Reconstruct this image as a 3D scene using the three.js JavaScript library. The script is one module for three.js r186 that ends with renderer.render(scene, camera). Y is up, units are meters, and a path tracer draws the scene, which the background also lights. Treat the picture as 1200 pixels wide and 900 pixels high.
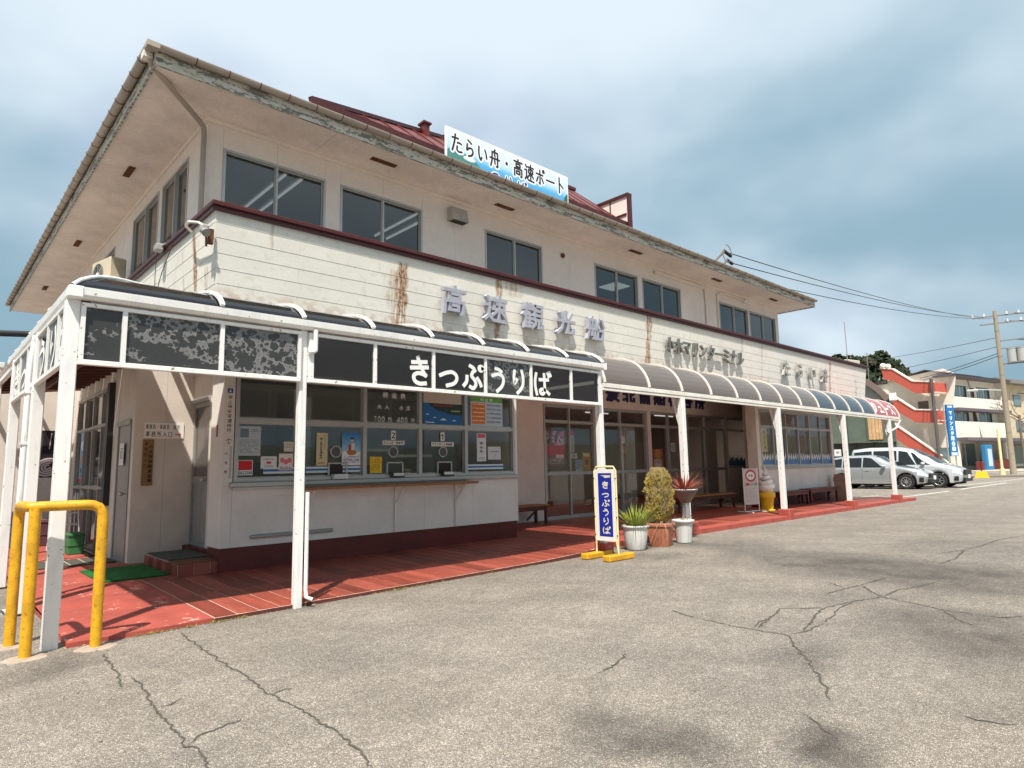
import * as THREE from 'three';
import { mergeGeometries, mergeVertices } from 'three/addons/utils/BufferGeometryUtils.js';
import { ImprovedNoise } from 'three/addons/math/ImprovedNoise.js';
import { RectAreaLightUniformsLib } from 'three/addons/lights/RectAreaLightUniformsLib.js';

// ---------------------------------------------------------------- camera, sky, sun, exposure
const R = Math.PI / 180;
const scene = new THREE.Scene();
const camera = new THREE.PerspectiveCamera(61.63, 4 / 3, 0.1, 2500);
camera.position.set(-3.068, 1.4, 9.074);
camera.rotation.set(7.3725 * R, -42.884 * R, -1.104 * R, 'YXZ');
const renderer = new THREE.WebGLRenderer({ antialias: true });
renderer.toneMapping = THREE.LinearToneMapping;
renderer.toneMappingExposure = 1.47;
renderer.shadowMap.enabled = true;
RectAreaLightUniformsLib.init();

const noise = new ImprovedNoise();
const N3 = (x, y, z) => noise.noise(x, y, z);
function fbm(x, y, z, oct = 5) {
  let a = 0.5, s = 0, t = 0;
  for (let i = 0; i < oct; i++) { s += a * N3(x, y, z); t += a; x = x * 2.03 + 11.3; y = y * 2.01 + 5.7; z = z * 2.05 + 3.1; a *= 0.5; }
  return s / t;
}
const clamp = (v, a = 0, b = 1) => Math.min(b, Math.max(a, v));
const mix = (a, b, t) => a + (b - a) * t;
const sstep = (a, b, v) => { const t = clamp((v - a) / (b - a)); return t * t * (3 - 2 * t); };

// thin drifting cloud over a blue-grey sky
{
  const w = 1024, h = 512, d = new Float32Array(w * h * 4);
  for (let j = 0; j < h; j++) {
    const el = ((j + 0.5) / h - 0.5) * Math.PI, y = Math.sin(el), c = Math.cos(el);
    for (let i = 0; i < w; i++) {
      const az = ((i + 0.5) / w - 0.5) * 2 * Math.PI, x = c * Math.cos(az), z = c * Math.sin(az);
      const up = Math.max(y, 0), k = 1 / (up + 0.32);
      const n1 = fbm(x * k * 0.85 - 4.6, y * 0.9 + 1.5, z * k * 0.85 + 21.3, 5), n2 = fbm(x * k * 3.0 + 9, y * 3, z * k * 3.0 + 2, 5);
      const cover = sstep(-0.34, 0.42, n1 * 0.85 + n2 * 0.32 + (up - 0.39) * 1.3);
      const thick = sstep(0.02, 0.5, fbm(x * k * 1.6 + 31, y, z * k * 1.6 - 4, 4));
      const t = Math.pow(up, 0.55);
      const blue = [mix(0.185, 0.23, t), mix(0.29, 0.36, t), mix(0.35, 0.45, t)];
      const g = 1 - 0.26 * thick, cl = [0.56 * g, 0.635 * g, 0.70 * (1 - 0.15 * thick)];
      const o = (j * w + i) * 4;
      for (let q = 0; q < 3; q++) d[o + q] = mix(blue[q], cl[q], cover * 0.92) * (y < 0 ? 0.55 : 1);
      d[o + 3] = 1;
    }
  }
  const sky = new THREE.DataTexture(d, w, h, THREE.RGBAFormat, THREE.FloatType);
  sky.mapping = THREE.EquirectangularReflectionMapping; sky.magFilter = THREE.LinearFilter; sky.minFilter = THREE.LinearFilter; sky.needsUpdate = true;
  scene.background = sky; scene.environment = sky;
  scene.backgroundIntensity = 1; scene.environmentIntensity = 1;
}
const sun = new THREE.DirectionalLight(new THREE.Color(1.0, 0.94, 0.845), 4.6);
sun.position.set(-0.388 * 60 + 8, 0.857 * 60, 0.341 * 60);
sun.target.position.set(8, 0, 0);
sun.castShadow = true; sun.shadow.radius = 1.8; sun.shadow.mapSize.set(4096, 4096);
Object.assign(sun.shadow.camera, { left: -45, right: 45, top: 45, bottom: -45, near: 1, far: 160 });
scene.add(sun); scene.add(sun.target);

// ---------------------------------------------------------------- helpers
let seed = 20240411;
const rnd = () => { seed = (seed + 0x6d2b79f5) | 0; let t = Math.imul(seed ^ (seed >>> 15), 1 | seed); t = (t + Math.imul(t ^ (t >>> 7), 61 | t)) ^ t; return ((t ^ (t >>> 14)) >>> 0) / 4294967296; };
const rr = (a, b) => a + (b - a) * rnd();
const lin = (r, g, b) => new THREE.Color().setRGB(r, g, b);

const used = {};
const numbered = (n) => { const k = used[n] = (used[n] ?? -1) + 1; return k ? `${n}_${String(k).padStart(3, '0')}` : n; };
function flat(gs) { return gs.map((g) => { const q = g.index ? g.toNonIndexed() : g; for (const k of Object.keys(q.attributes)) if (!['position', 'normal', 'uv'].includes(k)) q.deleteAttribute(k); return q; }); }
function merge(gs) { return Array.isArray(gs) ? (gs.length === 1 ? gs[0] : mergeGeometries(flat(gs))) : gs; }
function mesh(name, gs, m, parent = scene) {
  const o = new THREE.Mesh(merge(gs), m);
  o.name = parent === scene ? numbered(name) : name;
  o.castShadow = o.receiveShadow = true; parent.add(o); return o;
}
function tag(o, label, category, group) { o.userData.label = label; o.userData.category = category; if (group) o.userData.group = group; return o; }
function struct(o) { o.userData.kind = 'structure'; return o; }
function stuff(o) { o.userData.kind = 'stuff'; return o; }
function thing(name, label, category, [x, y, z] = [0, 0, 0], turn = 0, group) {
  const o = new THREE.Group(); o.name = numbered(name); o.position.set(x, y, z); o.rotation.y = turn; scene.add(o);
  return tag(o, label, category, group);
}
function dup(root, [x, y, z], turn, label, group) {
  const r = root.clone(); r.userData = { ...root.userData }; r.name = numbered(root.name.replace(/_\d{3}$/, '')); scene.add(r); r.position.set(x, y, z); r.rotation.y = turn;
  if (label) r.userData.label = label; if (group) r.userData.group = group; return r;
}
// uv in metres, by the way each face points
function muv(g, s = 1, ox = 0, oy = 0) {
  g = g.index ? g.toNonIndexed() : g;
  const p = g.attributes.position, u = new Float32Array(p.count * 2), a = new THREE.Vector3(), b = new THREE.Vector3(), c = new THREE.Vector3();
  for (let i = 0; i < p.count; i += 3) {
    a.fromBufferAttribute(p, i); b.fromBufferAttribute(p, i + 1); c.fromBufferAttribute(p, i + 2);
    const n = b.clone().sub(a).cross(c.clone().sub(a)), X = Math.abs(n.x), Y = Math.abs(n.y), Z = Math.abs(n.z);
    [a, b, c].forEach((v, k) => { const q = (i + k) * 2;
      if (Y >= X && Y >= Z) { u[q] = v.x; u[q + 1] = v.z; } else if (X >= Z) { u[q] = v.z; u[q + 1] = v.y; } else { u[q] = v.x; u[q + 1] = v.y; }
      u[q] = u[q] * s + ox; u[q + 1] = u[q + 1] * s + oy; });
  }
  g.setAttribute('uv', new THREE.BufferAttribute(u, 2)); return g;
}
function bx(x0, x1, y0, y1, z0, z1, s = 1) { const g = new THREE.BoxGeometry(Math.abs(x1 - x0), Math.abs(y1 - y0), Math.abs(z1 - z0)); g.translate((x0 + x1) / 2, (y0 + y1) / 2, (z0 + z1) / 2); return muv(g, s); }
// box with chamfered edges
function cbx(x0, x1, y0, y1, z0, z1, c = 0.006) {
  const w = Math.abs(x1 - x0) / 2, h = Math.abs(y1 - y0) / 2, d = Math.abs(z1 - z0) / 2; c = Math.min(c, w * 0.45, h * 0.45, d * 0.45);
  const P = [], add = (a, b, e, f) => { P.push(...a, ...b, ...e, ...a, ...e, ...f); };
  const V = (x, y, z, k) => [x * (k === 0 ? w : w - c), y * (k === 1 ? h : h - c), z * (k === 2 ? d : d - c)];
  for (const s of [1, -1]) {
    const q = (k, ...vs) => { const l = vs.map(([x, y, z]) => V(x, y, z, k)); s > 0 ? add(...l) : add(...l.reverse()); };
    q(0, [s, -1, 1], [s, -1, -1], [s, 1, -1], [s, 1, 1]);
    q(1, [-1, s, 1], [1, s, 1], [1, s, -1], [-1, s, -1]);
    q(2, [-1, -1, s], [1, -1, s], [1, 1, s], [-1, 1, s]);
  }
  for (const [k1, k2] of [[0, 1], [0, 2], [1, 2]]) for (const s1 of [1, -1]) for (const s2 of [1, -1]) {
    const k3 = 3 - k1 - k2, mk = (t, k) => { const v = [0, 0, 0]; v[k1] = s1; v[k2] = s2; v[k3] = t; return V(...v, k); };
    const l = [mk(1, k1), mk(1, k2), mk(-1, k2), mk(-1, k1)], e1 = new THREE.Vector3(...l[1]).sub(new THREE.Vector3(...l[0])), e2 = new THREE.Vector3(...l[3]).sub(new THREE.Vector3(...l[0])), n = e1.cross(e2), o = [0, 0, 0]; o[k1] = s1; o[k2] = s2;
    n.dot(new THREE.Vector3(...o)) > 0 ? add(...l) : add(...l.reverse());
  }
  for (const sx of [1, -1]) for (const sy of [1, -1]) for (const sz of [1, -1]) { const l = [0, 1, 2].map((k) => V(sx, sy, sz, k)); P.push(...(sx * sy * sz > 0 ? l : l.reverse()).flat()); }
  const g = new THREE.BufferGeometry(); g.setAttribute('position', new THREE.BufferAttribute(new Float32Array(P), 3)); g.computeVertexNormals();
  g.translate((x0 + x1) / 2, (y0 + y1) / 2, (z0 + z1) / 2); return muv(g);
}
const V3 = (x, y, z) => new THREE.Vector3(x, y, z);
function tube(pts, r, seg = 8, per = 3, closed = false) { const c = new THREE.CatmullRomCurve3(pts.map((p) => V3(...p)), closed, 'catmullrom', 0.12); return new THREE.TubeGeometry(c, Math.max(2, pts.length * per), r, seg, closed); }
function bar(a, b, r, seg = 8) { const A = V3(...a), B = V3(...b), d = B.clone().sub(A), g = new THREE.CylinderGeometry(r, r, d.length(), seg); g.applyQuaternion(new THREE.Quaternion().setFromUnitVectors(V3(0, 1, 0), d.clone().normalize())); g.translate(...A.add(B).multiplyScalar(0.5).toArray()); return g; }
function sbar(a, b, w, h = w) { const A = V3(...a), B = V3(...b), d = B.clone().sub(A), g = new THREE.BoxGeometry(w, h, d.length()), m = new THREE.Matrix4().lookAt(B, A, Math.abs(d.y) > 0.95 * d.length() ? V3(1, 0, 0) : V3(0, 1, 0)); g.applyMatrix4(m); g.translate(...A.add(B).multiplyScalar(0.5).toArray()); return muv(g); }
function poly(pts, tri) { const P = []; for (const t of tri) for (const i of t) P.push(...pts[i]); const g = new THREE.BufferGeometry(); g.setAttribute('position', new THREE.BufferAttribute(new Float32Array(P), 3)); g.computeVertexNormals(); return muv(g); }
function quad(a, b, c, d) { return poly([a, b, c, d], [[0, 1, 2], [0, 2, 3]]); }
function prism(pts2, z0, z1) { const s = new THREE.Shape(pts2.map(([x, y]) => new THREE.Vector2(x, y))), g = new THREE.ExtrudeGeometry(s, { depth: z1 - z0, bevelEnabled: false }); g.translate(0, 0, z0); return muv(g); }
// a sheet with thickness along a profile [[z,y]...] between x0 and x1
function sheet(profile, x0, x1, th) {
  const n = profile.length, off = profile.map((p, i) => { const a = profile[Math.max(0, i - 1)], b = profile[Math.min(n - 1, i + 1)], dx = b[0] - a[0], dy = b[1] - a[1], l = Math.hypot(dx, dy); return [p[0] - (dy / l) * th * -1, p[1] + (dx / l) * th * -1]; });
  const P = [], T = [], q = (a, b, c, d) => { const k = P.length; P.push(a, b, c, d); T.push([k, k + 1, k + 2], [k, k + 2, k + 3]); };
  for (let i = 0; i < n - 1; i++) {
    const [a, b, c, d] = [profile[i], profile[i + 1], off[i + 1], off[i]];
    q([x0, a[1], a[0]], [x1, a[1], a[0]], [x1, b[1], b[0]], [x0, b[1], b[0]]);
    q([x0, c[1], c[0]], [x1, c[1], c[0]], [x1, d[1], d[0]], [x0, d[1], d[0]]);
    q([x0, b[1], b[0]], [x0, c[1], c[0]], [x0, d[1], d[0]], [x0, a[1], a[0]]);
    q([x1, a[1], a[0]], [x1, d[1], d[0]], [x1, c[1], c[0]], [x1, b[1], b[0]]);
  }
  const e = (i) => { const a = profile[i], d = off[i]; q([x0, a[1], a[0]], [x0, d[1], d[0]], [x1, d[1], d[0]], [x1, a[1], a[0]]); };
  e(0); e(n - 1);
  return poly(P, T);
}

// ---------------------------------------------------------------- textures
function dataTex(w, h, fn, srgb = true, rep = true) {
  const d = new Uint8Array(w * h * 4);
  for (let j = 0; j < h; j++) for (let i = 0; i < w; i++) { const c = fn(i / w, j / h, i, j), o = (j * w + i) * 4; for (let k = 0; k < 3; k++) d[o + k] = clamp(c[k]) * 255; d[o + 3] = c[3] === undefined ? 255 : clamp(c[3]) * 255; }
  const t = new THREE.DataTexture(d, w, h); if (srgb) t.colorSpace = THREE.SRGBColorSpace;
  t.wrapS = t.wrapT = rep ? THREE.RepeatWrapping : THREE.ClampToEdgeWrapping; t.magFilter = THREE.LinearFilter; t.minFilter = THREE.LinearMipmapLinearFilter; t.generateMipmaps = true; t.needsUpdate = true; return t;
}
const hash = (x, y, s = 0) => { let h = Math.imul(x | 0, 374761393) ^ Math.imul(y | 0, 668265263) ^ Math.imul(s | 0, 974634777); h = Math.imul(h ^ (h >>> 13), 1274126177); h ^= h >>> 16; return (h >>> 0) / 4294967296; };
// tileable value noise
function vn(u, v, per, s) {
  const x = u * per, y = v * per, xi = Math.floor(x), yi = Math.floor(y), fx = x - xi, fy = y - yi, a = fx * fx * (3 - 2 * fx), b = fy * fy * (3 - 2 * fy), m = (q) => ((q % per) + per) % per;
  return mix(mix(hash(m(xi), m(yi), s), hash(m(xi + 1), m(yi), s), a), mix(hash(m(xi), m(yi + 1), s), hash(m(xi + 1), m(yi + 1), s), a), b);
}
function vf(u, v, per, s, oct = 4) { let a = 0.5, r = 0, t = 0; for (let i = 0; i < oct; i++) { r += a * vn(u, v, per, s + i * 7); t += a; a *= 0.55; per *= 2; } return r / t; }
function canvasTex(w, h, draw) { const c = document.createElement('canvas'); c.width = w; c.height = h; const x = c.getContext('2d'); draw(x, w, h); const t = new THREE.CanvasTexture(c); t.colorSpace = THREE.SRGBColorSpace; t.magFilter = THREE.LinearFilter; t.minFilter = THREE.LinearMipmapLinearFilter; t.anisotropy = 8; return t; }

// old open-grained asphalt: pale stones in darker binder
const ASPH = 1024, asphaltCells = (() => {
  const per = 190, f = new Float32Array(ASPH * ASPH * 2);
  for (let j = 0; j < ASPH; j++) for (let i = 0; i < ASPH; i++) {
    const x = i / ASPH * per, y = j / ASPH * per, xi = Math.floor(x), yi = Math.floor(y); let d1 = 9, d2 = 9, id = 0;
    for (let b = -1; b <= 1; b++) for (let a = -1; a <= 1; a++) { const cx = xi + a, cy = yi + b, mx = ((cx % per) + per) % per, my = ((cy % per) + per) % per, dx = cx + hash(mx, my, 1) - x, dy = cy + hash(mx, my, 2) - y, d = dx * dx + dy * dy; if (d < d1) { d2 = d1; d1 = d; id = hash(mx, my, 3); } else if (d < d2) d2 = d; }
    const k = (j * ASPH + i) * 2; f[k] = Math.sqrt(d2) - Math.sqrt(d1); f[k + 1] = id;
  }
  return f;
})();
const asphaltMap = dataTex(ASPH, ASPH, (u, v, i, j) => {
  const k = (j * ASPH + i) * 2, e = sstep(0.02, 0.3, asphaltCells[k]), id = asphaltCells[k + 1];
  const m = vf(u, v, 6, 50, 5), st = mix(0.54, 1.0, id * id * 0.8 + 0.2 * vn(u, v, 40, 9)), b = mix(0.3, st, e) * mix(0.88, 1.08, m);
  return [b * 1.0, b * 0.965, b * 0.915];
});
const asphaltBump = dataTex(ASPH, ASPH, (u, v, i, j) => { const k = (j * ASPH + i) * 2, h = sstep(0.0, 0.4, asphaltCells[k]) * (0.4 + 0.6 * asphaltCells[k + 1]); return [h, h, h]; }, false);
const grainBump = dataTex(512, 512, (u, v) => { const h = 0.6 * vf(u, v, 48, 3, 3) + 0.4 * vf(u, v, 160, 5, 2); return [h, h, h]; }, false);
const grains = {};
// grain common to many materials; the material's own colour tints it
function grainMap(c, amp, per, s, spots = 0) {
  amp = amp < 0.09 ? 0.06 : amp < 0.16 ? 0.12 : amp < 0.27 ? 0.22 : 0.34; per = per < 7 ? 5 : per < 15 ? 9 : 24; spots = spots ? 0.12 : 0; s = 11 + (s % 2) * 7;
  const key = `${amp} ${per} ${spots} ${amp > 0.1 ? s : 0}`;
  grains[key] ??= dataTex(512, 512, (u, v) => { const n = vf(u, v, per, s, 5) - 0.5, m = vf(u, v, per * 12, s + 3, 3) - 0.5, sp = spots && vf(u, v, per * 5, s + 9, 3) > 1 - spots ? -0.1 : 0, k = 0.8 * (1 + amp * (n * 1.5 + m * 0.7) + sp); return [k, k, k]; });
  const t = grains[key].clone(); t.repeat.set(0.47, 0.47); t.userData.tint = new THREE.Color().setRGB(...c.map((q) => Math.pow(q / 0.8, 2.2))); t.needsUpdate = true; return t;
}
const tinted = (o) => (o.map?.userData?.tint ? { color: o.map.userData.tint, ...o } : o);
const std = (o) => new THREE.MeshStandardMaterial(tinted(o)), phy = (o) => new THREE.MeshPhysicalMaterial(tinted(o));
const rep = (t, x, y = x) => { const q = t.clone(); q.repeat.set(x, y); q.needsUpdate = true; return q; };

// ---------------------------------------------------------------- lettering by strokes, 100 x 100 cells; ~ marks a curved stroke, o a ring
const GL = {
  き: '25 22 80 17/20 41 85 35/~46 5 54 26 66 48 77 63/~77 63 60 58 42 58 29 68 33 84 52 92 76 90', っ: '~14 56 40 46 66 42 84 52 86 68 72 82 44 90',
  ぷ: '~40 12 54 18 62 28/~52 34 46 48 60 62 66 78 54 92 40 88/~24 52 22 70 10 84/~74 56 84 68 90 80/o90 18 8', う: '~38 10 54 14 66 20/~20 38 48 31 70 36 78 54 68 76 44 94',
  り: '~26 12 22 36 26 58 38 44/~66 8 74 34 72 62 60 80 42 94', ば: '~18 12 12 40 13 66 20 92/38 34 84 32/~62 12 64 40 64 76 54 90 40 86 42 74 58 72 76 80 88 88/82 6 88 18/92 2 98 14',
  た: '12 26 62 23/~38 6 30 46 12 92/~56 46 72 44 88 47/~54 64 52 82 68 90 92 87', ら: '~34 10 50 16 64 22/~28 30 24 62 42 50 66 48 76 64 66 82 38 92', い: '~18 18 16 50 24 78 34 86 42 72/~72 26 82 44 86 68',
  の: '~52 20 40 70 18 74 12 50 34 22 66 20 86 44 82 72 58 90', ボ: '12 34 80 34/50 10 50 88 40 84/30 50 14 78/68 50 86 76/78 6 84 18/91 2 97 14', ー: '8 50 92 50', ト: '36 6 36 94/38 38 78 60', '・': 'o50 50 5',
  マ: '10 20 88 20 52 62/36 48 66 84', リ: '28 14 28 62/72 10 72 52 60 78 40 94', ン: '14 18 40 36/14 86 50 72 88 28', タ: '42 6 14 52/38 22 84 22 66 60 22 96/34 46 64 64', ミ: '22 12 80 26/24 42 74 56/16 72 84 92', ナ: '10 36 90 36/54 6 52 50 24 94', ル: '30 16 28 60 8 90/56 10 56 84 92 54',
  ジ: '16 14 36 26/12 38 32 50/16 88 56 74 88 34/68 10 76 22/82 4 90 16', ュ: '22 44 66 44 62 84/12 86 88 86', ス: '16 18 80 18 54 60 10 92/52 58 90 92',
  小: '50 8 50 90 38 84/26 34 10 68/74 32 92 66', 木: '8 32 92 32/50 6 50 96/48 34 8 82/52 34 94 80',
  高: '50 2 50 14/10 15 90 15/30 27 70 27 70 42 30 42 30 27/14 94 14 53 86 53 86 91 76 93/34 66 66 66 66 82 34 82 34 66',
  速: '36 18 94 18/44 31 86 31 86 50 44 50 44 31/65 4 65 84/62 50 38 74/68 50 92 74/12 10 22 22/6 38 22 38 22 74 8 90/22 76 40 92 96 94',
  観: '30 14 8 46/12 22 50 22/22 4 22 22/40 4 40 22/18 38 18 92/18 44 50 44/18 60 48 60/18 76 48 76/18 90 52 90/34 44 34 90/58 8 92 8 92 62 58 62 58 8/58 26 92 26/58 44 92 44/66 62 62 80 48 94/80 62 80 90 98 90 98 80',
  光: '50 4 50 42/20 12 30 32/80 10 68 32/6 42 94 42/36 42 30 72 8 92/62 42 62 86 92 86 92 72', 船: '26 2 20 14/12 14 12 60 4 92/12 14 44 14 44 90 36 90/2 50 54 50/28 24 28 38/28 60 28 76/66 8 54 40/80 8 96 38/60 54 90 54 90 90 60 90 60 54',
  舟: '52 2 44 14/26 16 24 60 12 92/26 16 76 16 76 90 64 90/6 50 94 50/48 24 52 38/48 60 52 76',
  海: '10 12 22 22/6 40 18 48/8 92 26 62/44 6 34 30/40 18 94 18/44 36 40 84 88 84 90 36 44 36/30 60 98 60/64 40 62 56/62 64 60 80', 上: '48 6 48 90/48 40 84 40/6 92 94 92',
  保: '28 4 8 46/20 36 20 94/44 10 86 10 86 36 44 36 44 10/36 54 96 54/66 38 66 96/62 56 36 88/70 56 98 86', 安: '50 2 50 14/10 32 10 16 90 16 90 32/42 30 26 64 78 92/70 52 52 78 16 94/6 52 94 52', 官: '50 2 50 14/10 30 10 16 90 16 90 30/28 32 28 94/28 32 74 32 74 54 28 54/28 66 78 66 78 92 28 92',
  連: '36 14 94 14/44 26 88 26 88 58 44 58 44 26/44 42 88 42/36 72 96 72/66 4 66 88/12 10 22 22/6 38 22 38 22 74 8 90/22 76 40 92 96 94', 絡: '24 4 8 26 28 28/32 20 10 50 38 48/24 50 24 92/10 60 6 82/38 60 42 78/62 4 48 34/58 16 90 16 50 56/60 30 96 56/58 62 88 62 88 92 58 92 58 62',
  所: '8 10 46 10/12 24 42 24 42 46 12 46 12 24/12 46 8 92/90 6 58 16 56 60 46 92/58 40 96 40/78 40 78 96', 事: '8 14 92 14/28 24 72 24 72 38 28 38 28 24/18 50 80 50 80 74 18 74/4 62 96 62/50 2 50 94 38 90',
  務: '8 10 42 10 28 28/18 24 32 34/6 40 46 40 38 56/28 40 28 92 16 88/24 54 6 76/64 4 52 26/60 14 92 14 50 46/62 22 94 46/52 60 88 60 84 92 72 90/68 48 64 74 48 94', 入: '40 8 54 30 94 92/54 30 40 64 6 92', 口: '16 18 84 18 84 86 16 86 16 18',
  料: '28 6 28 94/4 42 52 42/10 14 18 32/46 12 38 32/26 44 6 74/30 44 50 66/60 16 72 28/58 38 70 50/52 72 98 62/84 4 84 96', 金: '50 4 4 42/50 4 96 42/30 42 70 42/14 60 86 60/50 42 50 90/28 68 34 82/72 68 66 82/6 92 94 92', 表: '12 14 88 14/18 28 82 28/6 44 94 44/50 4 50 44/48 44 6 74/30 64 30 92 50 82/52 46 94 94/84 52 66 66',
  大: '6 36 94 36/50 4 48 44 8 94/52 40 94 94', 人: '50 6 46 44 6 94/50 30 94 94', 児: '24 6 24 48/44 8 86 8 86 48 44 48 44 8/44 28 86 28/36 56 30 76 8 94/64 56 64 90 94 90 94 76', 円: '12 94 12 8 88 8 88 92 76 92/50 8 50 48/12 48 88 48',
  北: '34 6 34 90/6 34 34 34/4 82 34 70/64 6 64 86 92 86 92 70/64 44 90 28', 前: '28 4 36 16/72 4 62 16/4 20 96 20/16 94 16 34 48 34 48 92 40 92/16 54 48 54/16 72 48 72/64 36 64 76/86 30 86 94 74 92', 待: '30 4 8 26/32 28 6 56/22 46 22 94/44 20 92 20/68 4 68 38/38 38 98 38/38 56 98 56/80 40 80 94 68 90/50 66 58 80',
  合: '50 4 4 44/50 4 96 44/30 42 72 42/22 60 78 60 78 94 22 94 22 60', 渡: '10 10 22 20/6 36 18 44/8 92 26 60/62 2 62 12/34 14 98 14/36 14 34 60 26 94/38 30 96 30/54 22 54 44 78 44 78 22/44 58 86 58 42 94/50 66 94 94',
  員: '30 6 70 6 70 24 30 24 30 6/22 32 78 32 78 76 22 76 22 32/22 46 78 46/22 60 78 60/36 78 10 94/64 78 90 94', 休: '28 4 8 46/20 36 20 94/36 32 98 32/66 4 66 96/64 34 34 80/68 34 98 78', 乗: '80 4 18 14/6 28 94 28/50 12 50 96/28 16 28 60/72 16 72 60/14 44 86 44/4 60 96 60/48 62 8 92/52 62 92 92',
  '→': '8 50 90 50/62 22 92 50 62 78',
};
function strokes(ch) {
  return (GL[ch] ?? '').split('/').filter(Boolean).map((s) => {
    if (s[0] === 'o') { const [x, y, r] = s.slice(1).split(' ').map(Number); return Array.from({ length: 13 }, (_, i) => [x + r * Math.cos(i * Math.PI / 6), y + r * Math.sin(i * Math.PI / 6)]); }
    const n = s.replace('~', '').split(' ').map(Number), p = []; for (let i = 0; i < n.length; i += 2) p.push([n[i], n[i + 1]]);
    if (s[0] !== '~') return p;
    return new THREE.CatmullRomCurve3(p.map(([x, y]) => V3(x, y, 0)), false, 'catmullrom', 0.5).getPoints(p.length * 4).map((q) => [q.x, q.y]);
  });
}
function drawGlyph(c, ch, x, y, w, h, lw, color, cap = 'round') {
  c.strokeStyle = color; c.fillStyle = color; c.lineWidth = lw; c.lineCap = cap; c.lineJoin = cap === 'round' ? 'round' : 'miter';
  if (!GL[ch]) { c.font = `bold ${h}px sans-serif`; c.textAlign = 'center'; c.textBaseline = 'middle'; c.fillText(ch, x + w / 2, y + h / 2); return; }
  for (const s of strokes(ch)) { c.beginPath(); s.forEach(([a, b], i) => (i ? c.lineTo : c.moveTo).call(c, x + a / 100 * w, y + b / 100 * h)); c.stroke(); }
}
function drawText(c, text, x, y, w, h, lw, color, dx = w * 1.06, dy = 0, cap) { [...text].forEach((ch, i) => drawGlyph(c, ch, x + dx * i, y + dy * i, w, h, lw, color, cap)); }
// solid stroke letter: flat sheet of thickness d; w,h its size, t the stroke width (metres); origin at its lower left
function glyphSolid(ch, w, h, t, d, round = false) {
  const gs = []; let k = 0;
  for (const s of strokes(ch)) {
    const P = s.map(([x, y]) => [x / 100 * w, (1 - y / 100) * h]), L = [], Rr = [];
    P.forEach((p, i) => { const a = P[Math.max(0, i - 1)], b = P[Math.min(P.length - 1, i + 1)]; let u = [p[0] - a[0], p[1] - a[1]], v = [b[0] - p[0], b[1] - p[1]]; const lu = Math.hypot(...u), lv = Math.hypot(...v); if (!lu) u = v; if (!lv) v = u; const nu = Math.hypot(...u), nv = Math.hypot(...v); let n = [-(u[1] / nu + v[1] / nv), u[0] / nu + v[0] / nv]; const l = Math.hypot(...n) || 1; n = [n[0] / l, n[1] / l]; const dot = Math.max(0.55, n[0] * -u[1] / nu + n[1] * u[0] / nu); const e = t / 2 / dot; let q = p; if (!lu || !lv) { const s2 = !lu ? -1 : 1; q = [p[0] + s2 * u[0] / nu * t * 0.45, p[1] + s2 * u[1] / nu * t * 0.45]; } L.push([q[0] + n[0] * e, q[1] + n[1] * e]); Rr.push([q[0] - n[0] * e, q[1] - n[1] * e]); });
    const z1 = d + k * 0.0011; k++;
    for (let i = 0; i < P.length - 1; i++) { const g = []; const a = L[i], b = L[i + 1], c = Rr[i + 1], e = Rr[i]; const pt = (p, z) => [p[0], p[1], z];
      g.push(...pt(e, z1), ...pt(c, z1), ...pt(b, z1), ...pt(e, z1), ...pt(b, z1), ...pt(a, z1));
      const sideq = (p, q) => g.push(...pt(p, 0), ...pt(q, 0), ...pt(q, z1), ...pt(p, 0), ...pt(q, z1), ...pt(p, z1));
      sideq(e, c); sideq(b, a); if (i === 0) sideq(a, e); if (i === P.length - 2) sideq(c, b);
      const ge = new THREE.BufferGeometry(); ge.setAttribute('position', new THREE.BufferAttribute(new Float32Array(g), 3)); ge.computeVertexNormals(); gs.push(muv(ge)); }
    if (round) for (const p of [P[0], P[P.length - 1]]) { const cg = new THREE.CylinderGeometry(t / 2, t / 2, z1 - 0.0006, 12).toNonIndexed(); cg.rotateX(Math.PI / 2); cg.translate(p[0], p[1], (z1 - 0.0006) / 2); gs.push(cg); }
  }
  return merge(gs);
}
// ---------------------------------------------------------------- materials
const M = {};
M.wallCream = std({ map: grainMap([0.845, 0.80, 0.755], 0.07, 8, 11), roughness: 0.86, bumpMap: grainBump, bumpScale: 0.0012 });
M.wallPink = std({ map: grainMap([0.885, 0.84, 0.805], 0.08, 6, 12), roughness: 0.88, bumpMap: grainBump, bumpScale: 0.001 });
M.wallWhite = std({ map: grainMap([0.88, 0.86, 0.83], 0.06, 5, 13, 0.12), roughness: 0.82, bumpMap: grainBump, bumpScale: 0.002 });
M.soffit = std({ map: grainMap([0.90, 0.84, 0.80], 0.09, 4, 14, 0.1), roughness: 0.55 });
M.plinth = std({ map: grainMap([0.36, 0.10, 0.085], 0.35, 5, 15), roughness: 0.45 });
M.tileA = std({ map: grainMap([0.535, 0.265, 0.215], 0.3, 5, 16), roughness: 0.5, bumpMap: grainBump, bumpScale: 0.0008 });
M.tileB = std({ map: grainMap([0.49, 0.24, 0.195], 0.34, 5, 17), roughness: 0.45, bumpMap: grainBump, bumpScale: 0.0008 });
M.tileC = std({ map: grainMap([0.56, 0.285, 0.235], 0.3, 5, 18), roughness: 0.55, bumpMap: grainBump, bumpScale: 0.0008 });
M.grout = std({ map: grainMap([0.80, 0.68, 0.61], 0.25, 8, 19), roughness: 0.95 });
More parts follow.
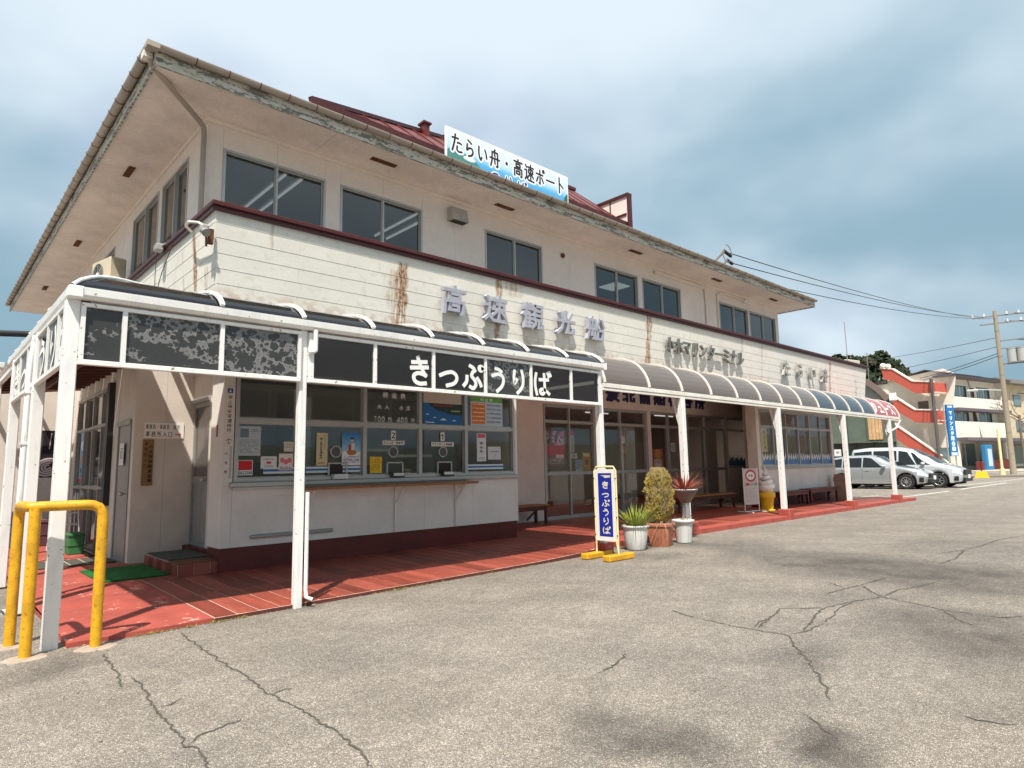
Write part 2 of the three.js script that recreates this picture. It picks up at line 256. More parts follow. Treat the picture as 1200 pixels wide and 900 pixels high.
M.redPaint = std({ map: dataTex(512, 512, (u, v) => { const n = vf(u, v, 5, 31, 5), w = sstep(0.66, 0.74, vf(u, v, 14, 35, 4)) * sstep(0.5, 0.62, vf(u, v, 3, 38, 3)), k = 0.9 + 0.24 * (n - 0.5); return [mix(0.71 * k, 0.80, w), mix(0.335 * k, 0.64, w), mix(0.285 * k, 0.58, w)]; }), roughness: 0.7, bumpMap: grainBump, bumpScale: 0.002 });
M.white = std({ color: lin(0.80, 0.79, 0.77), roughness: 0.38 });
M.whiteMetal = std({ map: (() => { const t = dataTex(512, 512, (u, v) => { const n = vf(u, v, 5, 301, 4) - 0.5, st = sstep(0.5, 0.75, vf(u, v * 0.15, 40, 305, 3)), chip = 0.7 * sstep(0.80, 0.82, vf(u, v, 40, 309, 3)), k = 0.915 + 0.05 * n - 0.035 * st; return [mix(k, 0.5, chip), mix(k * 0.995, 0.38, chip), mix(k * 0.98, 0.3, chip)]; }); t.repeat.set(0.6, 0.6); return t; })(), roughness: 0.4 });
M.whiteOld = std({ map: grainMap([0.87, 0.85, 0.81], 0.1, 5, 22, 0.16), roughness: 0.5 });
M.alu = std({ map: grainMap([0.69, 0.69, 0.68], 0.06, 4, 23), roughness: 0.42, metalness: 0.35 });
M.aluGrey = std({ map: grainMap([0.60, 0.595, 0.58], 0.1, 4, 24), roughness: 0.5, metalness: 0.25 });
M.trim = std({ map: grainMap([0.29, 0.11, 0.105], 0.2, 5, 25), roughness: 0.45 });
M.roofRed = std({ map: grainMap([0.39, 0.175, 0.155], 0.28, 5, 26, 0.1), roughness: 0.45, metalness: 0.1 });
M.gutter = std({ map: grainMap([0.66, 0.61, 0.56], 0.16, 4, 27, 0.1), roughness: 0.5 });
M.dark = std({ color: lin(0.02, 0.02, 0.02), roughness: 0.5 });
M.black = std({ color: lin(0.012, 0.012, 0.013), roughness: 0.6 });
M.rubber = std({ color: lin(0.018, 0.018, 0.018), roughness: 0.85 });
M.rust = std({ map: grainMap([0.40, 0.25, 0.16], 0.4, 8, 28), roughness: 0.9 });
M.woodBrown = std({ map: dataTex(512, 512, (u, v) => { const g = vf(u * 1, v * 1, 4, 41, 4) * 0.5 + vn(u, v * 0.06, 128, 44) * 0.5, k = 0.75 + 0.5 * g; return [0.60 * k, 0.40 * k, 0.255 * k]; }), roughness: 0.6 });
M.woodDark = std({ map: grainMap([0.30, 0.19, 0.15], 0.3, 6, 42), roughness: 0.65 });
M.steelRed = std({ map: grainMap([0.36, 0.19, 0.15], 0.25, 6, 43), roughness: 0.6 });
M.yellow = std({ map: dataTex(512, 512, (u, v) => { const n = vf(u, v, 6, 61, 4), c = sstep(0.66, 0.72, vf(u, v, 30, 66, 4)), k = 0.93 + 0.16 * (n - 0.5) * 2; return [mix(0.90 * k, 0.62, c * 0.55), mix(0.665 * k, 0.40, c * 0.55), mix(0.12, 0.13, c)]; }), roughness: 0.42, bumpMap: grainBump, bumpScale: 0.0006 });
M.yellowSign = std({ color: lin(0.80, 0.50, 0.02), roughness: 0.45 });
M.yellowPale = std({ color: lin(0.82, 0.68, 0.36), roughness: 0.5 });
M.blue = std({ color: lin(0.015, 0.03, 0.33), roughness: 0.4 });
M.paper = std({ color: lin(0.76, 0.76, 0.74), roughness: 0.8 });
M.glass = phy({ color: lin(0.90, 0.93, 0.93), transmission: 1, roughness: 0.008, thickness: 0, ior: 1.68 });
M.glassDark = phy({ color: lin(0.16, 0.18, 0.19), transmission: 1, roughness: 0.012, thickness: 0, ior: 1.5 });
M.glassFilm = phy({ color: lin(0.32, 0.36, 0.38), transmission: 1, roughness: 0.012, thickness: 0, ior: 1.85 });
M.acrylic = phy({ color: lin(0.15, 0.148, 0.146), transmission: 1, roughness: 0.06, thickness: 0, ior: 1.49 });
M.smokeRoof = phy({ color: lin(0.02, 0.02, 0.021), transmission: 1, roughness: 0.14, thickness: 0, ior: 1.5 });
M.brownRoof = phy({ color: lin(0.40, 0.335, 0.29), transmission: 0.75, roughness: 0.3, thickness: 0 });
M.navyRoof = phy({ color: lin(0.10, 0.13, 0.17), transmission: 0.5, roughness: 0.22, thickness: 0 });
M.redRoof = phy({ color: lin(0.52, 0.13, 0.14), transmission: 0.4, roughness: 0.35, thickness: 0 });
// acrylic whose inner film has flaked: pale torn islands on smoke grey
const flake = (s, much, hi) => dataTex(512, 320, (u, v) => {
  const cell = (per, q) => { const x = u * per * 1.6, y = v * per, xi = Math.floor(x), yi = Math.floor(y); let best = 9; for (let b = -1; b <= 1; b++) for (let a = -1; a <= 1; a++) { const cx = xi + a, cy = yi + b, dx = cx + hash(cx, cy, q) - x, dy = cy + hash(cx, cy, q + 1) - y, r = 0.12 + 0.5 * hash(cx, cy, q + 2) ** 2; best = Math.min(best, Math.hypot(dx, dy) / r); } return best; };
  const wob = (vf(u, v, 30, s + 2, 3) - 0.5) * 0.5, n = vf(u, v, 4, s, 4) + 0.22 * (v - 0.4) * hi, film = sstep(0, 0.02, n + (vf(u, v, 18, s + 20, 4) - 0.5) * 0.35 - (1 - much)), hole = Math.min(cell(6, s + 5), cell(13, s + 9)) + wob, rim = sstep(1.22, 1.06, hole) * sstep(0.94, 1.02, hole);
  const fl = film * sstep(0.96, 1.04, hole), g = mix(0.225 + 0.03 * (vf(u, v, 60, s, 2) - 0.5), 0.455 + 0.1 * (vf(u, v, 40, s + 30, 3) - 0.5) + 0.1 * rim, fl);
  return [g, g * 0.985, g * 0.97];
});
M.flakeA = phy({ map: flake(71, 0.36, 0.9), roughness: 0.3 });
M.flakeB = phy({ map: flake(87, 0.49, 1.4), roughness: 0.3 });
M.flakeC = phy({ map: flake(99, 0.64, 0.5), roughness: 0.3 });
M.fascia = std({ map: dataTex(1024, 128, (u, v) => { const n = vf(u, v, 24, 81, 5) * 0.6 + vf(u * 3 % 1, v, 60, 83, 3) * 0.4, fl = sstep(0.43, 0.48, n), g = vf(u, v, 60, 85, 3), lichen = sstep(0.6, 0.7, vf(u, v, 30, 91, 4)); const k = mix(0.40 + 0.16 * g, 0.72 + 0.1 * g, fl); return [k * mix(1, 0.93, lichen), k * mix(0.975, 0.94, lichen), k * mix(0.93, 0.82, lichen)]; }), roughness: 0.95, bumpMap: grainBump, bumpScale: 0.004 });
M.letterLilac = std({ map: grainMap([0.66, 0.665, 0.71], 0.12, 6, 51, 0.1), roughness: 0.55 });
M.letterSteel = std({ map: grainMap([0.47, 0.47, 0.45], 0.2, 6, 52, 0.1), roughness: 0.45, metalness: 0.4 });
M.letterPale = std({ map: grainMap([0.66, 0.65, 0.63], 0.2, 6, 53, 0.14), roughness: 0.5, metalness: 0.25 });
M.letterNavy = std({ color: lin(0.022, 0.02, 0.11), roughness: 0.5 });
M.green = std({ map: grainMap([0.06, 0.36, 0.13], 0.4, 40, 55), roughness: 1, bumpMap: grainBump, bumpScale: 0.006 });
M.ground = std({ map: rep(asphaltMap, 1 / 1.5), bumpMap: rep(asphaltBump, 1 / 1.5), bumpScale: 0.006, roughness: 0.93, vertexColors: true });
M.crack = std({ color: lin(0.085, 0.075, 0.06), roughness: 1 });
M.tube = std({ color: lin(0.8, 0.8, 0.8), emissive: lin(1, 0.98, 0.92), emissiveIntensity: 0.4, roughness: 0.5 });
M.interior = std({ color: lin(0.52, 0.49, 0.45), roughness: 0.9 });
M.interiorDark = std({ color: lin(0.40, 0.36, 0.31), roughness: 0.9 });
M.ceil = std({ color: lin(0.5, 0.49, 0.46), roughness: 0.9 });
const plain = (r, g, b, ro = 0.6, me = 0) => std({ color: lin(r, g, b), roughness: ro, metalness: me });
function printed(w, h, draw, ro = 0.55) { return std({ map: canvasTex(w, h, draw), roughness: ro }); }
// a thin board with print on its front (+z local); origin at its centre back
function board(w, h, d) { const g = new THREE.BoxGeometry(w, h, d).toNonIndexed(), u = g.attributes.uv, n = g.attributes.normal, p = g.attributes.position; for (let i = 0; i < u.count; i++) n.getZ(i) > 0.5 ? u.setXY(i, p.getX(i) / w + 0.5, p.getY(i) / h + 0.5) : u.setXY(i, 0.004, 0.004); g.translate(0, 0, d / 2); return g; }
function lines(c, x, y, w, h, rows, color, a = 0.75, seedv = 1) { c.fillStyle = color; for (let r = 0; r < rows; r++) { let px = x; const rh = h / rows; while (px < x + w * 0.97) { const l = (0.02 + 0.05 * hash(r, Math.round(px), seedv)) * w; if (hash(Math.round(px), r, seedv + 5) < a) c.fillRect(px, y + r * rh, Math.min(l, x + w - px), rh * 0.5); px += l + w * 0.012; } } }
// ---------------------------------------------------------------- from a point of the photograph to the plane it lies on
const camM = new THREE.Matrix4().makeRotationFromEuler(camera.rotation);
function pix(px, py, axis, v) { const d = V3((px - 600) / 754.37, -(py - 450) / 754.37, -1).applyMatrix4(camM), t = (v - camera.position[axis]) / d[axis]; return d.multiplyScalar(t).add(camera.position); }

// ---------------------------------------------------------------- ground
const groundY = (x, z) => 0.15 * sstep(22.8, 28, x) + 0.012 * (fbm(x * 0.12, 3, z * 0.12, 2));
{
  const axis = (parts) => { const o = []; for (const [a, b, s] of parts) for (let v = a; v < b - 1e-6; v += s) o.push(v); return o; };
  const xs = [-900, -300, -120, -60, -30, -15, ...axis([[-8, 13, 0.11], [13, 24, 0.3], [24, 48, 1], [48, 130, 6]]), 130, 250, 500, 1200], zs = [-900, -300, -100, -50, ...axis([[-30, -6, 3], [-6, 0, 0.5], [0, 8.2, 0.11]]), 8.2, 9, 10, 12, 15, 25, 60, 200, 900];
  const P = [], C = [], U = [], I = [];
  const stains = [[745, 862, 0.34, 0.3], [705, 838, 0.2, 0.16], [800, 880, 0.3, 0.28], [860, 890, 0.3, 0.15], [1120, 735, 0.8, 0.3], [1180, 760, 0.7, 0.26], [940, 770, 0.35, 0.22], [975, 868, 0.22, 0.3], [1010, 885, 0.22, 0.26], [1010, 700, 0.7, 0.12], [860, 640, 0.9, 0.26], [930, 655, 1.1, 0.26], [1010, 664, 1.2, 0.26], [1100, 672, 1.3, 0.24], [1180, 684, 1.2, 0.22], [800, 636, 0.5, 0.24], [760, 652, 0.5, 0.18], [20, 790, 0.35, 0.24], [70, 775, 0.25, 0.22], [400, 780, 0.3, 0.1], [500, 835, 0.25, 0.1], [640, 700, 0.5, 0.08], [1130, 640, 1.4, 0.16], [1180, 820, 0.6, 0.18], [355, 712, 0.22, 0.3]].map(([a, b, r, k]) => { const q = pix(a, b, 'y', 0); return [q.x, q.z, r, k]; });
  const pale = [[600, 760, 0.7, 0.13], [450, 720, 0.5, 0.1], [720, 720, 0.9, 0.08], [980, 640, 1.2, 0.08], [560, 850, 0.5, 0.08], [180, 860, 0.4, 0.06]].map(([a, b, r, k]) => { const q = pix(a, b, 'y', 0); return [q.x, q.z, r, k]; });
  for (const z of zs) for (const x of xs) {
    P.push(x, groundY(x, z), z); U.push(x, z);
    const n = fbm(x * 0.45, 1.3, z * 0.45, 5), n2 = fbm(x * 2.3, 7.1, z * 2.3, 4); let k = 0.93 + 0.17 * n + 0.13 * n2;
    const wx = x + 0.55 * fbm(x * 1.1, 20, z * 1.1, 4), wz = z + 0.55 * fbm(x * 1.1, 40, z * 1.1, 4);
    for (const [a, b, r, d] of stains) { const q = Math.hypot(wx - a, (wz - b) * 1.25) / r; if (q < 1.6) k *= 1 - d * 1.7 * sstep(1.5, 0.35, q) * clamp(0.75 + 0.9 * n2, 0.15, 1.2); }
    for (const [a, b, r, d] of pale) { const q = Math.hypot(wx - a, wz - b) / r; if (q < 1.7) k *= 1 + d * sstep(1.6, 0.2, q); }
    C.push(k * (1.045 + 0.02 * n), k * 0.985, k * (0.925 - 0.03 * n));
  }
  const w = xs.length;
  for (let j = 0; j < zs.length - 1; j++) for (let i = 0; i < w - 1; i++) { const a = j * w + i; I.push(a, a + w, a + 1, a + 1, a + w, a + w + 1); }
  const g = new THREE.BufferGeometry(); g.setAttribute('position', new THREE.Float32BufferAttribute(P, 3)); g.setAttribute('color', new THREE.Float32BufferAttribute(C, 3)); g.setAttribute('uv', new THREE.Float32BufferAttribute(U, 2)); g.setIndex(I); g.computeVertexNormals();
  const o = new THREE.Mesh(g, M.ground); o.name = 'asphalt_ground'; o.receiveShadow = true; o.castShadow = true; scene.add(o); struct(o); o.userData.label = 'worn grey asphalt forecourt with open grain and cracks'; o.userData.category = 'ground';

  // cracks: jagged dirt-filled lines
  const ck = [[[120, 766], [133, 783], [141, 798], [145, 808]], [[153, 793], [162, 800], [172, 812], [180, 830], [192, 842], [203, 855], [213, 867], [219, 876], [231, 878], [240, 892], [246, 910]], [[210, 740], [225, 752], [258, 775], [290, 795], [318, 815], [345, 828], [372, 845], [400, 862], [420, 880], [440, 905]], [[219, 876], [235, 862], [262, 852], [290, 840]], [[820, 725], [855, 733], [890, 739], [923, 744], [930, 755], [937, 763], [948, 775], [952, 784]], [[888, 737], [905, 722], [915, 713], [965, 713], [1000, 705], [1035, 700], [1065, 706], [1105, 715], [1150, 721]], [[923, 744], [945, 740], [965, 730]], [[965, 697], [990, 690], [1010, 686], [1040, 677]], [[1095, 650], [1130, 645], [1150, 640], [1170, 633], [1210, 627]], [[942, 835], [958, 848], [975, 864]], [[1120, 838], [1160, 846], [1200, 850]], [[985, 622], [1030, 625], [1060, 622]], [[700, 790], [722, 779], [737, 765]], [[905, 722], [893, 728], [880, 736]], [[965, 713], [955, 722], [948, 732], [938, 742]], [[1000, 705], [985, 712], [975, 722], [965, 730]], [[1035, 700], [1050, 692], [1075, 688], [1100, 682]], [[950, 780], [960, 792], [968, 806], [972, 822]], [[820, 725], [800, 720], [785, 714]], [[1105, 715], [1125, 728], [1150, 735]], [[1150, 721], [1175, 724], [1205, 722]], [[990, 690], [975, 684], [960, 683]], [[1130, 645], [1120, 655], [1100, 662]], [[180, 830], [200, 826], [215, 818]], [[318, 815], [335, 808], [352, 806]], [[1010, 686], [1020, 693], [1035, 700]]];
  const gs = []; let q = 0;
  for (const l of ck) {
    const pts = []; for (let i = 0; i < l.length - 1; i++) { const a = pix(...l[i], 'y', 0), b = pix(...l[i + 1], 'y', 0), n = Math.max(2, Math.round(a.distanceTo(b) / 0.03)); for (let k = 0; k < n; k++) { const t = k / n, j = 0.012 + 0.008 * Math.min(1, a.distanceTo(b)); pts.push([mix(a.x, b.x, t) + rr(-j, j), mix(a.z, b.z, t) + rr(-j, j)]); } }
    for (let i = 0; i < pts.length - 1; i++) { const [x0, z0] = pts[i], [x1, z1] = pts[i + 1], dx = x1 - x0, dz = z1 - z0, e = Math.hypot(dx, dz) || 1, far = Math.hypot(x0 + 3, z0 - 9), wd = (0.0019 + 0.0034 * hash(i, q, 4)) * (1 + far * 0.07) * sstep(0, 3, i) * sstep(pts.length - 1, pts.length - 4, i) + 0.0012, nx = -dz / e * wd, nz = dx / e * wd, y = groundY(x0, z0) + 0.004 + 0.0006 * (i % 2); gs.push(quad([x0 - nx, y, z0 - nz], [x0 + nx, y, z0 + nz], [x1 + nx, y, z1 + nz], [x1 - nx, y, z1 - nz])); }
    q++;
  }
  const c = mesh('pavement_cracks', gs, M.crack); struct(c); c.userData.label = 'thin dark cracks running across the asphalt';
}
// walkway: slab on which the tiles lie
const zFront = (x) => (x < 4.95 ? mix(2.55, 2.24, clamp((x + 2.05) / 7)) : x < 5.6 ? mix(2.24, 1.93, (x - 4.95) / 0.65) : 1.93);
const walkY = (x, z) => mix(0.092, mix(0.04, 0.092, sstep(3.5, 6, x)), clamp(z / 2.4));
{
  const skirt = []; const slab = (xs, zb, dy, zf = zFront, y0 = -0.2) => { const gs = []; for (let i = 0; i < xs.length - 1; i++) { const a = xs[i], b = xs[i + 1], q = (x, z) => [x, walkY(x, z) + dy, z]; const za = zf(a), zbb = zf(b), n = 4; for (let k = 0; k < n; k++) { const z = (t, e) => mix(e, zb, t / n); gs.push(quad(q(a, z(k, za)), q(b, z(k, zbb)), q(b, z(k + 1, zbb)), q(a, z(k + 1, za)))); } if (dy >= 0) gs.push(quad([a, y0, za], [b, y0, zbb], q(b, zbb), q(a, za))); else skirt.push(quad([a, y0, za], [b, y0, zbb], q(b, zbb), q(a, za))); } const a = xs[0], b = xs[xs.length - 1]; gs.push(quad([a, y0, zb], [a, y0, zf(a)], [a, walkY(a, zf(a)) + dy, zf(a)], [a, walkY(a, zb) + dy, zb]), quad([b, y0, zf(b)], [b, y0, zb], [b, walkY(b, zb) + dy, zb], [b, walkY(b, zf(b)) + dy, zf(b)])); return gs; };
  const xs = (a, b, s) => { const o = []; for (let v = a; v < b; v += s) o.push(v); o.push(b); return o; };
  const w = struct(mesh('walkway', slab(xs(-0.86, 22.5, 0.45), -2.24, -0.0035), M.grout)); w.userData.label = 'red tiled walkway along the front of the terminal'; w.userData.category = 'walkway';
  mesh('walkway_edge', skirt, std({ map: grainMap([0.36, 0.2, 0.17], 0.34, 9, 20), roughness: 0.95 }), w);
  const T = []; for (let k = 0; k < 5; k++) { const g = cbx(-0.5, 0.5, -0.5, 0.5, -0.5, 0.5, 0.008); muv(g, 0.6, k * 0.31, k * 0.17); T.push(g); }
  const mats = [M.tileA, M.tileB, M.tileC]; let n = 0; const rest = [];
  const tile = (x0, x1, z0, z1) => { const cx = (x0 + x1) / 2, cz = (z0 + z1) / 2, o = new THREE.Mesh(T[n % 5], mats[Math.floor(hash(n, 3, 8) * 3)]); o.name = 'tile'; o.scale.set(x1 - x0 - 0.013, 0.008, Math.abs(z0 - z1) - 0.006); o.position.set(cx, walkY(cx, cz) - 0.0035 + 0.0012 * hash(n, 5, 1), cz); o.rotation.x = Math.atan2(walkY(cx, z1) - walkY(cx, z0), z0 - z1); o.castShadow = o.receiveShadow = true; w.add(o); n++; };
  for (let x = -0.855; x < 5.4; x += 0.2165) { const zf = zFront(x + 0.1) - 0.012; tile(x, x + 0.2165, zf, 1.2); tile(x, x + 0.2165, 1.2, -0.03); }
  { const z = [zFront(5.53) - 0.012, 0.63, -0.32, -1.27, -2.2]; for (let k = 0; k < 4; k++) tile(5.43, 5.638, z[k], z[k + 1]); for (let i = 0; i < 4; i++) for (const [a, b] of [[-0.03, -1.0], [-1.0, -1.98]]) tile(-0.855 + 0.2165 * i, -0.855 + 0.2165 * (i + 1), a, b); }
  for (let x = 5.64; x < 20.4; x += 0.3) { const zs = [1.58, 0.63, -0.32, -1.27, -2.2]; const lim = x < 15.2 ? 4 : 2; for (let k = 0; k < lim; k++) tile(x, x + 0.3, zs[k], zs[k + 1]); }
  for (let x = 20.4; x < 22.4; x += 0.3) tile(x, x + 0.3, 1.58, 0.63);
  // smooth red-painted concrete: end patch and kerb
  const p = struct(mesh('painted_walkway_end', [...slab(xs(-2.03, -0.866, 0.4), -9.0, 0.0), ...slab([-0.862, -0.62], -2.24, 0.004, () => -1.66)], M.redPaint)); p.userData.label = 'red painted concrete at the end of the walkway, in front of the tiles';
  const k = struct(mesh('kerb', slab(xs(5.62, 22.56, 0.8), 1.585, 0.004, () => 1.945), M.redPaint)); k.userData.label = 'red painted kerb along the tiled walkway';
}

// ---------------------------------------------------------------- the terminal building
const T0 = thing('terminal_building', 'long two-storey cream terminal building with white board parapet and wide eaves', 'building');
// window in a wall: frame (part) with panes (sub-parts); local x along the wall, local z outwards
function win(name, parent, [x, y, z], turn, w, h, vb, hb, o = {}) {
  const fw = o.fw ?? 0.045, fd = o.fd ?? 0.08, gs = [bx(0, w, 0, fw, -fd, 0.015), bx(0, w, h - fw, h, -fd, 0.015), bx(0, fw, fw, h - fw, -fd, 0.012), bx(w - fw, w, fw, h - fw, -fd, 0.012)];
  const xs = [fw, ...vb, w - fw], ys = [fw, ...hb, h - fw], bw = o.bw ?? 0.04;
  hb.forEach((v) => gs.push(bx(fw, w - fw, v - bw / 2, v + bw / 2, -fd + 0.01, 0.008)));
  vb.forEach((v) => ys.slice(0, -1).forEach((a, j) => gs.push(bx(v - bw / 2, v + bw / 2, a + (j ? bw / 2 : 0), ys[j + 1] - (j < ys.length - 2 ? bw / 2 : 0), -fd + 0.012, 0.006))));
  const f = mesh(name, gs, o.mat ?? M.alu, parent); f.position.set(x, y, z); f.rotation.y = turn;
  for (let j = 0; j < ys.length - 1; j++) for (let i = 0; i < xs.length - 1; i++) {
    const a = xs[i] + (i ? bw / 2 : 0), b = xs[i + 1] - (i < xs.length - 2 ? bw / 2 : 0), c = ys[j] + (j ? bw / 2 : 0), d = ys[j + 1] - (j < ys.length - 2 ? bw / 2 : 0), set = -0.035 - (i % 2) * 0.018;
    if (o.skip?.(i, j)) continue;
    const s = 0.018; mesh('sash', [bx(a, b, c, c + s, set - 0.012, set + 0.012), bx(a, b, d - s, d, set - 0.012, set + 0.012), bx(a, a + s, c + s, d - s, set - 0.012, set + 0.012), bx(b - s, b, c + s, d - s, set - 0.012, set + 0.012)], o.mat ?? M.alu, f);
    mesh('pane', quad([a + s, c + s, set], [b - s, c + s, set], [b - s, d - s, set], [a + s, d - s, set]), o.pane?.(i, j) ?? o.glass ?? M.glass, f);
  }
  return f;
}
// wall strip with openings, as separate panels; local like above
function wallPanels(name, parent, [x, y, z], turn, w, h, holes, m, th = 0.12, step = 0.91) {
  const cuts = [0, w]; for (const [a, b] of holes) cuts.push(a, b);
  const xs = [...new Set(cuts)].sort((a, b) => a - b), out = new THREE.Matrix4().makeRotationY(turn).setPosition(x, y, z);
  for (let i = 0; i < xs.length - 1; i++) {
    const a = xs[i], b = xs[i + 1], hole = holes.find(([p, q]) => a >= p - 1e-6 && b <= q + 1e-6), n = Math.max(1, Math.round((b - a) / step)), spans = hole ? [[0, hole[2]], [hole[3], h]] : [[0, h]];
    for (const [c, d] of spans) if (d - c > 0.01) for (let k = 0; k < n; k++) { const p0 = mix(a, b, k / n), p1 = mix(a, b, (k + 1) / n); const g = bx(p0 + 0.0015, p1 - 0.0015, c, d, -th, 0.0008 * ((i + k) % 3)); g.applyMatrix4(out); mesh(name, muv(g), m, parent); }
  }
}
const LFT = -Math.PI / 2;
const shell = (name, gs, m) => mesh(name, gs, m, T0);
// upper storey
const UW = [[0.14, 1.86], [2.14, 3.89], [5.49, 7.22], [9.07, 10.87], [11.06, 12.93], [15.08, 16.93], [17.03, 18.93]];
wallPanels('wall_panel', T0, [-0.1, 4.35, -0.9], 0, 19.25, 2.5, UW.map(([a, b]) => [a + 0.1, b + 0.1, 0.8, 2.08]), M.wallPink);
const ULW = [[-5.4, -3.52], [-3.3, -1.79]];
wallPanels('wall_panel', T0, [-0.1, 4.35, -16.4], LFT, 15.38, 2.5, [...ULW.map(([a, b]) => [a + 16.4, b + 16.4, 0.8, 2.2]), [7.6, 9.4, 1.2, 2.1]], M.wallPink);
shell('back_wall', [bx(18.95, 19.15, 4.35, 6.85, -16.4, -1.03), bx(-0.1, 19.15, 0, 6.85, -16.55, -16.42)], M.wallPink);
UW.forEach(([a, b], i) => win('upper_window', T0, [a, 5.15, -0.9], 0, b - a, 1.28, [(b - a) / 2], [], { fw: 0.04, bw: 0.035, glass: M.glassFilm }));
ULW.forEach(([a, b]) => win('upper_window', T0, [-0.1, 5.15, a], LFT, b - a, 1.4, [(b - a) / 2], [], { fw: 0.045, bw: 0.04, glass: M.glassFilm }));
win('upper_window', T0, [-0.1, 5.55, -8.8], LFT, 1.8, 0.9, [0.9], [], { glass: M.glassFilm });
// its rooms
shell('upper_floor', [bx(-0.02, 18.95, 4.25, 4.349, -16.4, -0.91), bx(-0.02, 18.95, 4.35, 6.72, -6.2, -6.1)], M.interiorDark);
shell('upper_ceiling', bx(0.03, 18.95, 6.72, 6.8, -16.4, -1.03), M.ceil);
const lampBar = (name, x0, x1, z0, z1, y, label, power = 3) => { const L = thing(name, label, 'ceiling lamp', [(x0 + x1) / 2, y, (z0 + z1) / 2], 0, 'fluorescent ceiling lamps'); const w = x1 - x0, d = z1 - z0; mesh('lamp_body', bx(-w / 2, w / 2, 0, 0.05, -d / 2, d / 2), M.white, L); mesh('fluorescent_tube', w > d ? bar([-w / 2 + 0.03, -0.02, 0], [w / 2 - 0.03, -0.02, 0], 0.018, 8) : bar([0, -0.02, -d / 2 + 0.03], [0, -0.02, d / 2 - 0.03], 0.018, 8), M.tube, L); const l = new THREE.RectAreaLight(0xfff6e6, power, w, d); l.position.set(0, -0.045, 0); l.rotation.x = -Math.PI / 2; L.add(l); return L; };
lampBar('ceiling_lamp', 1.36, 1.46, -3.5, -1.5, 6.63, 'long fluorescent lamp seen through the upper window nearest the roof corner');
lampBar('ceiling_lamp', 1.66, 1.76, -3.5, -1.5, 6.63, 'second long fluorescent lamp beside it behind the corner upper window');
lampBar('ceiling_lamp', 4.14, 4.24, -3.2, -1.45, 6.63, 'long fluorescent lamp behind the second upper window');
lampBar('ceiling_lamp', 4.44, 4.54, -3.2, -1.45, 6.63, 'fluorescent lamp beside it behind the second upper window');
{ const L = thing('panel_lamp', 'square ceiling lamp seen through the upper window above the last big lilac letter', 'ceiling lamp', [11.73, 6.6, -2.35]); mesh('lamp_body', cbx(-0.34, 0.34, 0.03, 0.12, -0.34, 0.34, 0.02), M.white, L); mesh('lamp_cover', cbx(-0.32, 0.32, 0, 0.029, -0.32, 0.32, 0.01), M.tube, L); const l = new THREE.RectAreaLight(0xfff6e6, 2.5, 0.6, 0.6); l.position.set(0, -0.02, 0); l.rotation.x = -Math.PI / 2; L.add(l); }
